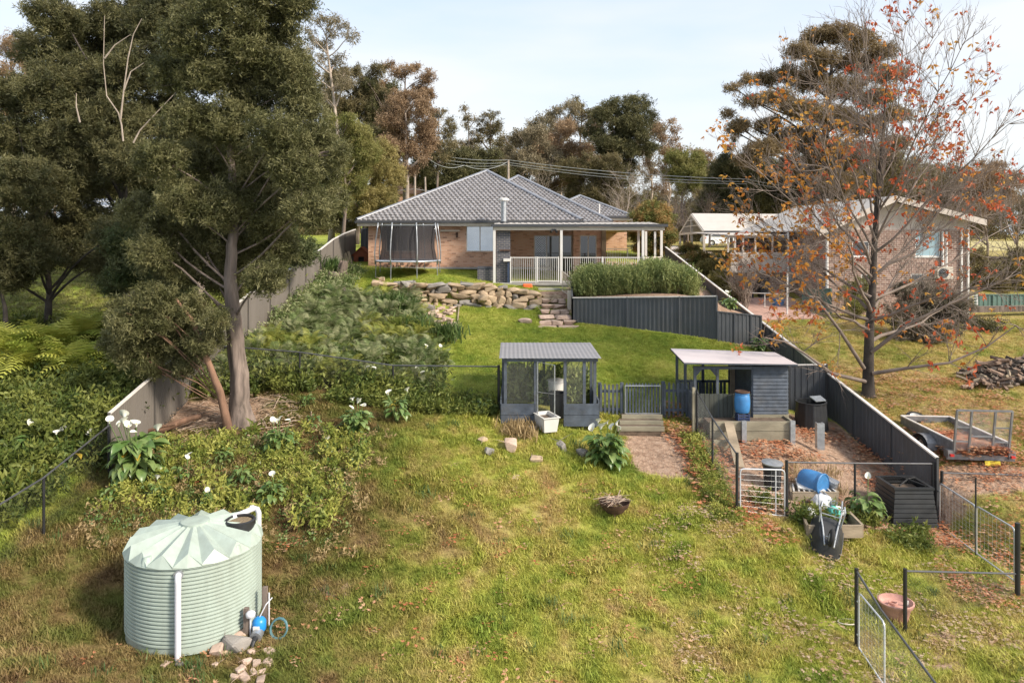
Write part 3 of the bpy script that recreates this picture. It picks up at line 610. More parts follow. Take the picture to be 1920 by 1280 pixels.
# ================================================================ HOUSE
def cells(mb, a0, a1, z0, z1, c0, c1, ops, ax='x'):
    us = sorted(set([a0, a1] + [v for o in ops for v in o[:2]])); zs = sorted(set([z0, z1] + [v for o in ops for v in o[2:]]))
    for i in range(len(us)-1):
        for j in range(len(zs)-1):
            um = (us[i]+us[i+1])/2; zm = (zs[j]+zs[j+1])/2
            if any(o[0] < um < o[1] and o[2] < zm < o[3] for o in ops): continue
            if ax == 'x': mb.box((us[i], c0, zs[j]), (us[i+1], c1, zs[j+1]))
            else: mb.box((c0, us[i], zs[j]), (c1, us[i+1], zs[j+1]))
    return mb
def window(par, x0, x1, z0, z1, y, n=2, fm='cream', gm='glass', name='window', w=.05, curtain=None, label=None):
    f = MB(); f.box((x0, y+.02, z0), (x1, y+.09, z0+w)).box((x0, y+.02, z1-w), (x1, y+.09, z1)).box((x0, y+.02, z0+w), (x0+w, y+.09, z1-w)).box((x1-w, y+.02, z0+w), (x1, y+.09, z1-w))
    for i in range(1, n): xm = lerp(x0, x1, i/n); f.box((xm-w/2, y+.025, z0+w), (xm+w/2, y+.085, z1-w))
    fo = part(f, name, M[fm], par, label=label)
    for i in range(n):
        a, b = lerp(x0, x1, i/n)+w/2, lerp(x0, x1, (i+1)/n)-w/2
        part(MB().box((a, y+.05, z0+w*.5), (b, y+.06, z1-w*.5)), 'pane', M[gm], fo)
    part(MB().box((x0-.04, y-.03, z0-.05), (x1+.04, y+.12, z0)), 'sill', M[fm] if fm != 'cream' else M['brick'], fo)
    return fo
house = thing('brick_house', 'single storey salmon brick house with grey tiled hip roof at the top of the yard', 'house', (-2, 40, CZ-1.6))
zw0, zw1, zp = CZ-1.75, CZ+.66, CZ-2.19
def X(px, Y): return (px-960)/F*Y
def Z(py, Y): return CZ - (py-HY)/F*Y
w1 = (X(724,40), X(786,40), Z(472,40), Z(423,40)); w2 = (X(874,40), X(926,40), Z(472,40), Z(423.5,40))
wm = MB(); cells(wm, -7.7, -.85, zw0, zw1, 40, 40.25, [w1, w2]); part(wm, 'front_wall', M['brick'], house)
part(MB().box((-7.7, 40.25, zw0), (-7.45, 60, zw1)), 'side_wall', M['brick'], house, label='left side wall of brick')
part(MB().box((-.85, 40.25, zp-.1), (-.6, 41, zw1)), 'return_wall', M['brick'], house)
d1 = (X(1001,41), X(1073,41), zp, Z(441,41)); wm = MB(); cells(wm, -.6, X(1076,41), zp-.1, zw1, 41, 41.25, [d1]); part(wm, 'verandah_wall', M['brick'], house)
bx0, bx1 = X(1075,40.3), X(1134,40.3); w3 = (X(1087,40.3), X(1119,40.3), zp+.5, Z(441,40.3)); wm = MB(); cells(wm, bx0, bx1, zp-.1, zw1, 40.3, 40.5, [w3]); part(wm, 'bay_wall', M['brick'], house)
part(MB().box((bx1-.25, 40.5, zp-.1), (bx1, 52, zw1+.1)), 'side_wall', M['brick'], house, label='right side wall under the verandah')
part(MB().box((bx0, 40.5, zp), (bx0+.2, 41, zw1)), 'return_wall', M['brick'], house)
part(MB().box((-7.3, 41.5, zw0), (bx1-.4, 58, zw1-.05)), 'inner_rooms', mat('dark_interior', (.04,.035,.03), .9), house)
window(house, *w1, 40, 3); window(house, *w2, 40, 2, gm='mirror')
dr = window(house, *d1, 41, 3, name='sliding_door'); window(house, *w3, 40.3, 2)
part(MB().box((X(1104,40.4), 40.36, w3[2]+.1), (X(1117,40.4), 40.40, w3[3]-.05)), 'curtain', M['curtain'], house)
lat = MB()                               # diamond screen on the left leaf of the sliding door
ax0, ax1 = d1[0]+.06, lerp(d1[0], d1[1], 1/3)
h_ = d1[3]-d1[2]; wd = ax1-ax0; q = -h_
while q < wd:
    for sgn in (0, 1):
        xa, xb = max(0, q), min(wd, q+h_)
        if xb > xa:
            za, zb_ = xa-q, xb-q
            A = (ax0+(xa if not sgn else wd-xa), 41.03, d1[2]+za); B_ = (ax0+(xb if not sgn else wd-xb), 41.03, d1[2]+zb_); lat.bar(A, B_, .012, .008)
    q += .13
part(lat, 'security_screen', M['steel'], dr, kind='stuff')
for wx, wy in ((X(857,40), Z(440,40)),): part(MB().box((wx-.05, 39.85, wy-.15), (wx+.05, 40, wy+.12)), 'wall_lamp', M['rust'], house)
part(MB().box((X(826,40), 39.9, Z(434,40)), (X(862,40), 39.99, Z(431,40))), 'clothes_airer', M['cream'], house)
# --- roof
def tileface(mb, O, U, V, poly, tw=.262, th=.32):
    O = Vector(O); U = Vector(U).normalized(); V = Vector(V).normalized(); N = U.cross(V).normalized()
    if N.z < 0: N = -N
    pts = [((Vector(p)-O).dot(U), (Vector(p)-O).dot(V)) for p in poly]; vmax = max(p[1] for p in pts)
    def rng(v):
        xs_ = []
        for i in range(len(pts)):
            (a, b), (c, d) = pts[i], pts[(i+1) % len(pts)]
            if abs(b-d) < 1e-9:
                if abs(v-b) < 1e-6: xs_ += [a, c]
            elif min(b,d)-1e-9 <= v <= max(b,d)+1e-9: xs_.append(a+(c-a)*(v-b)/(d-b))
        return (min(xs_), max(xs_)) if xs_ else None
    r = 0; v = 0.0; prof = [(0,.0),(.22,.055),(.5,.08),(.78,.055),(1,.0)]
    while v < vmax-.02:
        v2 = min(v+th, vmax); A = rng(v+1e-6); B = rng(v2-1e-6)
        if A and B:
            u0, u1 = min(A[0],B[0]), max(A[1],B[1]); k = math.floor(u0/tw - .5*(r%2)); jit = rnd.uniform(-.004,.004)
            while (k+.5*(r%2))*tw < u1:
                us = (k+.5*(r%2))*tw; up = rnd.uniform(.045,.058)+jit; row = []
                for (fu, h) in prof:
                    ua = min(max(us+fu*tw, A[0]), A[1]); ub = min(max(us+fu*tw, B[0]), B[1])
                    row.append((O+U*ua+V*(v-.03)+N*(h+up), O+U*ub+V*v2+N*(h), O+U*ua+V*(v-.03)+N*(h*.2-.01)))
                if (row[-1][0]-row[0][0]).length > .02 or (row[-1][1]-row[0][1]).length > .02:
                    n = len(mb.v)
                    for a, b, c in row: mb.v += [tuple(a), tuple(b), tuple(c)]
                    for i in range(4): p = n+3*i; mb.f += [(p, p+3, p+4, p+1), (p+2, p+5, p+3, p)]
                k += 1
        v += th; r += 1
    return mb
def capline(par, a, b, me):
    a = Vector(a); b = Vector(b); d = b-a; n = max(1, int(d.length/.42)); q = d.to_track_quat('X', 'Z').to_euler()
    for i in range(n):
        o = inst(me, 'ridge_cap', par, a + d*((i+.5)/n), q); o.rotation_euler.rotate_axis('Y', rnd.uniform(-.01,.03))
capmb = MB(); k_ = 6
for sx_ in (-.225, .225):
    for j in range(k_+1): t = math.pi*j/k_; capmb.v.append((sx_, .13*math.cos(t)*(1.1 if sx_ > 0 else 1), .085*math.sin(t)*(1.15 if sx_ > 0 else 1)))
for j in range(k_): capmb.f.append((j, j+1, k_+2+j, k_+1+j))
capme = capmb.mesh('ridge_cap', M['ridge'])
def hiproof(par, x0, x1, y0, y1, ze, ax, ay, za, name):
    A = Vector((ax, ay, za)); B = Vector((ax, y1, za)); c = [Vector((x0,y0,ze)), Vector((x1,y0,ze)), Vector((x1,y1,ze)), Vector((x0,y1,ze))]
    mb = MB(); vf = Vector((0, ay-y0, za-ze)); tileface(mb, c[0], (1,0,0), vf, [c[0], c[1], A])
    tileface(mb, c[3], (0,-1,0), (ax-x0, 0, za-ze), [c[3], c[0], A, B]); tileface(mb, c[1], (0,1,0), (ax-x1, 0, za-ze), [c[1], c[2], B, A])
    r = part(mb, name, M['tile'], par, smooth='auto', kind='stuff')
    und = MB(); und.poly([c[0]+Vector((0,0,-.03)), c[1]+Vector((0,0,-.03)), A+Vector((0,0,-.05))]); und.poly([c[3]-Vector((0,0,.03)), c[0]-Vector((0,0,.03)), A-Vector((0,0,.05)), B-Vector((0,0,.05))]); und.poly([c[1]-Vector((0,0,.03)), c[2]-Vector((0,0,.03)), B-Vector((0,0,.05)), A-Vector((0,0,.05))])
    part(und, 'roof_lining', M['gutter'], par)
    for p in (c[0], c[1]): capline(par, p+Vector((0,0,.07)), A+Vector((0,0,.07)), capme)
    capline(par, A+Vector((0,0,.07)), B+Vector((0,0,.07)), capme)
    g = MB(); g.box((x0-.06, y0-.12, ze-.10), (x1+.06, y0, ze+.0)); g.box((x1, y0, ze-.10), (x1+.12, y1, ze)); g.box((x0-.12, y0, ze-.10), (x0, y1, ze)); part(g, 'gutter', M['gutter'], par)
    f_ = MB(); f_.box((x0+.02, y0+.01, ze-.26), (x1-.02, y0+.05, ze-.102)); f_.box((x1-.05, y0+.05, ze-.26), (x1-.02, y1, ze-.102)); f_.box((x0+.02, y0+.05, ze-.26), (x0+.05, y1, ze-.102)); part(f_, 'fascia', M['cream'], par)
    part(MB().box((x0+.05, y0+.05, ze-.255), (x1-.05, y0+2.5, ze-.235)), 'soffit', M['cream'], par)
hiproof(house, -8.2, 3.7, 39.4, 60, CZ+.86, -1.55, 46.0, CZ+4.03, 'roof_tiles')
hiproof(house, -5, 5.9, 44, 60.5, CZ+.88, .42, 51, CZ+4.12, 'roof_tiles')
hiproof(house, 1.5, 8.35, 51.5, 61, CZ+1.42, 5.0, 55, CZ+3.0, 'roof_tiles')
part(MB().box((5.2, 52, CZ-1.5), (8.0, 60, CZ+1.25)), 'rear_wall', M['brick'], house)
# flue pipe
fl = MB(); fx, fy = X(944.5,38.5), 38.6; zf0, zf1 = Z(417,38.5), Z(376,38.5)
fl.tube([(fx,fy,zf0),(fx,fy,zf1)], .14, 14); fo = part(fl, 'flue', M['steel'], house, smooth='auto')
part(MB().lathe((fx,fy,zf1), [(.15,-.02),(.27,.0),(.27,.09),(.16,.13),(.0,.14)], 14), 'flue_cowl', M['white'], fo)
part(MB().lathe((fx,fy,zf0-.25), [(.34,0),(.30,.12),(.2,.22),(.15,.3)], 14), 'flue_flashing', M['black'], fo)
part(MB().tube([(6.0,51.3,CZ+.9),(6.0,51.3,CZ+2.3)], .05, 8), 'vent_pipe', M['white'], house)
# ---------------------------------------------------------------- verandah
ver = thing('verandah', 'flat roofed cream verandah on white posts wrapped around the right of the brick house', 'verandah', (3, 36, zp))
xl, xr = X(925,36), X(1246,36); zt = CZ+.34
part(MB().box((-.86, 36, CZ-2.95), (6.35, 41, zp-.10)).box((4.9, 41.05, CZ-2.95), (7.4, 52, zp-.10)), 'slab_edge', M['concrete'], ver)
part(MB().box((-.95, 35.9, zp-.10), (6.4, 41, zp)).box((5.1, 41.02, zp-.10), (7.4, 52, zp)), 'floor_slab', M['concrete'], ver)
part(MB().box((xl, 35.95, zt), (xr, 36.05, zt+.16)), 'beam', M['cream'], ver, label='front beam')
part(MB().box((xr-.1, 36.06, zt), (xr, 52, zt+.16)), 'beam', M['cream'], ver, label='side beam')
part(MB().box((xl+.02, 36.06, zt+.08), (xr-.12, 40.95, zt+.12)).box((5.05, 40.97, zt+.08), (xr-.12, 52, zt+.12)), 'ceiling', M['cream'], ver)
part(MB().box((xl-.1, 35.82, zt+.165), (xr+.14, 35.94, zt+.30)).box((xr+.02, 35.95, zt+.165), (xr+.14, 52, zt+.30)), 'gutter', M['gutter'], ver)
rs_ = MB(); nx_ = 54
for i in range(nx_):
    a = lerp(xl, xr, i/nx_); b_ = lerp(xl, xr, (i+1)/nx_); rs_.hexa([(a,35.9,zt+.20),(b_,35.9,zt+.20),(b_,40,zt+.42),(a,40,zt+.42),(a,35.9,zt+.235+.02*(i%2)),(b_,35.9,zt+.235+.02*(i%2)),(b_,40,zt+.455+.02*(i%2)),(a,40,zt+.455+.02*(i%2))])
part(rs_, 'roof_sheet', M['nroof'], ver); part(MB().box((5.3, 40.05, zt+.17), (xr, 52, zt+.25)), 'roof_sheet', M['nroof'], ver)
for px, yy, yb in ((927,36,zp-.25),(1052.5,36,zp-.12),(1205.5,36,CZ-2.6),(1240,37.6,CZ-2.4),(1197,39.5,zp),(1211,43,zp),(1228,46,zp)):
    x = X(px,yy); part(MB().box((x-.06,yy-.06,yb),(x+.06,yy+.06,zt)), 'post', M['white'], ver)
part(MB().box((X(1128,40.2),40.1,zp),(X(1136,40.2),40.28,zt+.05)), 'post', M['timber'], ver, label='brown timber post at the house corner')
sp_ = MB(); sx0 = X(1038,36); sp_.box((sx0-.09,35.78,zt-.02),(sx0+.09,35.94,zt+.06)); sp_.tube([(sx0-.08,35.8,zt),(sx0-.14,35.68,zt-.09)], [.04,.065], 8); sp_.tube([(sx0+.08,35.8,zt),(sx0+.14,35.68,zt-.09)], [.04,.065], 8); part(sp_, 'floodlight', M['black'], ver)
def railing(name, label, a, b, z0, z1, mt='white', gap=.10, posts=(), group=None, cat='railing', th=.018):
    a = Vector(a); b = Vector(b); d = b-a; L_ = d.length; t = thing(name, label, cat, a, group)
    for zz in (z0+.06, z1-.02): part(MB().bar(a+Vector((0,0,zz)), b+Vector((0,0,zz)), .04, .04), 'rail', M[mt], t)
    mb = MB().box((-th/2,-th/2,0),(th/2,th/2,z1-z0-.08)); me = mb.mesh('baluster', M[mt]); n = int(L_/gap)
    for i in range(1, n): inst(me, 'baluster', t, a + d*(i/n) + Vector((0,0,z0+.06)))
    for f_ in posts: p = a+d*f_; part(MB().box((p.x-.03,p.y-.03,z0),(p.x+.03,p.y+.03,z1+.02)), 'post', M[mt], t)
    return t
zr0, zr1 = zp+.0, Z(482,36)
railing('railing', 'cream baluster railing right of the grey brick pier', (X(957.5,36),36,0), (X(1005,36),36,0), zr0, zr1, posts=(0,1), group='cream railings of the verandah')
railing('verandah_gate', 'cream baluster gate in the middle of the verandah front', (X(1008,36),35.98,0), (X(1047,36),35.98,0), zr0+.03, zr1+.0, posts=(0,1), cat='gate')
railing('railing', 'long cream railing behind the rosemary hedge', (X(1056,36),36,0), (X(1203,36),36,0), zr0, zr1, posts=(.5,), group='cream railings of the verandah')
railing('railing', 'far cream railing at the back of the verandah', (X(1136,47),47,0), (X(1226,47),47,0), zp, Z(466,47), posts=(.45,1), group='cream railings of the verandah')
scr = thing('slatted_screen', 'short panel of solid cream slats at the right end of the verandah', 'screen', (X(1207,36.2),36.2,zp))
for i in range(7):
    a = lerp(X(1208,36.2), X(1238,37.4), i/7); b_ = lerp(X(1208,36.2), X(1238,37.4), (i+.9)/7); ya = lerp(36.2,37.4,i/7); part(MB().box((a,ya,CZ-2.4),(b_,ya+.03,Z(484,36.3))), 'slat', M['cream'], scr)
part(MB().bar((X(1207,36.1),36.12,Z(483,36.2)),(X(1240,37.4),37.35,Z(483,36.2)),.06,.05), 'rail', M['cream'], scr)
st_ = thing('verandah_step', 'pale concrete step below the verandah gate', 'step', (1.8,35.6,CZ-2.6))
part(MB().box((X(1009,35.5),35.3,CZ-3.05),(X(1051,35.5),35.98,CZ-2.42)), 'tread', M['concrete'], st_)
# barbecue pier and low planter in grey brick
pier = thing('barbecue_pier', 'charcoal brick chimney pier standing at the left end of the verandah', 'chimney', (X(945,36.6),36.6,zp))
x0, x1 = X(930.5,36.2), X(957,36.2); part(MB().box((x0,36.2,zp-.15),(x1,37.1,zt-.02)), 'shaft', M['gbrick'], pier)
part(MB().box((x0+.18,36.12,zt-1.0),(x1+.01,36.19,zt-.93)), 'lintel', M['rust'], pier)
part(MB().box((x0+.35,35.95,Z(490,36)),(x1+.03,36.19,Z(485,36))), 'counter', M['white'], pier); part(MB().box((x1-.14,36.0,zp-.1),(x1+.01,36.18,Z(490,36)-.005)), 'cabinet', mat('navy_blue', (.03,.05,.10), .6), pier)
pl_ = thing('brick_planter', 'low charcoal brick planter beside the pier', 'planter', (X(910,36.3),36.3,zp))
x0, x1 = X(895,36.2), X(924,36.2); part(MB().box((x0,36.2,CZ-2.5),(x1,37.2,Z(504,36.2))), 'wall', M['gbrick'], pl_)
bm_ = MB().box((-.045,-.12,0),(.045,.12,.11)).mesh('brick', mat('charcoal_soldier_brick', (.075,.08,.10), .8, 0, .3, 30))
for i in range(7): inst(bm_, 'brick', pl_, (x0+.055+i*.104, 36.3, Z(504,36.2)+.004))
# ---------------------------------------------------------------- sheet metal fences
def ribsheet(mb, a, b, za0, za1, zb0, zb1, pitch=.19, dep=.022, side=1):
    a = Vector((a[0],a[1],0)); b = Vector((b[0],b[1],0)); d = b-a; L_ = d.length; u = d/L_; nrm = Vector((-u.y,u.x,0))*side; n = max(2, int(L_/pitch)); pr = []
    for i in range(n):
        for q, h in ((0,0),(.35,0),(.45,1),(.9,1)): pr.append(((i+q)/n, h))
    pr.append((1,0)); k = len(mb.v)
    for t, h in pr:
        p = a + d*t + nrm*dep*h; mb.v += [(p.x,p.y,lerp(za0,zb0,t)), (p.x,p.y,lerp(za1,zb1,t))]
    for i in range(len(pr)-1): mb.f.append((k+2*i, k+2*i+2, k+2*i+3, k+2*i+1))
    return mb
def colorbond(name, label, posts, mt, cap, group=None, pitch=.19, pw=.06, stepped=False, plinth=None, postm=None, dep=.022, capw=.055):
    t = thing(name, label, 'fence', (posts[0][0], posts[0][1], posts[0][3]), group)
    for i in range(len(posts)-1):
        a, b = posts[i], posts[i+1]; zt0, zt1 = (a[2], b[2]) if not stepped else (a[2], a[2]); zb0, zb1 = a[3], b[3]
        pn = part(ribsheet(MB(), a, b, zb0+.03, zt0-.02, zb1+.03, zt1-.02, pitch, dep), 'panel', M[mt], t)
        part(MB().bar((a[0],a[1],zt0), (b[0],b[1],zt1), capw, .045), 'top_rail', M[cap], t)
        part(MB().bar((a[0],a[1],zb0+.03), (b[0],b[1],zb1+.03), .05, .06), 'bottom_rail', M[mt], t)
        if plinth: part(MB().bar((a[0]-.04,a[1],zb0-.10), (b[0]-.04,b[1],zb1-.10), .05, .2), 'plinth_board', M[plinth], t)
    for p in posts: part(MB().box((p[0]-pw/2,p[1]-pw/2,p[3]-.2),(p[0]+pw/2,p[1]+pw/2,p[2]+.02)), 'post', M[postm or mt], t)
    return t
M['postdk'] = mat('dark_fence_post', (.05,.052,.056), .5, 0, .1); M['postL'] = mat('dark_brown_fence_post', (.10,.09,.08), .6, 0, .1)
yr = [20.0 + 2.05*i for i in range(13)]
colorbond('sheet_fence', 'blue-grey sheet metal fence sloping down the right side beside the hen yard', [(float(XF(y)), y, CZ-5.9+.2165*(y-20), gz(float(XF(y))-.12, y)-.02) for y in yr], 'slate', 'capwhite', 'sheet metal boundary fences', plinth='sleeper', postm='postdk', dep=.008, capw=.10)
yl = [19.1 + 2.2*i for i in range(12)]; XLf = lambda y: -10.3+.05*(y-19.1)
colorbond('sheet_fence', 'brown-grey sheet metal fence sloping down the left side past the big tree', [(XLf(y), y, CZ+float(np.interp(y,[19.1,27.5,35.6,39.6,44.3],[-4.5,-2.2,-.84,.06,.57])), gz(XLf(y)+.1, y)-.05) for y in yl], 'fenceL', 'capwhite', 'sheet metal boundary fences', pitch=.1, postm='postL', dep=.012, capw=.08)
colorbond('sheet_fence', 'tall dark blue-grey sheet fence below the rosemary hedge', [(X(px,y), y, Z(t_,y), Z(b_,y)-.05) for px, y, t_, b_ in ((1073,31.95,558,608),(1176,31.3,557,614),(1274,30.65,556,626),(1344,30.05,555,638))], 'slate', 'capwhite', 'sheet fences across the yard', pitch=.17)
colorbond('sheet_fence', 'lower dark sheet fence at the right end of the hedge bed', [(X(px,y), y, Z(t_,y), Z(b_,y)-.05) for px, y, t_, b_ in ((1346,30.0,584,642),(1377,30.15,587,648),(1408,30.35,590,655),(1427,30.5,592,658))], 'slate', 'slate', 'sheet fences across the yard', pitch=.17)
colorbond('sheet_fence', 'short dark sheet fence between the hen house and right fence', [(X(1480,25.7),25.7,Z(684,25.7),Z(775,25.7)), (float(XF(25.7))-.05,25.7,Z(683,25.7),Z(775,25.7))], 'slate', 'capwhite', 'sheet fences across the yard', postm='postdk')
colorbond('sheet_fence', 'dark sheet fence closing the passage left of the house', [(XLf(44.5)+.05,44.5,CZ+.5,CZ-1.5), (-7.75,44.5,CZ+.5,CZ-1.5)], 'postdk', 'slate', 'sheet fences across the yard')
# ---------------------------------------------------------------- wire fences
def wmesh(mb, a0, a1, b0, b1, pitch=.085, r=.0013, diag=True):
    a0, a1, b0, b1 = map(Vector, (a0,a1,b0,b1)); L_ = (b0-a0).length; H = (a1-a0).length
    def pt(s, h): t = s/L_; return a0.lerp(b0, t).lerp(a1.lerp(b1, t), h/H)
    if diag:
        q = -H
        while q < L_:
            for sg in (0,1):
                s0, s1 = max(0,q), min(L_, q+H)
                if s1-s0 > .02:
                    h0, h1 = s0-q, s1-q
                    A, B = (pt(s0,h0), pt(s1,h1)) if not sg else (pt(s0,H-h0), pt(s1,H-h1)); mb.tube([A,B], r, 3, False)
            q += pitch
    else:
        s = 0
        while s <= L_: mb.tube([pt(s,0), pt(s,H)], r, 3, False); s += pitch*1.6
        h = 0
        while h <= H: mb.tube([pt(0,h), pt(L_,h)], r, 3, False); h += pitch
    return mb
def chain(name, label, pts, group='black wire mesh fences', pm='black', rr=.022, ends=True, wm='wire', pr=.03, wr=.0012):
    """pts: (x, y, z_top, z_bottom, has_post)"""
    t = thing(name, label, 'fence', (pts[0][0], pts[0][1], pts[0][3]), group)
    for p in pts:
        if p[4]:
            r = pr*(1.35 if p[4] == 2 else 1); part(MB().tube([(p[0],p[1],p[3]-.15),(p[0],p[1],p[2]+(.05 if p[4]==2 else 0))], r, 10), 'post', M[pm], t, smooth='auto')
    for a, b in zip(pts, pts[1:]): part(MB().tube([(a[0],a[1],a[2]),(b[0],b[1],b[2])], rr, 8), 'top_rail', M['capdk'] , t, smooth='auto')
    mb = MB()
    for a, b in zip(pts, pts[1:]): wmesh(mb, (a[0],a[1],a[3]+.03), (a[0],a[1],a[2]), (b[0],b[1],b[3]+.03), (b[0],b[1],b[2]), r=wr)
    part(mb, 'wire_mesh', M[wm], t, kind='stuff'); return t
M['capdk'] = mat('worn_black_rail', (.10,.10,.105), .3, .4, .25, 4); M['blackwire'] = mat('black_wire', (.05,.05,.05), .5, 0, .2)
def pp(px, t_, b_, Y, k=1): return (X(px,Y), Y, Z(t_,Y), Z(b_,Y), k)
chain('wire_fence', 'low black wire fence across the yard left of the netted cage', [pp(366,645,705,23.4,0), pp(562,660,728,23.5), pp(737,685,748,23.5), pp(935,687,765,23.4,2)], wm='blackwire')
chain('wire_fence', 'black wire fence running down beside the hen yard', [pp(1307,734,812,22.3,2), pp(1336,784,866,20.5), (X(1382,18.6),18.6,Z(852,18.6),Z(962,18.6),2)], wm='wire')
chain('wire_fence', 'black wire fence along the front of the hen yard', [pp(1475,866,965,18.8,2), pp(1603,868,952,19.5), pp(1749,869,975,20.05,2)], wm='blackwire')
chain('wire_fence', 'black wire fence leaving the lower end of the right sheet fence', [pp(1766,886,975,20.1,2), pp(1850,888,965,20.2,0), pp(1960,892,960,20.3)], wm='wire')
chain('wire_fence', 'black wire fence at the right edge behind the pink pot', [pp(1697,1070,1195,15.5,2), (X(1906,16.6),16.6,Z(1075,16.6),Z(1118,16.6),0)], wm='blackwire', wr=.001)
chain('wire_fence', 'black wire fence in the lower right corner running toward the camera', [(X(1606,15),15,Z(1070,15),Z(1208,15),2), (6.83,13.85,CZ-6.88,CZ-8.3,0), (6.55,11.4,CZ-6.92,CZ-8.55,2), (6.3,9.2,CZ-7.0,CZ-8.8,1)], wm='wire')
chain('wire_fence', 'wire fence with a pale rail below the left sheet fence', [(-10.25,19.0,Z(797,19.0),CZ-6.05,1), pp(82,895,1000,16.4), (-10.4,14.2,Z(985,14.2),CZ-7.0,0), (-10.5,11.5,CZ-6.3,CZ-7.6,1)], wm='blackwire', wr=.0008)
def wiregate(name, label, a, b, t0, b0, t1, b1, fr='gwire', r=.018, hor=True, group=None, stay=None, wr=.0022, pitch=.13):
    t = thing(name, label, 'gate', (a[0],a[1],b0), group); A0, A1, B0, B1 = Vector((*a,b0)), Vector((*a,t0)), Vector((*b,b1)), Vector((*b,t1))
    d = (B0-A0).normalized(); c = .08; fp = [A0, A1-Vector((0,0,c)), A1-Vector((0,0,c*.3))+d*c*.3, A1+d*c, B1-d*c, B1-Vector((0,0,c*.3))-d*c*.3, B1-Vector((0,0,c)), B0, A0]
    part(MB().tube(fp, r, 7), 'frame', M[fr], t, smooth='auto'); mb = MB(); wmesh(mb, A0, A1, B0, B1, pitch, wr, False); part(mb, 'weld_mesh', M['gwire'], t, kind='stuff')
    if stay: p = A0.lerp(B0, stay); q = A1.lerp(B1, stay); part(MB().tube([p,q], r*.8, 6), 'stay', M[fr], t)
    for h in (.2,.8): q = A0.lerp(A1, h); part(MB().tube([q-d*.07, q], .02, 6), 'hinge', M['steel'], t)
    return t
M['gatewhite'] = mat('bright_galvanised', (.62,.64,.68), .35, .3, .1)
Yg = 18.7; wiregate('wire_gate', 'small galvanised wire gate into the hen yard', (X(1388,18.63),18.63), (X(1471,18.78),18.78), Z(878,18.63), Z(957,18.63), Z(881,18.78), Z(967,18.78), 'gatewhite', .02, stay=.8, wr=.0013)
wiregate('wire_gate', 'left leaf of the long galvanised driveway gate', (X(1762,19.9),19.9), (X(1829,18.2),18.2), Z(905,19.9), Z(985,19.9), Z(948,18.2), Z(1035,18.2), 'gwire', .02, group='leaves of the driveway gate', pitch=.10)
wiregate('wire_gate', 'right leaf of the driveway gate beside the black post', (X(1831,18.15),18.15), (X(1902,16.7),16.7), Z(948,18.15), Z(1037,18.15), Z(990,16.7), Z(1088,16.7), 'gwire', .02, group='leaves of the driveway gate', pitch=.10)
gp_ = MB().tube([(X(1908,16.6),16.6,Z(1125,16.6)),(X(1908,16.6),16.6,Z(980,16.6))], .055, 12); solo(gp_, 'gate_post', M['black'], 'thick black post at the right end of the driveway gate', 'post', smooth='auto')
gp_ = MB().tube([(X(1829.5,18.17),18.17,Z(1040,18.17)),(X(1829.5,18.17),18.17,Z(895,18.17))], .02, 8); solo(gp_, 'gate_post', M['black'], 'thin black rod between the two driveway gate leaves', 'post', smooth='auto')
wiregate('wire_gate', 'little silver wire gate behind the lower right fence rail', (6.9,14.85), (6.86,13.75), CZ-7.05, CZ-8.15, CZ-7.1, CZ-8.25, 'gatewhite', .018, pitch=.09)
# ---------------------------------------------------------------- picket fence, gate, timber steps
pk = MB().slab([(-.035,0,0),(.035,0,0),(.035,0,1.02),(0,0,1.07),(-.035,0,1.02)], (0,.02,0)).mesh('picket', M['slate2'])
def picketrun(label, px0, px1, Y, top, bot, gap=.125):
    a, b = X(px0,Y), X(px1,Y); zb = Z(bot,Y); h = (Z(top,Y)-zb)/1.07; t = thing('picket_fence', label, 'fence', (a,Y,zb), 'blue-grey picket fence by the small gate')
    n = max(2, int((b-a)/gap))
    for i in range(n): inst(pk, 'picket', t, (a+(i+.5)*(b-a)/n, Y-.03, zb), (0,0,0), (1,1,h*rnd.uniform(.98,1.02)))
    for q in (.22,.78): part(MB().box((a,Y-.005,zb+h*q),(b,Y+.045,zb+h*q+.08)), 'rail', M['slate2'], t)
    for x in (a+.03, b-.03): part(MB().box((x-.05,Y,zb-.1),(x+.05,Y+.1,zb+h*1.08)), 'post', M['slate2'], t)
picketrun('picket fence between the netted cage and metal framed gate', 1123, 1168, 23.5, 718, 783)
picketrun('picket fence between the metal framed gate and hen house', 1242, 1300, 23.5, 716, 785)
gt = thing('picket_gate', 'picket gate with a pale metal frame at the top of timber steps', 'gate', (X(1205,23.45),23.45,Z(775,23.45)))
x0, x1, z0, z1 = X(1172,23.4), X(1238,23.4), Z(775,23.4), Z(723,23.4)
part(MB().tube([(x0,23.38,z0),(x0,23.38,z1),(x1,23.38,z1),(x1,23.38,z0),(x0,23.38,z0)], .024, 6), 'frame', M['steel'], gt)
for i in range(11): inst(pk, 'picket', gt, (lerp(x0+.06,x1-.06,i/10), 23.42, z0+.02), (0,0,0), (.8,1,.88))
for i, (ya, yb, yy) in enumerate(((778,787,23.1),(789,797,22.7),(800,808,22.3))):
    s = MB().box((X(1166-4*i,yy),yy,Z(ya,yy)-.13),(X(1242+2*i,yy),yy+.09,Z(ya,yy))); fo_ = MB().box((X(1168-4*i,yy),yy+.02,Z(yb,yy)-.25),(X(1240+2*i,yy),yy+.085,Z(ya,yy)-.132)).box((X(1168-4*i,yy),yy+.092,Z(yb,yy)-.25),(X(1240+2*i,yy),yy+.42,Z(ya,yy)-.03)); solo(fo_, 'step_soil', M['soil'], ['dark soil behind the top sleeper step','dark soil behind the middle sleeper step','dark soil behind the lowest sleeper step'][i], 'soil', kind='stuff'); o_ = solo(s, 'timber_step', M['sleeper'], ['top mossy sleeper step under the picket gate','middle mossy sleeper step below the picket gate','lowest mossy sleeper step next to the bare earth'][i], 'step', group='sleeper steps below the picket gate')
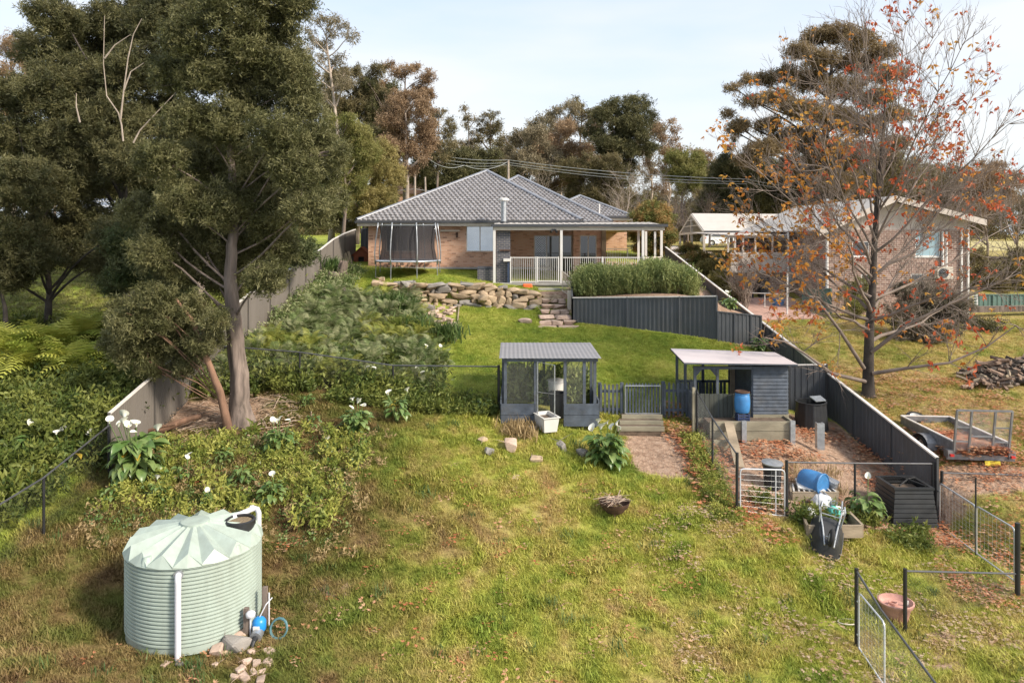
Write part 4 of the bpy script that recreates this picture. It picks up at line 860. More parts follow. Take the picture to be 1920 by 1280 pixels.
# ---------------------------------------------------------------- stone retaining wall
sw = thing('stone_wall', 'dry stacked sandstone retaining wall between lawn and house terrace', 'retaining wall', (-2,33.7,CZ-3.0))
def wtop(x): return float(np.interp(x, [-6,-5.2,-4.2,-2,-.5,1.2], [CZ-2.15,CZ-2.1,CZ-2.15,CZ-2.15,CZ-2.25,CZ-2.62]))
def wbot(x): return gz(x, 33.4)-.12
for row in range(5):
    x = -5.6 + rnd.uniform(0,.3)
    while x < 1.2:
        w_ = rnd.choice([.22,.3,.36,.45,.55,.7,.95]); H = wtop(x)-wbot(x); rh = H/5; zc = wbot(x)+rh*(row+.5)
        if H > .35:
            o = rock('stone', sw, 'stone' if rnd.random() > .25 else 'stoneg', (x+w_/2, 33.58+row*.06+rnd.uniform(-.05,.05), zc+rnd.uniform(-.03,.03)), (w_*1.22, .55, rh*rnd.uniform(1.2,1.9)), rnd.choice([0,math.pi])+rnd.uniform(-.3,.3), .28)
        x += w_
for i in range(9):   # big slabs on top
    x = -5.6 + i*.74; o = rock('stone', sw, 'stoneg' if i % 2 else 'stone', (x, 33.75+rnd.uniform(-.1,.15), wtop(x)+.0), (rnd.uniform(.6,1.15), .6, rnd.uniform(.16,.3)), rnd.uniform(-.2,.2), .14)
part(MB().box((-5.8,33.85,CZ-3.4),(1.15,33.95,CZ-2.45)), 'earth_backing', M['soil'], sw)
# loose rocks and stumps on the upper left bank
for i, (px, py, Y, s, l_, mk) in enumerate([(758,533,34.6,(1.3,.6,.42),'long pale slab rock on the bank under the trampoline','stoneg'),(707,532,34.9,(.6,.5,.4),'squared rock left of the long slab on the bank','stone'),
   (716,523,35.2,(.35,.3,.25),'small rock on top of the squared rock','stone'),(800,576,32.6,(.9,.5,.35),'dark rock at the top of the fern bank','stoneg'),(984,601,31.6,(.7,.4,.22),'pale flat rock on the lawn at foot of the wall','pink'),(905,560,33.2,(.6,.4,.4),'upright rock leaning on the stone wall','stone')]):
    p = P(px,py,Y); o = rock('rock', None, mk, p, s, rnd.uniform(-.2,.2), .1); props(o, l_, 'rock')
for i, (px, py, Y, r, h, l_) in enumerate([(630,548,33.4,.35,.5,'tall rough tree stump on the bank near the left fence'),(655,560,33,.42,.55,'split grey stump in the middle of the bank'),(678,566,32.6,.5,.45,'wide jagged stump above the ferns'),(706,574,32.2,.5,.35,'low flat stump beside the orange-tipped plant'),(640,512,36.8,.22,.8,'leaning log end by the boards'),(730,560,33.6,.5,.3,'half buried root stump left of the stone wall'),(622,520,36,.3,.45,'pale cut stump beside the lawn corner')]):
    b = G(px, Y); mb = MB(); k = 11; n0 = 0; pts = [b+Vector((0,0,-.2)), b+Vector((0,0,h*.4)), b+Vector((rnd.uniform(-.15,.15),0,h))]; flare(mb, pts, [r*1.25,r,r*.85], 22, 5, .3, h)
    for j in range(44, 66): v = mb.v[j]; mb.v[j] = (v[0], v[1], v[2]+rnd.uniform(-.22,.18)*h)
    mb.f.append(tuple(range(44,66))); solo(mb, 'tree_stump', M['bark'], l_, 'stump', b, 'stumps on the fern bank')
# stone steps
ss = thing('stone_steps', 'seven pinkish stone steps rising beside the sheet fence', 'steps', (2.0,32,CZ-3.7))
tr_ = [(1007,1088,614,31.3),(1010,1080,604,31.65),(1011,1072,594,32.05),(1014,1067,584,32.5),(1016,1062,574,33.0),(1016,1061,564,33.5),(1016,1054,556,34.0)]
for i, (a, b, y_, Y) in enumerate(tr_):
    z1 = Z(y_-3, Y); w_ = X(b,Y)-X(a,Y); n = 2+(i%2)
    for j in range(n):
        c = (X(a,Y)+w_*(j+.5)/n, Y+.2, z1-.09); o = rock('stone', ss, 'pink' if i < 6 else 'stone', c, (w_/n*1.2, .62, .22), rnd.choice([0,math.pi])+rnd.uniform(-.03,.03), .02)
    part(MB().box((X(a,Y)+.1, Y+.35, z1-.6), (X(b,Y)-.08, Y+.6, z1-.05)), 'core', M['stoneg'], ss)
# railing gate beside steps (leaning cream garden gate) and its post
gg = thing('garden_gate', 'narrow cream gate standing open beside the stone steps', 'gate', (X(1056,34.4),34.4,CZ-2.6))
a_ = Vector((X(1054,34.6),34.6,0)); b_ = Vector((X(1072,33.4),33.4,0)); zt0, zb0, zt1, zb1 = Z(508,34.6), Z(545,34.6), Z(522,33.4), Z(556,33.4)
fr = MB(); cs = [a_+Vector((0,0,zb0)), a_+Vector((0,0,zt0)), b_+Vector((0,0,zt1)), b_+Vector((0,0,zb1))]; fr.tube(cs+[cs[0]], .02, 6); part(fr, 'frame', M['cream'], gg)
for i in range(1, 9): t = i/9; part(MB().tube([cs[0].lerp(cs[3],t), cs[1].lerp(cs[2],t)], .011, 5), 'bar', M['cream'], gg)
solo(MB().box((X(1064,33),32.95,Z(590,33)),(X(1071,33),33.1,Z(545,33))), 'gate_post', M['cream'], 'cream post at the right edge of the stone steps', 'post')
colorbond('sheet_fence', 'narrow dark sheet panel seen edge-on beside the stone steps', [(X(1073,31.95),31.95,Z(556,31.95),Z(608,31.95)), (X(1071,35.4),35.4,Z(512,35.4),Z(553,35.4))], 'slate', 'slate', 'sheet fences across the yard', postm='slate')
# pink stone edging of the fern bed
eb = thing('stone_edging', 'pale pink crazy stones laid along the fern bed edge', 'garden edging', (X(848,31.5),31.5,CZ-3.6))
for i in range(46):
    t = rnd.random(); Y = lerp(33.2, 29.4, t); xe = lerp(X(858,33.2), X(852,29.4), t); x = xe - rnd.uniform(.05, .95)*lerp(1.9,.8,t)**.9; rock('stone', eb, 'pink', (x, Y, gz(x,Y)+.05), (rnd.uniform(.22,.5), rnd.uniform(.2,.4), .14), None, .1)
part(MB().bar((X(861,33.3),33.3,gz(X(861,33.3),33.3)+.05),(X(855,29.2),29.2,gz(X(855,29.2),29.2)+.05),.04,.16), 'edging_board', M['timber'], eb)
# ================================================================ netted garden cage
yf, yb = 22.3, 25.2; zt = Z(674,22.3); zb = Z(795,22.3)
cg = thing('garden_cage', 'netted blue-grey timber garden cage with open white door in mid yard', 'garden cage', (1.1,yf,zb))
x0, x1 = X(941,yf), X(1121,yf); zback = zt
def cpost(x, y, za, zc, w=.09, par=cg, nm='post', mt='slate2'): return part(MB().box((x-w/2,y-w/2,za),(x+w/2,y+w/2,zc)), nm, M[mt], par)
for px in (947,1003,1059,1095,1115): cpost(X(px,yf)+.01, yf+.05, zb-.1, zt-.06)
for f_ in (.02,.48,.98): cpost(lerp(x0,x1,f_), yb-.05, zb-.1, zt-.06)
for px in (1118,943): cpost(X(px,yf), (yf+yb)/2, zb-.1, zt-.06)
for a, b in (((x0,yf-.03),(x1,yf+.07)),((x0,yb-.07),(x1,yb+.03))): part(MB().box((a[0],a[1],zt-.06),(b[0],b[1],zt+.04)), 'top_beam', M['slate2'], cg)
for x in (x0, x1-.09): part(MB().box((x,yf+.075,zt-.06),(x+.09,yb-.075,zt+.035)), 'side_beam', M['slate2'], cg)
M['roofgrey'] = mat('grey_roof_panel', (.24,.235,.25), .5, 0, .16, 3, .15, 8, dirt=.25, stretch=(.3,2,1))
for i in range(4):
    ya, yb2 = lerp(yf-.12, yb+.12, i/4), lerp(yf-.12, yb+.12, (i+1)/4)+.02; mb = ribsheet(MB(), (x0-.08,ya), (x1+.10,ya), 0,0,0,0, .12, .0)
    mb = MB(); n = 46
    for j in range(n+1):
        x = lerp(x0-.08, x1+.10, j/n); h = .012*(j%2)+.006*i; mb.v += [(x,ya,zt+.05+h),(x,yb2,zt+.058+h)]
    for j in range(n): mb.f.append((2*j,2*j+2,2*j+3,2*j+1))
    part(mb, 'roof_panel', M['roofgrey'], cg)
zk = Z(755.5,yf)
for (a, b) in ((x0-.02,X(1003,yf)),(X(1057,yf),x1+.02)):
    for i in range(2): za, zc = lerp(zb-.05,zk,i/2), lerp(zb-.05,zk,(i+1)/2)-.012; part(MB().box((a,yf-.06,za),(b,yf-.005,zc)), 'board', M['slate2'], cg)
for i in range(2):
    za, zc = lerp(zb-.05,zk,i/2), lerp(zb-.05,zk,(i+1)/2)-.012
    part(MB().box((x0-.02,yb+.035,za+.2),(x1+.02,yb+.08,zc+.2)), 'board', M['slate2'], cg); part(MB().box((x1+.005,yf,za+.1),(x1+.05,yb,zc+.1)), 'board', M['slate2'], cg); part(MB().box((x0-.05,yf,za+.1),(x0-.005,yb,zc+.1)), 'board', M['slate2'], cg)
for (a, b) in ((X(950,yf),X(1000,yf)),(X(1063,yf),X(1093,yf))): part(MB().poly([(a,yf+.02,zk),(b,yf+.02,zk),(b,yf+.02,zt-.06),(a,yf+.02,zt-.06)]), 'netting', M['mesh'], cg)
part(MB().poly([(x0,yb,zk+.2),(x1,yb,zk+.2),(x1,yb,zt),(x0,yb,zt)]), 'netting', M['mesh'], cg); part(MB().poly([(x1-.02,yf,zk+.1),(x1-.02,yb,zk+.1),(x1-.02,yb,zt),(x1-.02,yf,zt)]), 'netting', M['mesh'], cg)
# open door, swung toward the camera
h0 = Vector((X(1008,22.2),22.2,0)); h1 = Vector((1.24,21.72,0)); d_ = part(MB().tube([h0+Vector((0,0,Z(794,22.2))),h0+Vector((0,0,zt-.05)),h1+Vector((0,0,zt-.07)),h1+Vector((0,0,Z(804,21.72))),h0+Vector((0,0,Z(794,22.2)))], .018, 6), 'door', M['steel'], cg)
part(MB().tube([h0+Vector((0,0,Z(735,22.2))),h1+Vector((0,0,Z(739,21.7)))], .012, 5), 'door_rail', M['steel'], d_)
part(MB().poly([h0+Vector((0,0,Z(794,22.2))),h1+Vector((0,0,Z(804,21.72))),h1+Vector((0,0,zt-.07)),h0+Vector((0,0,zt-.05))]), 'door_netting', meshmat('thin_wire_netting',(.4,.4,.4),.13), d_)
def tub(name, label, c, sx, sy, h, mt, tap=.82, rz=0, rim=.03, cat='tub', fill=None, group=None):
    t = thing(name, label, cat, c, group); mb = MB(); cs, sn = math.cos(rz), math.sin(rz)
    def rg(kx, ky, z): return [(c[0]+cs*a*kx-sn*b*ky, c[1]+sn*a*kx+cs*b*ky, c[2]+z) for a, b in ((-1,-1),(1,-1),(1,1),(-1,1))]
    lv = [rg(sx*tap,sy*tap,0), rg(sx,sy,h), rg(sx+rim,sy+rim,h), rg(sx+rim,sy+rim,h+.02), rg(sx-.02,sy-.02,h+.02), rg((sx-.03)*tap,(sy-.03)*tap,.05)]
    for r_ in lv: mb.v += r_
    for i in range(5):
        for j in range(4): mb.f.append((i*4+j, i*4+(j+1)%4, i*4+4+(j+1)%4, i*4+4+j))
    mb.f += [(3,2,1,0),(20,21,22,23)]; part(mb, 'body', M[mt], t)
    if fill: part(MB().poly(rg(sx*.93,sy*.93,h*.8)), 'filling', M[fill], t)
    return t
tub('planter_tub', 'white rectangular tub sitting in the doorway of the cage', (X(1024,22),22.0,gz(X(1024,22),22)+.02), .24, .42, .42, 'white', rz=.35, fill='soil')
def bin_(name, label, c, r, h, mt, lid=None, tap=.86, k=20, ribs=0, cat='bin', group=None, lidtilt=0):
    t = thing(name, label, cat, c, group); n = 6; mb = MB(); pr = [(0,0),(r*tap,0)] + [(lerp(r*tap,r,(i+1)/n) , h*(i+1)/n) for i in range(n)] + [(r+.025,h),(r+.025,h+.03),(r-.02,h+.03),(r*tap-.03,.05),(0,.05)]
    if ribs: k = ribs*4
    mb.lathe(c, pr, k)
    if ribs:
        for i, v in enumerate(mb.v):
            j = i % k
            if j % 4 in (1,2) and (i//k) in range(2, 8): mb.v[i] = (c[0]+(v[0]-c[0])*.93, c[1]+(v[1]-c[1])*.93, v[2])
    part(mb, 'body', M[mt], t, smooth='auto')
    if lid:
        lm = MB().lathe((0,0,0), [(r+.04,0),(r+.04,.03),(r*.7,.07),(.0,.085)], 20); me_ = lm.mesh('lid', M[lid], smooth='auto'); inst(me_, 'lid', t, (c[0],c[1],c[2]+h+.03), (lidtilt,lidtilt*.4,0))
    return t
gc = lambda px, Y: G(px, Y)
bin_('waste_bin', 'dark grey bin standing inside the cage doorway', gc(1046,23.0)+Vector((0,0,.0)), .27, .72, 'dkplastic')
bin_('storage_tub', 'white round lidded tub behind the dark bin in the cage', gc(1042,23.8)+Vector((0,0,.22)), .26, .55, 'white', 'white')
# ================================================================ hen house
cz = Z(784,22.7); yf, yb = 22.8, 25.2; zr = Z(683,22.7)-.05
ch = thing('hen_house', 'blue-grey weatherboard hen house with a pinkish white skillion roof', 'hen house', (6.9,23,cz))
xa, xb, xm = X(1300,yf), X(1476,yf), X(1411,yf)
rc = [Vector((X(1283,22.45),22.45,Z(680,22.45))), Vector((X(1496,22.45),22.45,Z(683,22.45))), Vector((X(1452,25.6),25.6,Z(661,25.6))), Vector((X(1257,25.6),25.6,Z(654,25.6)))]
M['hroof'] = mat('pinkish_white_steel', (.50,.45,.46), .45, .1, .06, 2, dirt=.06)
for s in range(4):                        # four overlapping roofing sheets, ridges running across the slope
    mb = MB(); N = 16; t0, t1 = s/4, (s+1)/4+.012; prev = None
    for j in range(N+1):
        t = lerp(t0, min(1,t1), j/N); a = rc[0].lerp(rc[3], t); b = rc[1].lerp(rc[2], t); h = .018 if j % 4 == 2 else 0; h += s*.004; mb.v += [tuple(a+Vector((0,0,h))), tuple(b+Vector((0,0,h)))]
    for j in range(N): mb.f.append((2*j,2*j+1,2*j+3,2*j+2))
    part(mb, 'roof_sheet', M['hroof'], ch)
part(MB().slab([p-Vector((0,0,.012)) for p in rc], (0,0,-.03)), 'roof_underside', M['slate2'], ch)
zr2 = zr-.02
for px in (1303,1345,1411): cpost(X(px,yf), yf, cz, zr2, .08, ch)
for x in (xa+.03, (xa+xm)/2, xm, xb-.04): cpost(x, yb, cz, zr2, .08, ch)
cpost(xa+.03, (yf+yb)/2, cz, zr2, .08, ch); cpost(xb-.04, yf, cz, zr2, .09, ch)
part(MB().box((xa,yf-.05,zr2-.09),(xm-.04,yf+.03,zr2)), 'beam', M['slate2'], ch)
nb = 13
for i in range(nb):
    za, zc = lerp(cz+.12, zr2, i/nb), lerp(cz+.12, zr2, (i+1)/nb); part(MB().hexa([(xm,yf-.075,za),(xb,yf-.075,za),(xb,yf-.02,za),(xm,yf-.02,za),(xm,yf-.05,zc-.004),(xb,yf-.05,zc-.004),(xb,yf-.02,zc-.004),(xm,yf-.02,zc-.004)]), 'weatherboard', M['slate2'], ch)
    part(MB().hexa([(xb+.005,yf,za),(xb+.05,yf,za),(xb+.05,yb,za),(xb+.005,yb,za),(xb+.005,yf,zc-.004),(xb+.03,yf,zc-.004),(xb+.03,yb,zc-.004),(xb+.005,yb,zc-.004)]), 'weatherboard', M['slate2'], ch)
part(MB().box((xm,yf,cz),(xm+.04,yb,zr2)), 'inner_wall', M['slate2'], ch); part(MB().box((xm,yb-.04,cz),(xb,yb,zr2)), 'back_wall', M['slate2'], ch)
part(MB().box((xm,yf-.07,cz-.08),(xb+.03,yf-.02,cz+.11)), 'base_board', M['sleeper'], ch); part(MB().box((xa,yf-.07,cz-.15),(xm-.02,yf-.02,cz-.01)), 'base_board', M['sleeper'], ch)
M['mossb'] = mat('green_black_boards', (.05,.058,.052), .85, 0, .35, 6, .3, 30, dirt=.4, stretch=(3,1,.3))
zl = Z(738,yf); n = 12
for i in range(n): a, b = lerp(xa+.06,xm-.06,i/n), lerp(xa+.06,xm-.06,(i+1)/n)-.012; part(MB().box((a,yf-.045,cz),(b,yf-.01,zl+rnd.uniform(-.01,.01))), 'vertical_board', M['mossb'], ch)
zb2 = Z(737,yb); zb3 = Z(713,yb)
for i in range(12): a = lerp(xa+.3,xm-.1,i/12); part(MB().box((a,yb-.02,cz-.1),(a+.085,yb,zb3)), 'back_picket', M['slate2'], ch)
part(MB().box((xa,yb-.04,zb3-.06),(xm,yb+.02,zb3+.02)), 'back_rail', M['slate2'], ch)
for sgn, cx in ((1, xa+.09), (-1, X(1342,yf))): part(MB().slab([(cx,yf-.02,zr2-.1),(cx+sgn*.17,yf-.02,zr2-.1),(cx,yf-.02,zr2-.3)], (0,.03,0)), 'corner_brace', M['slate2'], ch)
for (p, q) in (((xa+.04,yb+.01),(xm,yb+.01)),): part(MB().poly([(p[0],p[1],zb3),(q[0],q[1],zb3),(q[0],q[1],zr2),(p[0],p[1],zr2)]), 'netting', M['mesh'], ch)
part(MB().poly([(xa,yf,zl-.2),(xa,yb,zl-.2),(xa,yb,zr2),(xa,yf,zr2)]), 'netting', M['mesh'], ch)
for i in range(5): za = cz+i*.17; part(MB().box((xa-.03,yf+.05,za-.1),(xa-.005,yb-.05,za+.06)), 'side_board', M['slate2'], ch)
part(MB().box((X(1370,yb-.6),yb-.6,cz),(X(1383,yb-.6),yb-.5,zr2-.05)).box((X(1394,yb-.6),yb-.6,cz),(X(1408,yb-.6),yb-.5,zr2-.05)), 'nest_partition', M['timber'], ch)
# platform retaining boards
pf = thing('sleeper_wall', 'low retaining wall of mossy sleepers in front of the hen house', 'retaining wall', (7,22,CZ-6))
px0, px1, zt_ = X(1331,22), X(1486,22), Z(790,22)
for i in range(2):
    z1 = zt_-i*.285; part(MB().box((px0,21.96,z1-.27),(X(1395,22)-.04,22.05,z1)), 'sleeper', M['sleeper'], pf); part(MB().box((X(1395,22)+.04,21.96,z1-.27),(px1-.05,22.05,z1)), 'sleeper', M['sleeper'], pf)
    part(MB().box((px1-.01,22.06,z1-.27),(px1+.06,22.9,z1+.0)), 'sleeper', M['sleeper'], pf)
part(MB().box((X(1337,21.7),21.6,Z(829,21.6)-.2),(X(1376,21.6),21.72,Z(826,21.6))), 'sleeper', M['sleeper'], pf)
for px, yb_ in ((1395,822),(1486,826)): part(MB().box((X(px,21.9)-.07,21.86,Z(yb_,21.9)-.1),(X(px,21.9)+.07,21.95,zt_+.05)), 'steel_post', M['steel'], pf)
part(MB().box((px0,22.055,CZ-6.3),(px1-.02,22.88,zt_-.06)).box((xa+.05,22.89,CZ-6.3),(xb,25,cz-.02)), 'earth_fill', M['soil'], pf)
sb = MB().box((X(1531,22.0),21.95,Z(836,22)-.1),(X(1545,22),22.03,Z(793,22))).box((X(1531,22.0),22.031,Z(836,22)-.1),(X(1534,22),22.12,Z(793,22)-.002)).box((X(1542,22.0),22.031,Z(836,22)-.1),(X(1545,22),22.12,Z(793,22)-.002)); solo(sb, 'steel_post', M['steel'], 'bare galvanised channel post standing alone in the hen yard', 'post')
rmp = MB().bar((X(1366,21.95),21.93,Z(794,21.9)+.03), (X(1385,20.7),20.6,gz(X(1385,20.7),20.6)+.04), .26, .04); solo(rmp, 'ramp_board', M['timber'], 'weathered plank leaning from sleeper wall down into the yard', 'plank')
solo(MB().box((X(1298,22.35),22.3,Z(820,22.3)-.1),(X(1304,22.3),22.4,Z(727,22.3))), 'timber_post', M['sleeper'], 'weathered square timber post at the top of the yard fence', 'post')
# drum on crate
def crate(label, c, w, d, h, mt):
    t = thing('plastic_crate', label, 'crate', c); x, y, z = c
    for i in range(3):
        za = z+h*i/3; part(MB().box((x-w/2,y-d/2,za),(x+w/2,y-d/2+.02,za+h*.2)).box((x-w/2,y+d/2-.02,za),(x+w/2,y+d/2,za+h*.2)).box((x-w/2,y-d/2+.021,za),(x-w/2+.02,y+d/2-.021,za+h*.2)).box((x+w/2-.02,y-d/2+.021,za),(x+w/2,y+d/2-.021,za+h*.2)), 'band', M[mt], t)
    for a in (-w/2, -.015, w/2-.03):
        part(MB().box((x+a,y-d/2-.004,z),(x+a+.03,y-d/2+.018,z+h)), 'upright', M[mt], t)
    part(MB().box((x-w/2+.02,y-d/2+.02,z+.01),(x+w/2-.02,y+d/2-.02,z+.03)), 'base', M[mt], t); return t
M['navy'] = mat('dark_blue_plastic', (.03,.045,.11), .5, 0, .2)
dc = (X(1392,22.4), 22.42, Z(788,22.4)); crate('dark blue plastic crate under the blue drum', dc, .36, .34, .23, 'navy')
def drum(label, c, r, h, mt, lidm, rot=None, hole=False):
    t = thing('drum', label, 'drum', c); pr = [(0,0),(r*.80,0),(r*.90,h*.05),(r*.99,h*.3),(r,h*.45),(r*.99,h*.62),(r*.93,h*.80),(r*.86,h*.86),(r*.92,h*.88),(r*.92,h*.94),(r*.86,h*.95),(r*.84,h)]
    mb = MB().lathe((0,0,0), pr, 24); b = inst(mb.mesh('drum_body', M[mt], smooth='auto'), 'body', t, c)
    lm = MB().lathe((0,0,0), [(r*.97,h*.955),(r*.98,h*1.01),(r*.90,h*1.03),(r*.88,h*1.0),(0,h*.985)], 24); l_ = inst(lm.mesh('drum_lid', M[lidm], smooth='auto'), 'lid_ring', t, c)
    if rot: t.rotation_euler = rot
    return t
drum('upright blue drum with dark rim on a crate by the hen house', (dc[0],dc[1],dc[2]+.245), .23, .62, 'blue', 'rust')
c = gc(1491,GY(1490,918)); drum('blue drum lying on its side behind the yard fence', (c.x+.22,c.y+.1,c.z+.28), .29, .62, 'blue', 'blue', (R(90),R(0),R(35)))
cc = gc(1448,GY(1448,914)); bin_('bin', 'black bin with pale lid just inside the yard gate', cc, .24, .62, 'dkplastic', 'steel', .9, lidtilt=.08)
cc = gc(1521,24.3); cb = bin_('compost_bin', 'tall ribbed black compost bin by the right fence with open lid', cc, .46, .84, 'dkplastic', None, 1.16, ribs=11, cat='compost bin')
part(MB().hexa([(cc.x+.05,cc.y-.25,cc.z+.9),(cc.x+.4,cc.y-.2,cc.z+.92),(cc.x+.38,cc.y+.2,cc.z+.99),(cc.x+.0,cc.y+.15,cc.z+.97),(cc.x+.05,cc.y-.25,cc.z+.93),(cc.x+.4,cc.y-.2,cc.z+.95),(cc.x+.38,cc.y+.2,cc.z+1.02),(cc.x+.0,cc.y+.15,cc.z+1.0)]), 'lid', M['steel'], cb)
# square black compost box at the fence end
cx, cy = X(1697,19.7), 19.75; z0 = gz(cx,cy); bx = thing('compost_box', 'square ribbed black compost box at the lower end of the right fence', 'compost bin', (cx,cy,z0))
H = Z(906,19.75)-z0
for sx_, sy_, nm in ((0,-1,'front_wall'),(0,1,'back_wall'),(-1,0,'left_wall'),(1,0,'right_wall')):
    mb = MB(); n = 8
    for i in range(n):
        za, zc = H*i/n, H*(i+1)/n; w0, w1 = lerp(.56,.46,i/n), lerp(.56,.46,(i+1)/n)
        for (zz, w, o) in ((za,w0,.0),(za+.015,w0,.03),(zc-.02,w1,.03),(zc,w1,0)):
            w += o
            if sy_: mb.v += [(cx-w,cy+sy_*w,z0+zz),(cx+w,cy+sy_*w,z0+zz)]
            else: mb.v += [(cx+sx_*w,cy-w,z0+zz),(cx+sx_*w,cy+w,z0+zz)]
    for i in range(len(mb.v)//2-1): mb.f.append((2*i,2*i+1,2*i+3,2*i+2))
    part(mb, nm, M['dkplastic'], bx)
for a, b in (((-.52,-.52),(.52,-.44)),((-.52,.44),(.52,.52)),((-.52,-.44),(-.44,.44)),((.44,-.44),(.52,.44))): part(MB().box((cx+a[0],cy+a[1],z0+H),(cx+b[0],cy+b[1],z0+H+.05)), 'rim', M['dkplastic'], bx)
part(MB().tube([(cx-.3,cy-.35,z0+H+.06),(cx+.1,cy,z0+H+.12),(cx+.45,cy+.3,z0+H+.07)], .02, 6).tube([(cx+.35,cy-.4,z0+H+.07),(cx,cy+.1,z0+H+.14),(cx-.35,cy+.35,z0+H+.07)], .02, 6), 'cord', M['rubber'], bx)
part(MB().box((cx-.44,cy-.44,z0+.1),(cx+.44,cy+.44,z0+H-.15)), 'compost', M['soil'], bx)
# timber garden boxes
def gbox(name, label, pts, h, mt='timber', w=.045, slats=0):
    t = thing(name, label, 'garden box', sum(pts, Vector())/4)
    for i in range(4):
        a, b = pts[i], pts[(i+1)%4]; d = (b-a).normalized(); part(MB().bar(a+Vector((0,0,h/2))+d*w*.5, b+Vector((0,0,h/2))-d*w*.5, w, h), 'board', M[mt], t)
        part(MB().bar(a+Vector((0,0,h+.012))+d*w*.5, b+Vector((0,0,h+.012))-d*w*.5, .06, .022), 'capping', M[mt], t)
    part(MB().poly([p+Vector((0,0,.06)) for p in pts]), 'soil', M['soil'], t)
    for i in range(slats): q = (i+.5)/slats; part(MB().bar(pts[3].lerp(pts[2],q)+Vector((0,0,h+.035)), pts[0].lerp(pts[1],q)+Vector((0,0,h+.035)), .04, .02), 'slat', M['capwhite'], t)
    return t
def gq(lst, dz=0): return [Vector((X(a,Y), Y, gz(X(a,Y),Y)+dz)) for a, b, Y in lst]
ya_, yc_ = GY(1560,1018), GY(1540,975); bp = gq([(1514,0,ya_),(1618,0,ya_),(1588,0,yc_+.25),(1500,0,yc_+.25)]); zavg = sum(p.z for p in bp)/4; [setattr(p,'z',zavg) for p in bp]
print('box px', [(round(960+F*p.x/p.y), round(HY-(p.z+.28-CZ)*F/p.y)) for p in bp])
gbox('garden_box', 'empty timber garden box behind the tipped wheelbarrow', bp, .28); yb_x = ya_
y2, y3 = GY(1525,945), GY(1515,915); bp2 = gq([(1484,0,y2),(1572,0,y2),(1550,0,y3),(1482,0,y3)]); zavg = sum(p.z for p in bp2)/4; [setattr(p,'z',zavg) for p in bp2]
gbox('garden_box', 'low timber box with slatted rack inside the hen yard', bp2, .22, slats=9)
m_ = MB(); q = P(1515,925,19.2); m_.box((-.33,-.28,0),(.33,.28,.03)); mo = solo(m_, 'metal_tray', M['white'], 'flat white metal tray lying on the slatted timber box', 'tray', (0,0,0)); mo.location = (X(1518,(y2+y3)/2),(y2+y3)/2,zavg+.30); mo.rotation_euler = (R(8),R(4),R(-12))
m_ = MB().box((-.28,-.12,0),(.28,.12,.22)).box((-.28,-.13,.22),(.28,-.02,.25)); mo = solo(m_, 'metal_trough', M['steel'], 'grey metal feeder box tilted beside the white tray', 'feeder', (0,0,0)); mo.location = (X(1548,y3-.2),y3-.2,zavg+.27); mo.rotation_euler = (R(14),R(18),R(-38))
m_ = MB().box((-.06,-.42,0),(.06,.42,.02)).box((-.06,-.42,.021),(-.04,.42,.09)).box((.04,-.42,.021),(.06,.42,.09)); mo = solo(m_, 'metal_channel', M['steel'], 'short grey metal channel leaning off the slatted box', 'metal strip', (0,0,0)); mo.location = (X(1542,y2-.05),y2-.05,zavg+.16); mo.rotation_euler = (R(20),0,R(28))
# wheelbarrow upside down / leaning, plastic bags
wb = thing('wheelbarrow', 'black wheelbarrow tipped against the timber garden box, wheel upwards', 'wheelbarrow', (X(1548,ya_-.5),ya_-.5,gz(X(1548,ya_-.5),ya_-.5)))
yw = GY(1548,1046); bz = Vector((X(1548,yw), yw, gz(X(1548,yw),yw)-.02))
ub, vb = Vector((1,0,0)), Vector((.36,.76,.52)).normalized(); nb_ = ub.cross(vb).normalized()      # tray plane: u across, v along (up the slope), n away from tray bottom
if nb_.z < 0: nb_ = -nb_
nb_ = Vector((0,-.565,.825)).normalized(); ub = vb.cross(nb_).normalized(); nb_ = ub.cross(vb).normalized()
def wp(u, v, n): return bz + ub*u + vb*v + nb_*n
tr2 = MB(); N = 20
for (su, v0, v1, n) in ((.40,-.03,1.18,-.02),(.385,0,1.15,.0),(.34,.08,1.08,.13),(.25,.20,.94,.27)):
    for j in range(N):
        t = 2*math.pi*j/N; cu = math.copysign(abs(math.cos(t))**.6, math.cos(t)); cv = math.copysign(abs(math.sin(t))**.6, math.sin(t)); wv = 1-.28*max(0,-cv)
        tr2.v.append(tuple(wp(su*cu*(1-.10*(1-cv)), (v0+v1)/2+(v1-v0)/2*cv, n+.02)))
for i in range(3):
    for j in range(N): tr2.f.append((i*N+j, i*N+(j+1)%N, (i+1)*N+(j+1)%N, (i+1)*N+j))
tr2.f.append(tuple(3*N+j for j in range(N))); part(tr2, 'tray', M['dkplastic'], wb, smooth='auto')
rimp = [Vector(v) for v in tr2.v[:N]]; part(MB().tube(rimp+[rimp[0]], .016, 6), 'rim', M['black'], wb)
for s in (-1,1):
    part(MB().tube([wp(.10*s,.12,.33), wp(.16*s,.6,.33), wp(.25*s,1.15,.31), wp(.28*s,1.62,.22)], .02, 8), 'handle', M['steel'], wb)
    part(MB().tube([wp(.24*s,.75,.30), wp(.27*s,.95,.62), wp(.25*s,1.12,.62), wp(.24*s,1.22,.32)], .017, 7), 'leg', M['steel'], wb)
part(MB().tube([wp(-.26,1.0,.62), wp(.26,1.0,.62)], .014, 6).tube([wp(-.24,.9,.45), wp(.24,.9,.45)], .014, 6), 'brace', M['steel'], wb)
wc = wp(0,.22,.52); wh = MB(); kk = 22
for i in range(kk+1):
    t = 2*math.pi*i/kk; c_ = wc + (vb*math.cos(t)+nb_*math.sin(t))*.155; wh.v.append(tuple(c_)); 
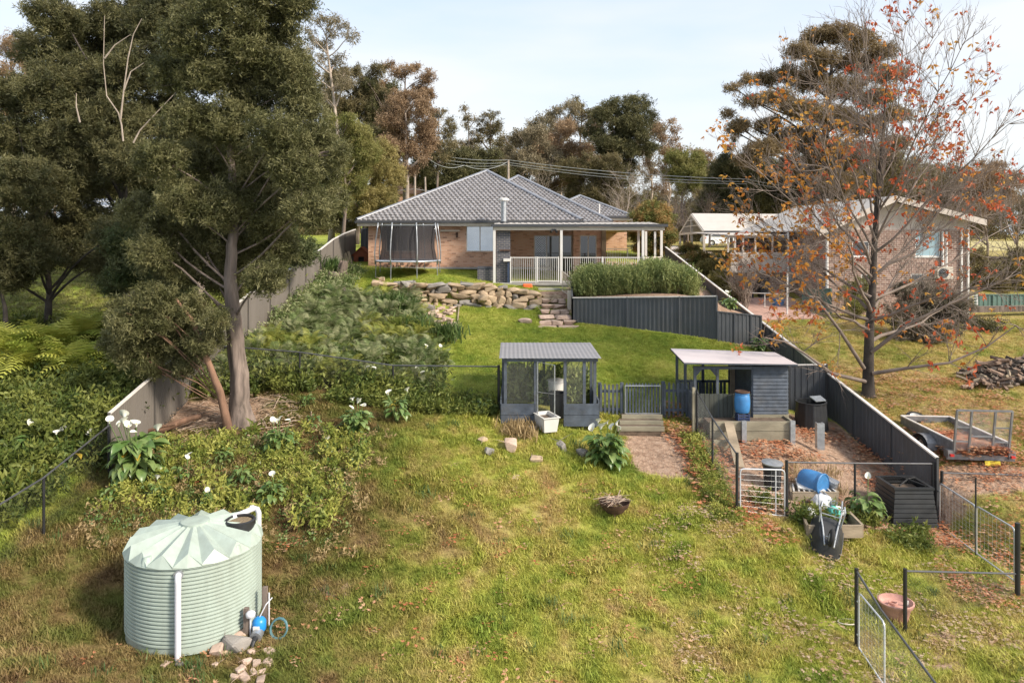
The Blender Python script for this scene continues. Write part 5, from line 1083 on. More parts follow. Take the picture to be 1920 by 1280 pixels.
wh = MB(); wh.tube([wc + (vb*math.cos(2*math.pi*i/kk)+nb_*math.sin(2*math.pi*i/kk))*.15 for i in range(kk+1)], .055, 8, False); part(wh, 'tyre', M['rubber'], wb, smooth='auto')
part(MB().tube([wc-ub*.05, wc+ub*.05], .09, 14), 'wheel_hub', M['steel'], wb); part(MB().tube([wc-ub*.12, wc+ub*.12], .012, 6), 'axle', M['steel'], wb)
def bagmesh(seed, s):
    r = random.Random(seed); bm = bmesh.new(); bmesh.ops.create_icosphere(bm, subdivisions=3, radius=1)
    ph = [r.uniform(0,6) for _ in range(6)]
    for v in bm.verts:
        c = v.co; k = 1+.13*math.sin(c.x*5+ph[0])*math.sin(c.y*4+ph[1])+.08*math.sin(c.z*9+ph[2]+c.x*7)+.05*math.sin(c.y*13+ph[3]); v.co = Vector((c.x*s[0], c.y*s[1], max(-.55,c.z)*s[2]))*k
    me = D.meshes.new('bag'); bm.to_mesh(me); bm.free(); me.polygons.foreach_set('use_smooth', [True]*len(me.polygons)); return me
for px, py, Y, s, mt, lb, sd in ((1540,968,17.3,(.26,.24,.26),'bag','big white plastic bag behind the wheelbarrow frame',1),(1518,985,17.1,(.16,.2,.15),'bag','small white plastic bag at left of the garden box',2),(1568,982,17.2,(.24,.17,.14),'bag','crumpled pale bag under the teal one',4)):
    me_ = bagmesh(sd, s); me_.materials.append(M[mt]); o = D.objects.new('plastic_bag', me_); COL.objects.link(o); Y = GY(px,py)+.25; o.location = (X(px,Y),Y,gz(X(px,Y),Y)+.16); props(o, lb, 'bag', 'plastic bags in the garden box')
me_ = bagmesh(9, (.17,.16,.17)); me_.materials.append(M['teal']); o = D.objects.new('plastic_bag', me_); COL.objects.link(o); Y = GY(1564,985)+.2; o.location = (X(1563,Y),Y,gz(X(1563,Y),Y)+.2); props(o, 'shiny teal plastic bag beside the white bags', 'bag', 'plastic bags in the garden box')
# ================================================================ water tank
TX, TY = -6.28, 14.8; TZ = CZ-7.62; TR = 1.25
tk = thing('water_tank', 'pale green ribbed poly water tank with a star shaped lid', 'water tank', (TX,TY,TZ))
Ht = Z(1062,TY-TR)-TZ-.03; pr = [(0,0),(TR*.985,0),(TR*.985,.14)]; nrb = 21
for i in range(nrb):
    z = .14+(Ht-.14)*i/nrb; dz = (Ht-.14)/nrb; pr += [(TR-.034,z+.002),(TR-.034,z+dz*.16),(TR,z+dz*.30),(TR+.004,z+dz*.58),(TR,z+dz*.86),(TR-.034,z+dz*.995)]
pr += [(TR,Ht)]
part(MB().lathe((TX,TY,TZ), pr, 96), 'wall', M['tank'], tk, smooth='auto')
lid = MB(); n = 16; nc = (0,0)
ring = []
for i in range(2*n):
    t = 2*math.pi*i/(2*n)+.1; hi = i % 2; ring.append((t, hi))
c_in = [(TX+.24*math.cos(t), TY+.24*math.sin(t), TZ+Ht+.36+.02*h) for t, h in ring]
r_out = [(TX+(TR+.03-(.12 if h else 0))*math.cos(t), TY+(TR+.03-(.12 if h else 0))*math.sin(t), TZ+Ht+(.205 if h else .02)) for t, h in ring]
r_bot = [(TX+(TR+.03)*math.cos(t), TY+(TR+.03)*math.sin(t), TZ+Ht-.015) for t, h in ring]
lid.v = c_in+r_out+r_bot; m2 = 2*n
for i in range(m2):
    j = (i+1)%m2; lid.f += [(i,j,m2+j),(i,m2+j,m2+i)]; lid.f += [(m2+i,m2+j,2*m2+j,2*m2+i)]
part(lid, 'lid', M['tank'], tk)
part(MB().lathe((TX,TY,TZ+Ht+.33), [(.27,.0),(.27,.07),(.20,.085),(.1,.07),(0,.075)], 24), 'lid_hub', M['tank'], tk, smooth='auto')
hx, hy = TX+.84*math.cos(R(22)), TY+.84*math.sin(R(22)); part(MB().lathe((hx,hy,TZ+Ht+.20), [(.30,-.16),(.30,.10),(.27,.12),(.25,.10),(.25,.05)], 28), 'inlet_ring', M['black'], tk, smooth='auto')
part(MB().lathe((hx,hy,TZ+Ht+.20), [(.25,.06),(.0,.065)], 20), 'inlet_strainer', mat('leafy_strainer', (.20,.15,.09), .9, 0, .6, 30), tk)
for t in (R(-112),R(-28)):   # lifting lugs
    c_ = Vector((TX+(TR-.10)*math.cos(t), TY+(TR-.10)*math.sin(t), TZ+Ht+.09)); part(MB().tube([c_+Vector((0,0,-.08)),c_+Vector((0,0,.05))], [.12,.07], 10), 'lifting_lug', M['tank'], tk, smooth='auto')
a0 = math.atan2(-(TY-0)+.0, -TX); t = math.atan2(P(338,1062,TY-TR).y-TY, P(338,1062,13.62).x-TX); ov = Vector((math.cos(t),math.sin(t),0))
q = Vector((TX,TY,TZ))+ov*(TR+.07); part(MB().tube([q-ov*.1+Vector((0,0,Ht-.12)), q-ov*.02+Vector((0,0,Ht-.12)), q+Vector((0,0,Ht-.16)), q+Vector((0,0,Ht-.24)), q+Vector((0,0,-.15))], .056, 14), 'overflow_pipe', M['pvc'], tk, smooth='auto')
part(MB().tube([q-ov*.09+Vector((0,0,Ht-.12)), q-ov*.03+Vector((0,0,Ht-.12))], .085, 16), 'pipe_flange', M['steel'], tk)
pe = Vector((TX+(TR+.09)*math.cos(R(46)), TY+(TR+.09)*math.sin(R(46)), TZ)); pi_ = P(437,972,15.3)
part(MB().tube([pe, pe+Vector((0,0,Ht+.20)), pe+Vector((-.03,0,Ht+.27)), pe+Vector((-.10,0,Ht+.29)), pi_+Vector((0,0,.03)), pi_+Vector((-.06,-.02,-.06))], .056, 14), 'inlet_pipe', M['pvc'], tk, smooth='auto')
part(MB().tube([pe+Vector((-.10,0,Ht+.29)), pe+Vector((-.17,-.02,Ht+.285))], .068, 14), 'pipe_elbow', M['pvc'], tk)
# pump
pb = G(486, 14.25); pmp = thing('water_pump', 'small bright blue pump with a steel nose beside the tank', 'pump', pb)
M['pblue'] = mat('bright_blue_casting', (.02,.24,.62), .35, 0, .1)
mb = MB().lathe((pb.x,pb.y,pb.z+.22), [(0,-.09),(.10,-.09),(.13,-.05),(.13,.10),(.10,.15),(.05,.18),(0,.18)], 18); part(mb, 'housing', M['pblue'], pmp, smooth='auto')
part(MB().box((pb.x-.07,pb.y-.15,pb.z+.22),(pb.x+.05,pb.y-.125,pb.z+.28)), 'label_plate', M['white'], pmp); part(MB().tube([(pb.x,pb.y-.05,pb.z+.14),(pb.x+.01,pb.y-.25,pb.z+.12)], .11, 16), 'motor', M['steel'], pmp, smooth='auto')
part(MB().tube([(pb.x+.01,pb.y-.25,pb.z+.12),(pb.x+.01,pb.y-.36,pb.z+.11),(pb.x+.01,pb.y-.42,pb.z+.05)], [.055,.045,.03], 12), 'coupling', M['black'], pmp); part(MB().box((pb.x-.1,pb.y-.12,pb.z-.04),(pb.x+.1,pb.y+.1,pb.z+.05)), 'foot', M['black'], pmp)
part(MB().tube([(pb.x,pb.y,pb.z+.38),(pb.x+.12,pb.y+.03,pb.z+.62),(pb.x+.22,pb.y+.1,pb.z+.72)], .012, 6), 'pipe', M['pvc'], pmp)
for px, Y, h, l_ in ((462,14.2,.60,'stake left of the blue pump with a white cap beside it'),(497,14.6,.78,'taller grey stake right of the blue pump')):
    b = G(px,Y); s = thing('timber_stake', l_, 'stake', b, 'stakes by the tank'); part(MB().box((b.x-.045,b.y-.04,b.z-.1),(b.x+.045,b.y+.04,b.z+h)), 'stake', M['bark'], s); part(MB().tube([(b.x+.08,b.y-.02,b.z-.05),(b.x+.085,b.y-.02,b.z+h*.86)], .016, 8), 'riser', M['pvc'], s)
    if px == 462: part(MB().lathe((b.x+.10,b.y-.06,b.z+h*.82), [(0,-.06),(.085,-.03),(.09,.04),(.05,.075),(0,.08)], 14), 'cap', M['pvc'], s, smooth=True)
b = G(522,14.2); m_ = MB().tube([b+Vector((.16*math.cos(i*.5),.08*math.sin(i*.5)+.02*i/8,.03+.16+.16*math.sin(i*.5))) for i in range(26)], .018, 6); solo(m_, 'garden_hose', mat('blue_green_hose', (.07,.16,.18), .5), 'coil of blue-green hose lying beside the pump', 'hose')
# ---------------------------------------------------------------- river stones by the tank
SL = ['large brown boulder','pale rounded stone','orange stone','pinkish cobble','grey cobble']
rk = [(440,1215,.30,.5,.30,'stoneg','largest brown boulder between tank and pump'),(407,1222,.24,.2,.16,'pink','pale rough rock at the front right of the tank'),(425,1222,.2,.12,.09,'stone','flat orange stone against the brown boulder'),
 (462,1240,.15,.12,.10,'pink','pink cobble right below the white-capped stake'),(470,1222,.14,.12,.09,'pink','small round stone touching the brown boulder'),(481,1245,.16,.12,.1,'pink','pinkish stone directly under the pump nose'),(503,1242,.2,.16,.1,'pink','pink oval stone right of the pump nose'),(505,1222,.22,.14,.1,'pink','pink stone close beside the oval stone'),(452,1256,.18,.14,.1,'pink','pinkish cobble at the left of the lower heap'),(440,1270,.15,.13,.1,'pink','cream stone at the bottom of the stone heap'),
 (458,1271,.18,.14,.1,'pink','rounded pink stone low in the middle of the heap'),(475,1262,.16,.12,.1,'pink','pink cobble between pump nose and lowest stones'),(490,1258,.14,.12,.08,'pink','little pink stone right side of the lower heap'),(430,1205,.15,.15,.1,'pink','pinkish stone just above the brown boulder'),(450,1196,.3,.25,.18,'pink','pinkish rock behind the left stake'),(335,1243,.18,.1,.07,'stoneg','flat grey stone in front of the overflow pipe'),(310,1243,.16,.09,.05,'pink','thin pale stone below the tank'),(489,1274,.16,.12,.08,'pink','lowest pink stone of the heap near picture bottom'),(385,1208,.12,.1,.08,'stoneg','little grey stone touching the tank base'),(404,1245,.1,.08,.06,'pink','tiny pink stone between boulder and grey flat stone')]
for a in rk:
    Y = GY(a[0],a[1]+3); x = X(a[0],Y); z = gz(x,Y); o = rock('stone', None, a[5], (x,Y,z+a[4]*.3), (a[2]*1.35,a[3]*1.35,a[4]*1.4), None, .2); props(o, a[6] or 'small pinkish stone in the heap around the pump', 'stone', 'stones around the pump')
# rocks in the rough grass
for px, py, Y, s, l_, mk in ((957,832,21.2,(.55,.4,.36),'pale pink-topped rock in front of the cage','pink'),(917,846,20.9,(.34,.3,.28),'dark round rock left of the pink-topped rock','stoneg'),(1052,834,21.2,(.42,.36,.32),'grey-brown rock midway between cage and white lilies','stoneg'),
  (1091,848,20.8,(.5,.34,.26),'dark rock just left of the white lily clump','stoneg'),(1006,860,20.6,(.4,.3,.2),'low brown rock sunk in grass below the cage','stone'),(996,801,22.0,(.5,.35,.2),'flat pale rock at the foot of the cage','stone'),(967,895,19.9,(.3,.2,.1),'small pale rock sunk in the straw-coloured grass','pink'),(905,822,21.6,(.35,.25,.15),'half hidden tan rock left of the cage corner','stone')):
    Y = GY(px, py+s[2]*25); x = X(px,Y); rock('rock', None, mk, (x,Y,gz(x,Y)+s[2]*.3), s, None, .2); props(COL.objects[-1], l_, 'rock', 'rocks in the rough grass')
# fire bowl
b = G(1152,GY(1152,962)); fb = thing('fire_bowl', 'rusty iron fire bowl heaped with dry sticks on the lawn', 'fire bowl', b)
part(MB().lathe((b.x,b.y,b.z), [(.0,.06),(.2,.08),(.33,.20),(.37,.30),(.385,.30),(.35,.20),(.22,.05),(0,.03)], 28), 'bowl', M['rust'], fb, smooth='auto')
for k in range(3): t = k*2.1+.4; part(MB().bar((b.x+.2*math.cos(t),b.y+.2*math.sin(t),b.z-.08),(b.x+.22*math.cos(t),b.y+.22*math.sin(t),b.z+.12),.03,.03), 'leg', M['rust'], fb)
mb = MB()
for i in range(46):
    t = rnd.uniform(0,6.28); c_ = b+Vector((rnd.gauss(-.05,.11),rnd.gauss(0,.1),.26+rnd.uniform(0,.12))); L_ = rnd.uniform(.12,.33); d = Vector((math.cos(t),math.sin(t),rnd.uniform(-.25,.3))); mb.tube([c_-d*L_,c_+Vector((0,0,.02)),c_+d*L_], [.007,.012,.005], 4)
mb.tube([b+Vector((0,0,.2)),b+Vector((.16,.1,.55))], .014, 5); part(mb, 'sticks', mat('dry_stick', (.33,.25,.19), .9, 0, .4), fb, kind='stuff')
# terracotta pot
b = G(1696,15.55)+Vector((.0,.35,0)); pt = thing('flower_pot', 'wide pink terracotta pot behind the black fence post', 'pot', b)
part(MB().lathe(b, [(0,0),(.20,0),(.29,.42),(.34,.46),(.36,.53),(.33,.54),(.30,.48),(.26,.44),(.0,.43)], 28), 'body', M['pot'], pt, smooth='auto')
part(MB().tube([b+Vector((.08*math.cos(i*.6)-.06,.08*math.sin(i*.6),.46+i*.002)) for i in range(22)], .014, 6), 'coiled_hose', M['pot'], pt); part(MB().box((b.x+.17,b.y-.05,b.z+.42),(b.x+.25,b.y-.03,b.z+.55)), 'tag', M['white'], pt)
b = G(1589,15.6); solo(MB().tube([b+Vector((.2*math.cos(i*.45),.12*math.sin(i*.45),.03)) for i in range(15)], .012, 6), 'hose_loop', M['cream'], 'thin pale hose loop on bare ground left of the corner post', 'hose')
# ================================================================ trampoline
tc_ = Vector((X(765,37.2), 37.3, 0)); tz = gz(tc_.x, 37.2); tp = thing('trampoline', 'round trampoline with black net and curved silver poles before the house', 'trampoline', (tc_.x, 37.3, tz))
TRr = 1.62; z_m = Z(489,37.3); z_t = Z(419,37.3)
ringp = lambda r, z, k=40: [(tc_.x+r*math.cos(2*math.pi*i/k), 37.3+r*math.sin(2*math.pi*i/k), z) for i in range(k+1)]
part(MB().tube(ringp(TRr,z_m), .03, 6, False), 'frame', M['steel'], tp, smooth=True)
part(MB().lathe((tc_.x,37.3,z_m), [(TRr+.03,.02),(TRr-.05,.05),(TRr-.30,.04),(TRr-.30,.02)], 40), 'edge_pad', mat('blue_grey_pad', (.42,.47,.55), .6), tp)
part(MB().lathe((tc_.x,37.3,z_m), [(TRr-.30,.015),(0,.01)], 40), 'jumping_mat', M['rubber'], tp)
part(MB().lathe((tc_.x,37.3,0), [(TRr-.18,z_m+.05),(TRr-.30,z_m+.6),(TRr-.32,z_m+1.1),(TRr-.2,z_t-.1)], 48), 'safety_net', M['net'], tp, smooth=True)
part(MB().tube(ringp(TRr-.18,z_t-.1), .018, 5, False), 'top_ring', M['steel'], tp)
for k in range(8):
    t = 2*math.pi*(k+.5)/8; u = Vector((math.cos(t),math.sin(t),0)); c_ = Vector((tc_.x,37.3,0))
    part(MB().tube([c_+u*(TRr+.04)+Vector((0,0,z_m-.15)), c_+u*(TRr+.07)+Vector((0,0,z_m+.4)), c_+u*(TRr+.02)+Vector((0,0,z_m+1.0)), c_+u*(TRr-.06)+Vector((0,0,z_m+1.5)), c_+u*(TRr-.10)+Vector((0,0,z_t+.02))], .03, 8), 'pole', M['steel'], tp, smooth=True)
    zf = gz(c_.x+u.x*TRr, 37.3+u.y*TRr); part(MB().tube([c_+u*(TRr)+Vector((0,0,z_m)), c_+u*(TRr+.03)+Vector((0,0,zf+.05)), c_+u*(TRr-.02)+Vector((0,0,zf))], .022, 6), 'leg', M['steel'], tp)
    part(MB().tube([c_+u*(TRr-.19)+Vector((0,0,z_m+.06)), c_+u*(TRr-.31)+Vector((0,0,z_m+.8)), c_+u*(TRr-.2)+Vector((0,0,z_t-.12))], .012, 5), 'net_pole', M['black'], tp)
# clutter under/behind: firewood along wall
b = Vector((X(760,39.7),39.75,gz(X(760,39.7),39.7)))
lw = MB().tube([(-.0,-.16,0),(0,.16,0)], .08, 9).mesh('log', M['wood'])
wp_ = thing('firewood_row', 'low row of split logs along the wall behind the trampoline', 'firewood', b)
for i in range(26): inst(lw, 'log', wp_, (b.x+rnd.uniform(-1.35,1.35), b.y+rnd.uniform(-.08,.06), b.z+.08+(i%3)*.12), (0,rnd.uniform(0,3),rnd.uniform(-.2,.2)), (rnd.uniform(.7,1.1),)*3)
# kennel
kb = Vector((X(677,42),42,Z(497.5,42))); kn = thing('dog_kennel', 'small red-brown wooden dog kennel left of the house wall', 'kennel', kb)
w, h, dp = .42, .62, .9; kx, ky, kz = kb
wm = MB(); cells(wm, kx-w, kx+w, kz, kz+h, ky, ky+.03, [(kx-.16,kx+.16,kz,kz+.48)]); wm.slab([(kx-w,ky,kz+h),(kx+w,ky,kz+h),(kx,ky,kz+h+.38)], (0,.03,0)); part(wm, 'front', M['doghouse'], kn)
part(MB().box((kx-w,ky+.03,kz),(kx-w+.03,ky+dp,kz+h)).box((kx+w-.03,ky+.03,kz),(kx+w,ky+dp,kz+h)).box((kx-w,ky+dp,kz),(kx+w,ky+dp+.03,kz+h)), 'walls', M['doghouse'], kn); part(MB().box((kx-.3,ky+.1,kz),(kx+.3,ky+.2,kz+.6)), 'interior', M['rubber'], kn)
for s in (-1,1): part(MB().slab([(kx,ky-.1,kz+h+.43),(kx+s*(w+.12),ky-.1,kz+h-.07),(kx+s*(w+.12),ky+dp+.1,kz+h-.07),(kx,ky+dp+.1,kz+h+.43)], (0,0,-.035)), 'roof_board', M['doghouse'], kn)
for (pa, pb_, l_) in (((636,473),(652,500),'wide pale board leaning on the left fence near the kennel'),((652,471),(660,499),'narrow board leaning beside the wide one near the kennel')):
    Y = 41; a = P(pa[0]+(6 if pa[0]<640 else 1),pa[1],Y+.1); b = P(pb_[0],pb_[1],Y-.3); wd = .40 if pa[0] < 640 else .14; d = (b-a); s = Vector((1,0,0))*wd
    solo(MB().slab([a-s*.5,a+s*.5,b+s*.5,b-s*.5],(0,.04,0)), 'leaning_board', M['timber'], l_, 'board', group='boards by the kennel')
b = P(989,538,35.7); solo(MB().lathe((0,0,0), [(0,0),(.24,0),(.27,.06),(.27,.22),(.24,.28),(0,.28)], 20).__class__() if False else MB().hexa([(b.x-.25,b.y-.15,b.z-.13),(b.x+.25,b.y-.15,b.z-.13),(b.x+.25,b.y+.15,b.z-.13),(b.x-.25,b.y+.15,b.z-.13),(b.x-.22,b.y-.12,b.z+.15),(b.x+.22,b.y-.12,b.z+.15),(b.x+.22,b.y+.12,b.z+.15),(b.x-.22,b.y+.12,b.z+.15)]), 'orange_tub', M['orange'], 'bright orange plastic tub upturned against the verandah slab', 'tub')
o = COL.objects[-1]; bv = o.modifiers.new('round', 'BEVEL'); bv.width = .05; bv.segments = 3
solo(MB().box((-7.9,39.2,gz(-8,39.3)-.05),(2.0,39.95,gz(-6,39.6)+.03)), 'wall_path', M['concrete'], 'thin concrete path along the foot of the house wall', 'path', kind='structure')
# ================================================================ neighbour on the right
nh = thing('brick_house', 'dark red brick neighbouring house with a low white gable roof', 'house', (18,36,CZ-4))
Yn = 36.0; xa, xb = X(1548,Yn), X(1815,Yn); zb_, zt_ = CZ-4.3, Z(431,Yn)
ops = [(X(1598,Yn),X(1630,Yn),Z(481,Yn),Z(452,Yn)),(X(1716,Yn),X(1763,Yn),Z(481,Yn),Z(434,Yn)),(X(1708,Yn),X(1734,Yn),Z(531,Yn),Z(513,Yn)),(X(1615,Yn),X(1633,Yn),Z(530,Yn),Z(514,Yn))]
wm = MB(); cells(wm, xa, xb, zb_, zt_, Yn, Yn+.25, ops); part(wm, 'gable_wall', M['nbrick'], nh)
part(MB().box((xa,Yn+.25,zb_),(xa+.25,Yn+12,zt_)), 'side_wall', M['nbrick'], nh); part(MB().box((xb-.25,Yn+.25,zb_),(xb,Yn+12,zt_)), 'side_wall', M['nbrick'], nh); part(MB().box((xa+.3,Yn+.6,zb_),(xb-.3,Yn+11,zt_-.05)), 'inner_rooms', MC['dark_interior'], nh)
for i, o_ in enumerate(ops): window(nh, *o_, Yn, 1, 'white', 'blueglass' if i == 1 else 'glass')
xe0, xe1, xap = xa-.55, xb+.5, X(1668,Yn); zap = Z(368,Yn); ze0 = Z(431,35.5); ze1 = Z(412,35.5)
part(MB().slab([(xa,Yn+.06,zt_),(xb,Yn+.06,zt_),(xb,Yn+.06,ze1-.1),(xap,Yn+.06,zap-.22),(xa,Yn+.06,ze0+.05)], (0,.1,0)), 'gable_cladding', M['cladding'], nh)
for (p, q) in (((xe0,ze0),(xap,zap)),((xap,zap),(xe1,ze1))):
    part(MB().slab([(p[0],35.4,p[1]),(q[0],35.4,q[1]),(q[0],48,q[1]),(p[0],48,p[1])], (0,0,-.06)), 'roof_sheet', M['nroof'], nh)
    part(MB().slab([(p[0],35.38,p[1]),(q[0],35.38,q[1]),(q[0],35.38,q[1]-.28),(p[0],35.38,p[1]-.28)], (0,-.03,0)), 'barge_board', M['cladding'], nh)
for px, w in ((1768,.06),(1775,.05),(1551,.07)): x = X(px,Yn-.1); part(MB().tube([(x,Yn-.08,Z(500 if px>1600 else 590,Yn)),(x,Yn-.08,Z(434,Yn))], w, 8), 'downpipe', M['white'], nh)
part(MB().box((X(1800,Yn),Yn-.1,zb_),(X(1803,Yn),Yn,zt_)), 'downpipe', M['white'], nh); part(MB().box((X(1812,Yn),Yn-.12,zb_+.2),(X(1815,Yn),Yn-.01,zt_+.1)), 'downpipe', M['white'], nh)
# recessed middle part with tall windows
Ym = 40.0; xm0, xm1 = X(1475,Ym), xa+.1; wm = MB(); wo_ = [(X(1484,Ym),X(1499,Ym),Z(497,Ym),Z(446,Ym)),(X(1522,Ym),X(1541,Ym),Z(497,Ym),Z(446,Ym)),(X(1479,Ym),X(1488,Ym),Z(533,Ym),Z(504,Ym)),(X(1500,Ym),X(1527,Ym),Z(572,Ym),Z(508,Ym)),(X(1529,Ym),X(1546,Ym),Z(572,Ym),Z(508,Ym))]
cells(wm, xm0, xm1, zb_, Z(436,Ym), Ym, Ym+.2, wo_); part(wm, 'recessed_wall', M['nbrick'], nh)
for i, o_ in enumerate(wo_): window(nh, *o_, Ym, 1, 'white', 'blueglass' if i < 3 else 'glass', 'window' if i < 3 else 'garage_window', label=None)
# long carport roof
ridge0, ridge1 = P(1297,400,52), P(1545,402,52); ev0, ev1 = P(1320,432,48.5), P(1538,433,48.5); bk0, bk1 = P(1275,436,55.5), P(1500,436,55.5)
part(MB().slab([ridge0, ridge1+Vector((1,0,0)), ev1+Vector((1.6,0,0)), ev0], (0,0,-.05)), 'long_roof', M['nroof'], nh); part(MB().slab([ridge0+Vector((0,.01,0)), bk0, bk1, ridge1+Vector((0,.01,0))], (0,0,-.05)), 'long_roof', M['nroof'], nh, label='rear slope of the long roof')
part(MB().box((ev0.x,48.35,ev0.z-.2),(ev1.x+1.6,48.45,ev0.z-.03)), 'gutter', M['gutter'], nh)
sk = [ridge0.lerp(ev0,.08).lerp(ridge1.lerp(ev1,.08),.60)]; part(MB().box((sk[0].x,49.9,sk[0].z-.35),(sk[0].x+.9,50.9,sk[0].z+.0)), 'skylight', M['white'], nh)
for a, b in ((ridge0,ev0),(ridge0,bk0),(bk0,ev0)): part(MB().bar(a+Vector((-.03,0,-.12)), b+Vector((-.03,0,-.12)), .08, .14), 'gable_truss', M['cream'], nh)
for f_ in (.3,.6): part(MB().bar(ridge0.lerp(ev0,f_)+Vector((-.03,0,-.12)), ridge0.lerp(bk0,f_)+Vector((-.03,0,-.12)), .05, .06), 'gable_truss', M['cream'], nh)
for q in (ev0, bk0, ridge0, ev0+Vector((3.2,0,0))): part(MB().box((q.x-.07,q.y-.07,gz(q.x,q.y)-.1),(q.x+.07,q.y+.07,q.z-.15)), 'carport_post', M['cream'], nh)
fp_ = P(1549,398,46); part(MB().tube([fp_+Vector((0,0,-.5)), P(1549,376,46)], .13, 12), 'flue', M['steel'], nh); part(MB().tube([P(1549,377,46), P(1549,373,46)], .18, 12), 'flue_cowl', M['steel'], nh)
# deck with screened balcony
Yd = 39.6; dx0, dx1 = X(1370,Yd), X(1477,Yd); part(MB().box((dx0,Yd,Z(511,Yd)),(dx1,Yd+.06,Z(473,Yd))), 'balcony_panel', M['cladding'], nh); part(MB().box((dx0,Yd+.07,Z(511,Yd)),(dx1,Yd+5,Z(508,Yd))), 'deck_floor', M['timber'], nh)
part(MB().box((dx0+.1,Yd+.3,zb_),(dx1,Yd+.5,Z(512,Yd))), 'base_wall', M['nbrick'], nh); part(MB().box((X(1380,Yd+4.8),Yd+4.8,Z(508,Yd)),(dx1,Yd+5,CZ+.3)), 'deck_wall', M['nbrick'], nh)
for px in (1365,1378,1393,1416,1448,1477): x = X(px,Yd); part(MB().box((x-.045,Yd-.05,Z(473,Yd)),(x+.045,Yd+.04,Z(438,Yd))), 'deck_post', M['cladding'], nh)
part(MB().box((X(1364,Yd),Yd-.06,Z(446,Yd)),(dx1,Yd+.05,Z(442,Yd))), 'deck_beam', M['cladding'], nh); part(MB().slab([(X(1362,Yd),Yd-.2,Z(440,Yd)),(dx1+1.2,Yd-.2,Z(440,Yd)),(dx1+1.2,Yd+8,Z(436,Yd+8)),(X(1362,Yd),Yd+8,Z(436,Yd+8))], (0,0,-.05)), 'deck_roof', M['nroof'], nh)
x = X(1478,Yd-.3); part(MB().tube([(x,Yd-.3,zb_+.4),(x,Yd-.3,Z(436,Yd))], .05, 8), 'downpipe', M['white'], nh)
dw = MB(); N = 8
for i in range(N):
    for j in range(3):
        qd = [(lerp(9.6,12.9,(j+a)/3)+.25*(lerp(46,72,(i+b)/N)-46)*.3, lerp(46,72,(i+b)/N)) for a, b in ((0,0),(1,0),(1,1),(0,1))]; dw.slab([(x, y, gz(x,y)+.05) for x, y in qd], (0,0,-.06))
solo(dw, 'driveway', mat('pale_driveway', (.50,.44,.40), .9, 0, .1), 'pale concrete driveway running past the carport to the street', 'driveway', kind='structure')
solo(MB().box((X(1405,39),38.9,gz(13,38.9)),(X(1412,39),39.3,gz(13,38.9)+1.0)).box((X(1425,39),38.9,gz(13,38.9)),(X(1440,39),39.4,gz(13,38.9)+1.1)), 'patio_clutter', M['dkplastic'], 'dark barbecue and boxes against the wall under the balcony', 'clutter')
b = P(1459,545,37.5); bin_('tub', 'blue round tub on the neighbouring paved patio', (b.x,b.y,gz(b.x,b.y)), .3, .3, 'blue', cat='tub')
# air conditioner
ac = thing('air_conditioner', 'white air conditioning unit on the brick gable wall', 'air conditioner', (X(1765,Yn),Yn,Z(511,Yn))); x0, x1, z0, z1 = X(1751,Yn), X(1780,Yn), Z(523,Yn), Z(500,Yn)
part(MB().box((x0,Yn-.32,z0),(x1,Yn-.02,z1)), 'case', M['cream'], ac); cx_ = lerp(x0,x1,.38); cz_ = (z0+z1)/2
part(MB().tube([(cx_,Yn-.335,cz_),(cx_,Yn-.325,cz_)], .24, 20), 'fan_opening', M['black'], ac)
for k in range(3): part(MB().tube([(cx_+(.07+.07*k)*math.cos(t*.4),Yn-.345,cz_+(.07+.07*k)*math.sin(t*.4)) for t in range(17)], .008, 4), 'grille_ring', M['steel'], ac)
# green sheet screen, paving, rail
colorbond('sheet_fence', 'green sheet metal screen at the corner of the neighbouring house', [(X(1505,36.6),36.6,Z(543,36.6),Z(581,36.6)),(X(1531,36),36.0,Z(542,36),Z(584,36)),(X(1558,35.6),35.6,Z(541,35.6),Z(585,35.6))], 'green', 'green')
pvb = [(11.2,34.0),(14.2,34.0),(14.6,39),(9.9,39)]; mb = MB(); pav = thing('paved_patio', 'pink paved patio below the neighbouring balcony', 'patio', (12,36,gz(12,36))); pav['kind'] = 'structure'
n1, n2 = 10, 9
for i in range(n1):
    for j in range(n2):
        def q(u, v): a = Vector((*pvb[0],0)).lerp(Vector((*pvb[1],0)),u); b = Vector((*pvb[3],0)).lerp(Vector((*pvb[2],0)),u); p = a.lerp(b,v); return Vector((p.x,p.y,gz(p.x,p.y)+.06))
        e = .03/2; qs = [q((i+e)/n1,(j+e)/n2),q((i+1-e)/n1,(j+e)/n2),q((i+1-e)/n1,(j+1-e)/n2),q((i+e)/n1,(j+1-e)/n2)]; part(MB().slab(qs,(0,0,-.05)), 'paver', M['paver'], pav)
rl = thing('handrail', 'thin pale pipe handrail across the pink paved patio', 'handrail', (11.5,36.2,gz(11.5,36.2)))
ra = [P(1398,549,37.5), P(1434,550,37), P(1475,552,36.2)]; part(MB().tube(ra, .025, 6), 'rail', M['white'], rl)
for p in ra: part(MB().tube([p, Vector((p.x,p.y,gz(p.x,p.y)))], .022, 6), 'post', M['white'], rl)
x = X(1476,35); solo(MB().tube([(x,35,gz(x,35)),(x,35,Z(510,35))], .04, 8), 'pole', M['white'], 'tall white pole at the edge of the pink paving', 'pole')
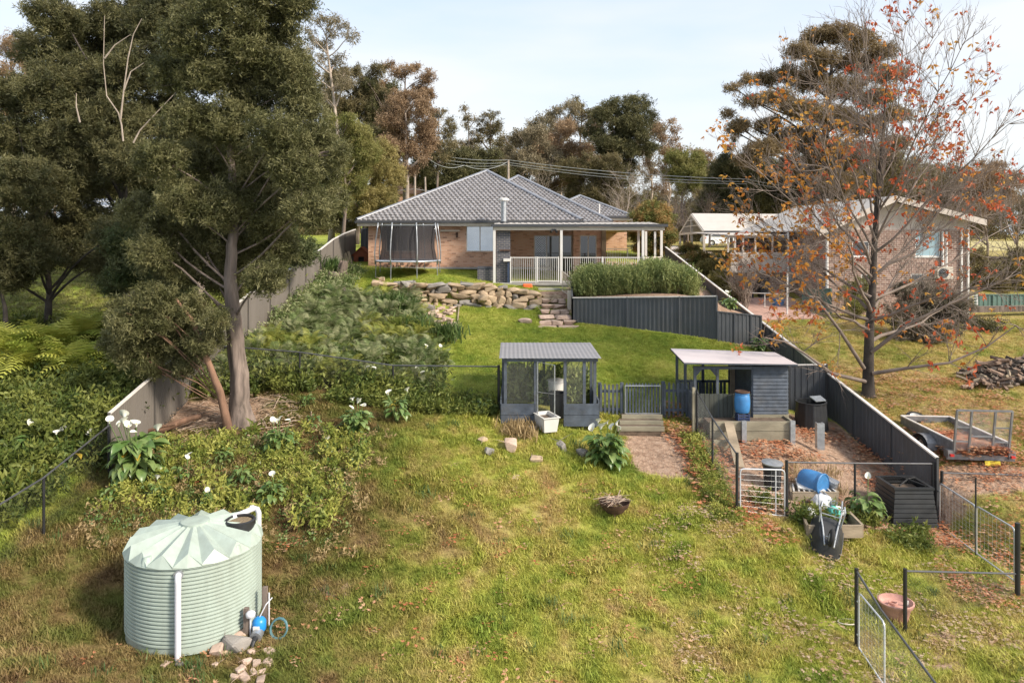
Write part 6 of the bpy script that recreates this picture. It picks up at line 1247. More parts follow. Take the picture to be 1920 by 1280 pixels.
# right edge: hedge fence, beam, ladder, woodpile
colorbond('sheet_fence', 'dark green sheet fence at the right edge below the clipped hedge', [(X(px,38),38,Z(552,38),Z(592,38)) for px in (1828,1862,1896,1935)], 'green', 'green')
b0, b1 = P(1815,580,36.2), P(1950,578,36.2); solo(MB().bar(b0, b1, .3, .28), 'fallen_log', M['bark'], 'long grey-brown log lying level before the green fence', 'log')
lad = thing('stepladder', 'small white stepladder leaning by the neighbouring house corner', 'ladder', P(1828,575,36.8))
for px in (1822,1833): part(MB().bar(P(px,578,36.6), P(px-1,552,36.9), .05,.03), 'rail', M['white'], lad)
for k in range(5): part(MB().bar(P(1822.5,574-k*5,36.65), P(1832.5,574-k*5,36.65), .04,.03), 'rung', M['white'], lad)
wq = P(1880,705,26.5); wpile = thing('woodpile', 'long heap of grey split firewood on the neighbouring lawn', 'firewood', (wq.x,26.5,gz(wq.x,26.5)))
logs = []
for s in range(5):
    mb = MB(); k = rnd.choice([4,5,6]); L_ = rnd.uniform(.22,.5); mb.tube([(-L_,0,0),(0,rnd.uniform(-.04,.04),.02),(L_,0,0)], rnd.uniform(.028,.07), k); logs.append(mb.mesh('log', [M['wood'],M['bark'],M['barkdk'],M['wood'],M['timber']][s]))
for i in range(280):
    px = rnd.triangular(1795,1965,1900); Y = rnd.uniform(25.6,27.4); x = X(px,Y); hmax = .75*min(1,(px-1790)/80)*(1-abs(Y-26.5)/1.1); inst(rnd.choice(logs), 'log', wpile, (x,Y,gz(x,Y)+.06+rnd.random()**.7*max(0,hmax)), (rnd.uniform(0,3),rnd.uniform(-.5,.5),rnd.gauss(.3,.8)))
# ---------------------------------------------------------------- trailer
tl = thing('box_trailer', 'galvanised box trailer with mesh tail gate half full of brown leaves', 'trailer', (13.3,22.2,gz(13.3,22)))
# frame: rear left (1778..) rear right, front
zT = Z(853,20.8)   # bed height at rear
RL, RR, FR, FL = Vector((X(1774,20.9),20.9,zT)), Vector((X(1902,20.75),20.75,zT-.02)), None, None
ax_ = (Vector((X(1745,24.2),24.2,0))-Vector((X(1800,20.9)-.1,20.9,0))); ud = Vector((RR.x-RL.x, RR.y-RL.y, 0)).normalized(); fd = Vector((-ud.y, ud.x, 0)); fd = (fd + ud*-.13).normalized(); Lb = 2.55; wB = (RR-RL).length-.36
B0 = RL+ud*.18; B1 = B0+ud*wB; rise = Vector((0,0,.10)); C0 = B0+fd*Lb+rise; C1 = B1+fd*Lb+rise; hs = .36; up = Vector((0,0,1))
part(MB().slab([B0,B1,C1,C0],(0,0,-.05)), 'floor', M['tsteel'], tl)
part(MB().bar(B0+up*hs/2, C0+up*hs/2, .04, hs), 'side_wall', M['tsteel'], tl, label='left side wall'); part(MB().bar(B1+up*hs/2, C1+up*hs/2, .04, hs), 'side_wall', M['tsteel'], tl, label='right side wall'); part(MB().bar(C0+up*hs/2, C1+up*hs/2, .04, hs), 'front_wall', M['tsteel'], tl)
for a, b in ((B0,C0),(B1,C1),(C0,C1)): part(MB().bar(a+up*(hs+.015), b+up*(hs+.015), .06, .03), 'top_rail', M['capwhite'], tl)
part(MB().bar(RL-up*.06, RR-up*.06, .07, .14), 'rear_crossmember', M['tsteel'], tl)
for q in (RL+ud*.10, RR-ud*.10): part(MB().bar(q-fd*.07+up*.03, q+fd*.12+up*.03, .20, .2), 'light_bracket', M['tsteel'], tl); part(MB().bar(q-fd*.10+up*.0-ud*.05, q-fd*.10+up*.0+ud*.05, .05, .07), 'tail_light', M['red'], tl)
part(MB().slab([B0.lerp(B1,.55)-fd*.08-up*.14, B0.lerp(B1,.83)-fd*.08-up*.14, B0.lerp(B1,.83)-fd*.10-up*.27, B0.lerp(B1,.55)-fd*.10-up*.27],(0,.01,0)), 'number_plate', M['yellow'], tl)
for i in range(9): q = B0.lerp(B1,.4+.05*i) if False else None
gh = Z(770,20.8)-zT+.04; tgb = B0-fd*.03; tge = B1-fd*.03; lean = -fd*.16
for f_ in (0,.27,.70,1): a = tgb.lerp(tge,f_); part(MB().bar(a, a+up*gh+lean, .05,.05), 'tailgate_bar', M['tsteel'], tl)
part(MB().bar(tgb+up*gh+lean, tge+up*gh+lean, .05,.05), 'tailgate_bar', M['tsteel'], tl)
for f0, f1, hh in ((0,.27,.62),(.7,1,.62),(.27,.70,.42),(0,.27,.3),(.7,1,.3)): part(MB().bar(tgb.lerp(tge,f0)+up*gh*hh+lean*hh, tgb.lerp(tge,f1)+up*gh*hh+lean*hh, .035,.035), 'tailgate_bar', M['tsteel'], tl)
mb = MB(); wmesh(mb, tgb, tgb+up*gh+lean, tge, tge+up*gh+lean, .07, .002, True); part(mb, 'tailgate_mesh', M['gwire'], tl, kind='stuff')
def wheel(par, c, axd, r, w, tm='rubber', rm='white', name='wheel'):
    axd = Vector(axd).normalized(); q = axd.to_track_quat('Z','Y').to_euler()
    o = inst(MB().lathe((0,0,0), [(r*.62,-w/2),(r*.92,-w/2),(r,-w*.3),(r,w*.3),(r*.92,w/2),(r*.62,w/2)], 28).mesh('tyre', M[tm], smooth='auto'), name, par, c, q)
    p = D.objects.new('rim', MB().lathe((0,0,0), [(0,w*.15),(r*.22,w*.22),(r*.24,w*.1),(r*.52,w*.1),(r*.58,w*.42),(r*.63,w*.45),(r*.63,-w*.4),(r*.2,-w*.3),(0,-w*.3)], 24).mesh('rim', M[rm], smooth='auto')); COL.objects.link(p); p.parent = o
    for k in range(5): t = k*1.2566; s = D.objects.new('bolt', MB().tube([(r*.36*math.cos(t),r*.36*math.sin(t),w*.08),(r*.36*math.cos(t),r*.36*math.sin(t),w*.14)], r*.07, 6).mesh('bolt', M['rubber'])); COL.objects.link(s); s.parent = o
    return o
wc_ = B0.lerp(C0,.42)-ud*.16-up*.12; 
for c_, s in ((wc_,-1),(B1.lerp(C1,.42)+ud*.16-up*.12,1)):
    wheel(tl, (c_.x,c_.y,c_.z), ud*s, .31, .17); mg = MB(); ap = []
    for k in range(9): t = math.pi*k/8; ap.append(c_ - fd*.42*math.cos(t) + up*(.38*math.sin(t)**.7))
    for k in range(8): mg.slab([ap[k]-ud*.13,ap[k+1]-ud*.13,ap[k+1]+ud*.13,ap[k]+ud*.13],(0,0,-.012))
    part(mg, 'mudguard', M['tsteel'], tl)
part(MB().bar(C0-up*.08, C0.lerp(C1,.5)+fd*1.15-up*.10, .05,.08).bar(C1-up*.08, C0.lerp(C1,.5)+fd*1.15-up*.10, .05,.08), 'drawbar', M['tsteel'], tl)
jq = C0.lerp(C1,.22)+fd*.55; part(MB().tube([jq-up*.5, jq+up*.28], .035, 8).bar(jq+up*.28, jq+up*.28+ud*.18, .03,.03), 'jockey_stand', M['rust'], tl); 
sw_ = C0.lerp(C1,.40)+fd*.25+up*.24; wheel(tl, sw_, (0,-.35,.9), .29, .16, name='spare_wheel')
pts_ = []
for i in range(750):
    u, v = rnd.random()**.8, rnd.random()**1.7*.8; h = .20*(1-v)*min(1,u*2.2)
    if u*1.0+v*.5 < .12: continue
    p = B0.lerp(B1,.04+.92*(u)).lerp(C0.lerp(C1,.04+.92*u), v)+up*(.02+h*rnd.random()); pts_.append(tuple(p))
scatter('leaf_load', pts_, NR.uniform(.2,.32,len(pts_)), templates('litter',L['litter'],'fallen'), tl)
# ---------------------------------------------------------------- car on the street
cy = 86.0; cx0 = X(1316,cy); cz0 = gz(cx0+2,cy); cr_ = thing('parked_car', 'white sedan seen side-on on the street beyond the carport', 'car', (cx0+2.35,cy,cz0))
prof = [(0,.45),(.02,.78),(.12,1.0),(.55,1.10),(1.25,1.40),(2.0,1.46),(2.75,1.40),(3.55,1.02),(4.3,.88),(4.65,.72),(4.7,.42),(4.55,.25),(.15,.25)]
mb = MB(); n = len(prof)
for yy, s in ((-.9,1),( .9,1)): mb.v += [(cx0+a, cy+yy*(1 if b < 1.0 else .78), cz0+b) for a, b in prof]
mb.f = [tuple(range(n)), tuple(reversed(range(n,2*n)))]+[(i, i+n, (i+1)%n+n, (i+1)%n) for i in range(n)]; part(mb, 'body', M['carwhite'], cr_, smooth='auto')
for a in (((.75,1.12),(1.3,1.36),(2.0,1.41),(2.0,1.08)),((2.07,1.08),(2.07,1.41),(2.7,1.35),(3.35,1.04))): part(MB().slab([(cx0+u, cy-.93+.16*(w-1.04)/.3, cz0+w) for u, w in a], (0,.02,0)), 'side_window', M['glass'], cr_)
for u in (.95,3.75): wheel(cr_, (cx0+u,cy-.86,cz0+.33), (0,-1,0), .34, .22, 'rubber', 'steel')
part(MB().box((cx0-.01,cy-.92,cz0+.82),(cx0+.28,cy-.75,cz0+.95)), 'tail_light', M['red'], cr_)
# ---------------------------------------------------------------- poles and wires
def pole(label, px, top, Y, r=.14, arms=0, mt='barkpale', dx=0):
    b = G(px,Y); t = thing('power_pole', label, 'power pole', b, 'power poles'); part(MB().tube([b, P(px+dx,top,Y)], [r*1.2,r*.8], 10), 'pole', M[mt], t, smooth='auto')
    for k in range(arms): a = P(px-4,top+4+5*k,Y); c_ = P(px+4,top+4+5*k,Y); part(MB().bar(a-Vector((.8,0,0)),c_+Vector((.8,0,0)),.1,.12), 'crossarm', M['timber'], t)
    return t
pole('grey power pole behind the ridge of the brick house', 953, 300, 68, .13, 0); pole('power pole behind the neighbouring roof', 1587, 332, 58, .13, 0); pole('slim pale pole left of the house among gum trunks', 778, 325, 60, .1); pole('leaning pale pole between gums left of the ridge', 801, 332, 62, .09, 0, dx=-4)
def cable(label, pts, r=.025, sag=.5):
    mb = MB()
    for a, b in zip(pts, pts[1:]):
        A, B = P(*a), P(*b); mb.tube([A.lerp(B,i/14)-Vector((0,0,sag*4*(i/14)*(1-i/14))) for i in range(15)], r, 4, False)
    solo(mb, 'overhead_cable', M['wire'], label, 'cable', group='overhead cables')
cable('topmost overhead cable passing behind the house to the right', [(790,284,66),(953,300,68),(1400,336,62),(1587,350,58)], .022, .3)
cable('second overhead cable just under the topmost one', [(790,290,66),(953,305,68),(1400,341,62),(1587,354,58)], .022, .35); cable('third overhead cable above the house ridge', [(790,296,66),(953,309,68),(1400,345,62)], .02, .4)
cable('lowest sagging cable left of the grey pole', [(800,295,62),(870,310,65),(953,303,68)], .025, .5); cable('level cable behind the gum trunks', [(700,357,60),(778,354,60),(830,357,60)], .02, .1)
# far houses
fh = thing('far_house', 'brown roofed house glimpsed between trunks left of the main roof', 'house', G(790,75)); a, b = P(735,330,75), P(848,356,75)
part(MB().slab([a, a+Vector((1.5,0,.3)), Vector((b.x,b.y,b.z)), Vector((b.x,b.y,b.z-.4)), Vector((a.x,b.y,b.z-.4))],(0,4,0)), 'roof', mat('brown_tile', (.16,.10,.085), .8, 0, .2), fh); part(MB().box((a.x,a.y+.2,b.z-4),(b.x-.6,a.y+4,b.z-.4)), 'wall', M['brick'], fh)
fh = thing('far_house', 'blue-grey roofed house hidden behind the dark trees at left', 'house', G(210,48)); a, b = P(180,372,48), P(245,402,48)
part(MB().slab([(a.x,48,a.z),(b.x,48,a.z),(b.x,45,b.z),(a.x-.5,45,b.z)],(0,0,-.1)), 'roof', mat('blue_metal_roof', (.30,.34,.40), .45, .2, .1), fh); part(MB().box((a.x,45.3,b.z-2.4),(b.x,49,b.z-.15)), 'wall', M['gbrick'], fh)
for k in range(3): part(MB().bar(P(182,380+k*9,46.8-.8*k)+Vector((0,0,.08)), P(243,380+k*9,46.8-.8*k)+Vector((0,0,.08)), .10,.05), 'roof_batten', M['white'], fh)
fh = thing('letterbox_shelter', 'small pale shelter among dark trees beyond the carport', 'shelter', G(1335,75)); part(MB().box(tuple(P(1328,381,75)),tuple(P(1343,377,75)+Vector((0,1,0)))), 'roof', M['nroof'], fh); part(MB().box(tuple(P(1332,400,75)),tuple(P(1339,381.5,75)+Vector((0,.5,0)))), 'wall', M['cladding'], fh)

print('car ground', [(y, round(gz((1340-960)/F*y,y)-CZ,2), round(HY-(gz((1340-960)/F*y,y)-CZ)*F/y)) for y in (40,44,48,55,62,70,80,86)])
# ================================================================ TREES
# large wattle on the left, standing inside the yard
tb = G(452, 21.5)
T1 = [(430,20,62),(520,50,48),(350,70,48),(455,95,55),(540,120,46),(390,140,50),(480,175,56),(565,200,44),(425,230,55),(520,255,52),(600,262,34),(350,225,44),(385,300,54),(470,320,60),(560,320,50),(612,318,34),(340,375,48),(420,385,52),(505,395,56),(580,395,46),(300,430,42),(380,455,46),(455,462,50),(520,462,40),(335,510,40),(410,520,36),(500,522,38),(285,475,38),(480,-30,60),(390,-40,60),(560,10,32),(320,140,38),(640,290,22),(628,375,26),(300,300,44),(260,400,38),(440,545,20),(560,160,40),(500,130,36)]
def dead(pts, r): mb = MB(); mb.tube([P(*p) for p in pts], [lerp(r, r*.3, i/(len(pts)-1)) for i in range(len(pts))], 6, False); return mb
tree('wattle_tree', 'huge dense dark wattle with a thick fluted grey trunk inside the yard', [tb-Vector((0,0,.15)), P(447,700,21.5), P(437,600,21.5), P(432,520,21.6), P(440,400,21.8), P(430,250,21.8), P(445,80,21.8)], .285, pl(T1, 21.9, 1.6), 'wattle', 'cluster', M['bark'], dens=350, csize=.28, fluted=True, rtop=.16, flat=.85, limbw=.36)
lb = G(432, 21.2); low = [(300,590,46),(245,610,40),(360,590,42),(320,640,44),(385,640,34),(250,655,36),(340,690,24),(215,640,28),(285,690,26),(285,565,40),(230,585,30),(405,600,26),(360,670,26)]
tree('wattle_tree', 'leaning reddish wattle stem with low foliage left of the huge trunk', [lb-Vector((0,0,.1)), P(412,735,21.0), P(385,665,20.8), P(360,600,20.7), P(330,560,20.7)], .13, pl(low, 20.8, .7), 'wattle', 'cluster', M['barkred'], dens=330, csize=.27, flat=.8, limbw=.18)
# neighbour's dark trees beyond the left fence
T2 = [(100,30,50),(165,75,70),(75,90,45),(225,45,60),(150,160,75),(85,175,60),(255,135,65),(300,50,55),(215,230,75),(315,220,65),(135,265,75),(60,270,55),(340,130,60),(280,10,45),(330,-10,50),(250,300,60),(180,330,60),(370,20,40)]
tree('wattle_tree', 'tall dark tree with bare pale forked stems at the upper left', [G(232,29), P(240,560,29), P(232,400,29), P(225,240,29), P(205,150,29)], .28, pl(T2, 29, 2.4), 'dark', 'cluster', M['barkdk'], dens=210, csize=.36)
fs = MB()
for pts in ([(231,265,26),(228,235,26),(222,212,26),(200,180,26),(194,120,26),(196,30,26)],[(226,225,26),(232,170,26),(240,110,26),(250,65,26),(266,35,26)],[(250,268,26),(262,245,26),(290,215,26),(335,168,26)],[(232,170,26),(245,135,26),(270,118,26)],[(196,110,26),(215,85,26),(245,65,26)],[(150,230,26),(143,200,26),(143,175,26)]): fs.add(dead(pts, .032))
solo(fs, 'dead_branches', M['barkpale'], 'bare pale dead branches showing against the dark upper left foliage', 'branches')
T3 = [(70,480,44),(150,475,42),(20,515,36),(195,490,36),(20,255,55),(45,345,70),(125,350,60),(20,440,60),(95,440,60),(175,420,55),(10,180,40),(-20,330,60),(220,440,45),(130,300,45)]
tree('wattle_tree', 'dark leafy tree on a slim bent trunk at the left edge', [G(88,27), P(90,590,27), P(93,545,27), P(80,440,27), P(60,340,27)], .16, pl(T3, 27, 1.8), 'dark', 'cluster', M['barkdk'], dens=220, csize=.34)
tree('wattle_tree', 'round topped young tree with a reddish stem in the left lawn', [G(298,25.5), P(292,600,25.5), P(289,560,25.5), P(280,500,25.5)], .10, pl([(250,505,42),(290,520,46),(330,540,36),(215,530,30),(270,470,46),(320,480,40),(240,450,40)], 25.5, .8), 'wattleg', 'cluster', M['barkred'], dens=240, csize=.33)
tree('thin_tree', 'thin leaning twin stems at the extreme left of the lawn', [G(14,25), P(10,580,25), P(-2,530,25)], .11, pl([(-20,520,40),(20,500,35)], 25, .6), 'dark', 'cluster', M['barkdk'], dens=200, csize=.33)
tree('wattle_tree', 'olive tree hiding the left neighbour roof behind the big wattle', [G(345,33), P(340,500,33), P(345,330,33)], .2, pl([(330,300,60),(400,260,60),(280,360,60),(380,380,60),(450,330,60),(340,440,55),(420,440,50),(510,440,45),(560,470,36),(480,380,50),(570,360,50),(540,270,50)], 33, 2), 'wattleg', 'cluster', M['bark'], dens=190, csize=.45)
# forked stems behind
for lb_, px, Y, pts in (('pale forked trunk seen through foliage left of the big wattle', 322, 26, [(325,520),(318,485),(308,440),(300,400)]), ('pale double trunk close behind the left fence', 372, 28, [(372,560),(370,520),(366,470),(372,400)])):
    m_ = MB(); b = G(px,Y); m_.tube([b]+[P(a,c,Y) for a, c in pts], [.17,.15,.13,.12,.08], 9); m_.tube([P(*pts[0],Y), P(pts[1][0]+16,pts[1][1],Y), P(pts[2][0]+22,pts[2][1],Y)], [.1,.09,.06], 8); solo(m_, 'forked_tree', M['barkpale'], lb_, 'tree')
# --- trees behind and beside the house
A = dict
BG = [
 A(label='bushy golden wattle beside the left end of the roof', px=682, top=262, bot=425, w=130, Y=50, leafkey='gold', kind='cluster', n=8, dens=60),
 A(label='yellow-olive rounded tree touching the big wattle crown', px=640, top=215, bot=400, w=110, Y=47, leafkey='yg', kind='cluster', n=8, dens=60),
 A(label='tall open gum with wispy top left of centre sky', px=612, top=28, bot=215, w=95, Y=62, leafkey='gum', kind='spray', n=7, dens=26, base=620),
 A(label='dark broad tree under the wispy tall gum', px=668, top=120, bot=330, w=130, Y=66, leafkey='olive', kind='cluster', n=8, dens=45),
 A(label='dark ragged tree left of the brown pale-trunked gum', px=718, top=150, bot=360, w=90, Y=64, leafkey='dark', kind='cluster', n=8, dens=42),
 A(label='flat topped tree with red-brown crest behind the brown gum', px=760, top=112, bot=240, w=110, Y=72, leafkey='brown', kind='cluster', n=4, dens=40),
 A(label='brown leaved gum on a pale forked trunk left of the roof peak', px=760, top=168, bot=345, w=108, Y=54, leafkey='brown', kind='spray', n=9, dens=62, bark='barkpale', r0=.22),
 A(label='open dark tree between brown gum and sparse twin trees', px=822, top=205, bot=320, w=62, Y=66, leafkey='olive', kind='cluster', n=6, dens=34),
 A(label='thin spindly tree with feathery top left of the twin pair', px=878, top=200, bot=300, w=34, Y=74, leafkey='gum', kind='spray', n=4, dens=26),
 A(label='sparse dark topped tree right of the feathery one', px=920, top=208, bot=290, w=58, Y=74, leafkey='olive', kind='cluster', n=4, dens=28),
 A(label='low dark green tree mass just left of the roof peak', px=840, top=285, bot=390, w=110, Y=70, leafkey='dark', kind='cluster', n=7, dens=48),
 A(label='dark green tree directly behind the roof peak', px=900, top=275, bot=380, w=100, Y=72, leafkey='dark', kind='cluster', n=7, dens=48),
 A(label='brown-green rounded gum above the second roof peak', px=985, top=235, bot=395, w=100, Y=76, leafkey='gum', kind='spray', n=8, dens=48),
 A(label='wide brown gum with forked pale limbs at centre', px=1048, top=225, bot=390, w=120, Y=78, leafkey='brown', kind='spray', n=9, dens=42, bark='barkpale'),
 A(label='tall feathery gum poking above the central wide gum', px=1050, top=188, bot=290, w=60, Y=84, leafkey='gum', kind='spray', n=5, dens=36),
 A(label='wispy high gum just left of the feathery centre gum', px=1092, top=178, bot=300, w=52, Y=86, leafkey='olive', kind='spray', n=5, dens=36),
 A(label='big dark green domed tree right of centre', px=1168, top=182, bot=345, w=108, Y=74, leafkey='dark', kind='cluster', n=10, dens=44),
 A(label='dark leafy tree low behind the small roof peak', px=1110, top=290, bot=400, w=110, Y=72, leafkey='olive', kind='cluster', n=7, dens=44),
 A(label='mauve-brown thin gum right of the big dark dome', px=1240, top=222, bot=370, w=70, Y=76, leafkey='brown', kind='spray', n=7, dens=32),
 A(label='pale yellow-green tree before the mauve-brown gum', px=1285, top=285, bot=375, w=80, Y=72, leafkey='yg', kind='cluster', n=6, dens=48),
 A(label='small grey-brown tree at the skyline gap', px=1318, top=280, bot=360, w=60, Y=92, leafkey='brown', kind='spray', n=4, dens=36),
 A(label='black-green conifer behind the carport ridge', px=1372, top=255, bot=410, w=110, Y=66, leafkey='dark', kind='cluster', n=9, style='cone', dens=80),
 A(label='deep green filler tree between carport conifer and pine', px=1430, top=300, bot=410, w=110, Y=68, leafkey='dark', kind='cluster', n=7, dens=60),
 A(label='dark tree behind the neighbour roof left of its chimney', px=1520, top=290, bot=410, w=120, Y=66, leafkey='dark', kind='cluster', n=7, dens=50),
 A(label='olive tree low behind the neighbouring gable', px=1640, top=285, bot=400, w=130, Y=66, leafkey='olive', kind='cluster', n=7, dens=40),
 A(label='dark tree mass behind trunks at the left fence end', px=640, top=330, bot=440, w=120, Y=60, leafkey='olive', kind='cluster', n=6, dens=44),
 A(label='bushy dark shrub tree left of the roof corner', px=700, top=350, bot=430, w=90, Y=58, leafkey='wattleg', kind='cluster', n=6, dens=44),
 A(label='brown topped gum in the far upper left gap', px=20, top=60, bot=260, w=110, Y=60, leafkey='brown', kind='spray', n=8, dens=34),
 A(label='olive gum behind the upper left dark tree', px=130, top=110, bot=300, w=140, Y=58, leafkey='olive', kind='spray', n=8, dens=36),
 A(label='golden shrub glowing through the left dark foliage', px=100, top=262, bot=330, w=60, Y=50, leafkey='gold', kind='cluster', n=4, dens=44),
 A(label='airy grey gum filling the gap over the second ridge', px=1015, top=215, bot=330, w=70, Y=90, leafkey='gum', kind='spray', n=6, dens=34),
 A(label='thin brown gum beside the big dark dome at left', px=1125, top=215, bot=340, w=70, Y=92, leafkey='brown', kind='spray', n=6, dens=32),
 A(label='feathery gum right of the big dark dome', px=1215, top=225, bot=350, w=60, Y=90, leafkey='gum', kind='spray', n=6, dens=32),
 A(label='low olive gum under the skyline dip by the carport', px=1345, top=300, bot=400, w=90, Y=88, leafkey='gum', kind='spray', n=6, dens=36),
 A(label='olive gum between the feathery twin and centre trees', px=955, top=255, bot=350, w=70, Y=86, leafkey='olive', kind='spray', n=6, dens=34),
 A(label='brown gum low at the left of the twin sparse trees', px=860, top=262, bot=340, w=70, Y=82, leafkey='gum', kind='spray', n=5, dens=34),
 A(label='grey-brown gum far behind at the right edge', px=1850, top=300, bot=410, w=120, Y=80, leafkey='brown', kind='spray', n=7, dens=34),
 A(label='brown gum behind the right end of the gable', px=1760, top=305, bot=410, w=110, Y=82, leafkey='gum', kind='spray', n=7, dens=34),
 A(label='golden bush glimpsed beside the hidden left roof', px=205, top=345, bot=400, w=70, Y=52, leafkey='gold', kind='cluster', n=4, dens=44),
]
for a in BG:
    k = dict(a); bk = k.pop('bark', 'barkpale' if a['kind'] == 'spray' else 'bark'); k['n'] = int(k['n']*1.5); k['dens'] = k['dens']*1.5; k['limbw'] = 1.25; k['csize'] = .0088*k['Y']; st = k.pop('style', 'round'); bgtree('background_tree', k.pop('label'), k.pop('px'), k.pop('top'), k.pop('bot'), k.pop('w'), k.pop('Y'), k.pop('leafkey'), k.pop('kind'), M[bk], k.pop('n'), st, **k)
# spreading brown-olive pine behind the neighbouring house
SP = [(1530,70,32),(1570,62,34),(1610,80,34),(1650,100,30),(1500,95,26),(1540,110,34),(1600,120,38),(1660,140,34),(1480,140,26),(1440,150,24),(1400,150,16),(1520,150,36),(1580,165,40),(1640,185,36),(1460,185,30),(1410,190,22),(1375,165,14),(1500,205,38),(1560,220,42),(1620,235,38),(1440,235,28),(1385,235,20),(1365,215,12),(1490,260,42),(1550,280,44),(1610,290,40),(1430,280,34),(1400,300,26),(1680,215,28),(1670,270,30),(1500,320,40),(1570,340,38),(1375,245,16)]
tree('spreading_pine', 'great spreading brown-green pine behind the neighbouring roof', [G(1560,60), P(1555,380,60), P(1548,250,60), P(1560,120,60)], .5, pl(SP, 60, 2.5), 'pine', 'cluster', M['barkdk'], dens=46, csize=.62, flat=.45)
# far wood as one mass behind everything
FW = []
for i in range(230):
    px = rnd.uniform(-500, 2500); Y = rnd.uniform(95, 130); x = X(px,Y); z0 = gz(min(80,max(-80,x)), Y); FW.append((x, Y, z0+rnd.uniform(1.0,7.5)*(1.15 if px < 700 or px > 1350 else .85), rnd.uniform(2.2,4.2)))
pt_ = lumppts(FW, 5.5, .9); n = len(pt_); scatter('distant_wood', pt_, 1.25*NR.uniform(.7,1.3,n), templates('olive',L['olive'],'cluster'), None, rot=NR.uniform(-.9,.9,(n,3)), label='olive-brown woodland closing the view behind the trees', cat='woodland')
# bare trees
def baretree(name, label, px, Y, top, bot, w, lev=5, r=.14, up=.2, group=None, mt='twig', seed=1, spread=.75, kids=(2,3), leafn=None, cat='tree', dead_=False):
    global rnd; keep = rnd.getstate(); rnd.seed(seed); b = G(px,Y); t = thing(name, label, cat, b, group); mb = MB(); tips = []; H = P(px,top,Y).z-b.z
    grow(mb, b-Vector((0,0,.1)), Vector((rnd.gauss(0,.05),0,1)).normalized(), H*.36, r, lev, tips, None, up, spread, kids, 3, .72); part(mb, 'branches', M[mt], t, smooth=True, kind='stuff'); rnd.setstate(keep)
    if leafn:
        pp_ = np.array([tuple(q[0]) for q in tips]); s_ = pp_[NR.choice(len(pp_), min(leafn[1],len(pp_)), False)]; scatter('leaves', s_, .28*NR.uniform(.7,1.2,len(s_)), templates(leafn[0],L[leafn[0]],'star'), t)
    return t
for i, (px, Y, top, w, lb, mt) in enumerate([(1165,62,285,80,'pale leafless tangle behind the small roof peak','barkpale'),(1215,64,290,70,'second leafless pale tree right of the small roof peak','barkpale'),(1290,62,330,70,'pinkish leafless tree behind the round photinia','twig'),(1255,60,345,60,'low leafless thicket beside the photinia','twig'),(1000,66,300,80,'leafless forked tree behind the right hip of the roof','barkpale'),
   (1780,48,290,120,'grey leafless tree right of the neighbouring gable','twig'),(1850,50,280,120,'dense leafless tree near the right edge','twig'),(1905,46,300,110,'leafless tree at the far right edge','twig'),(1720,55,300,100,'leafless tree behind the neighbouring chimney end','twig'),(1330,63,335,50,'small bare tree beside the carport gable','twig')]):
    baretree('leafless_tree', lb, px, Y, top, 440, w, 5, .11, .12, 'leafless trees in the background', mt, seed=40+i, spread=.85)
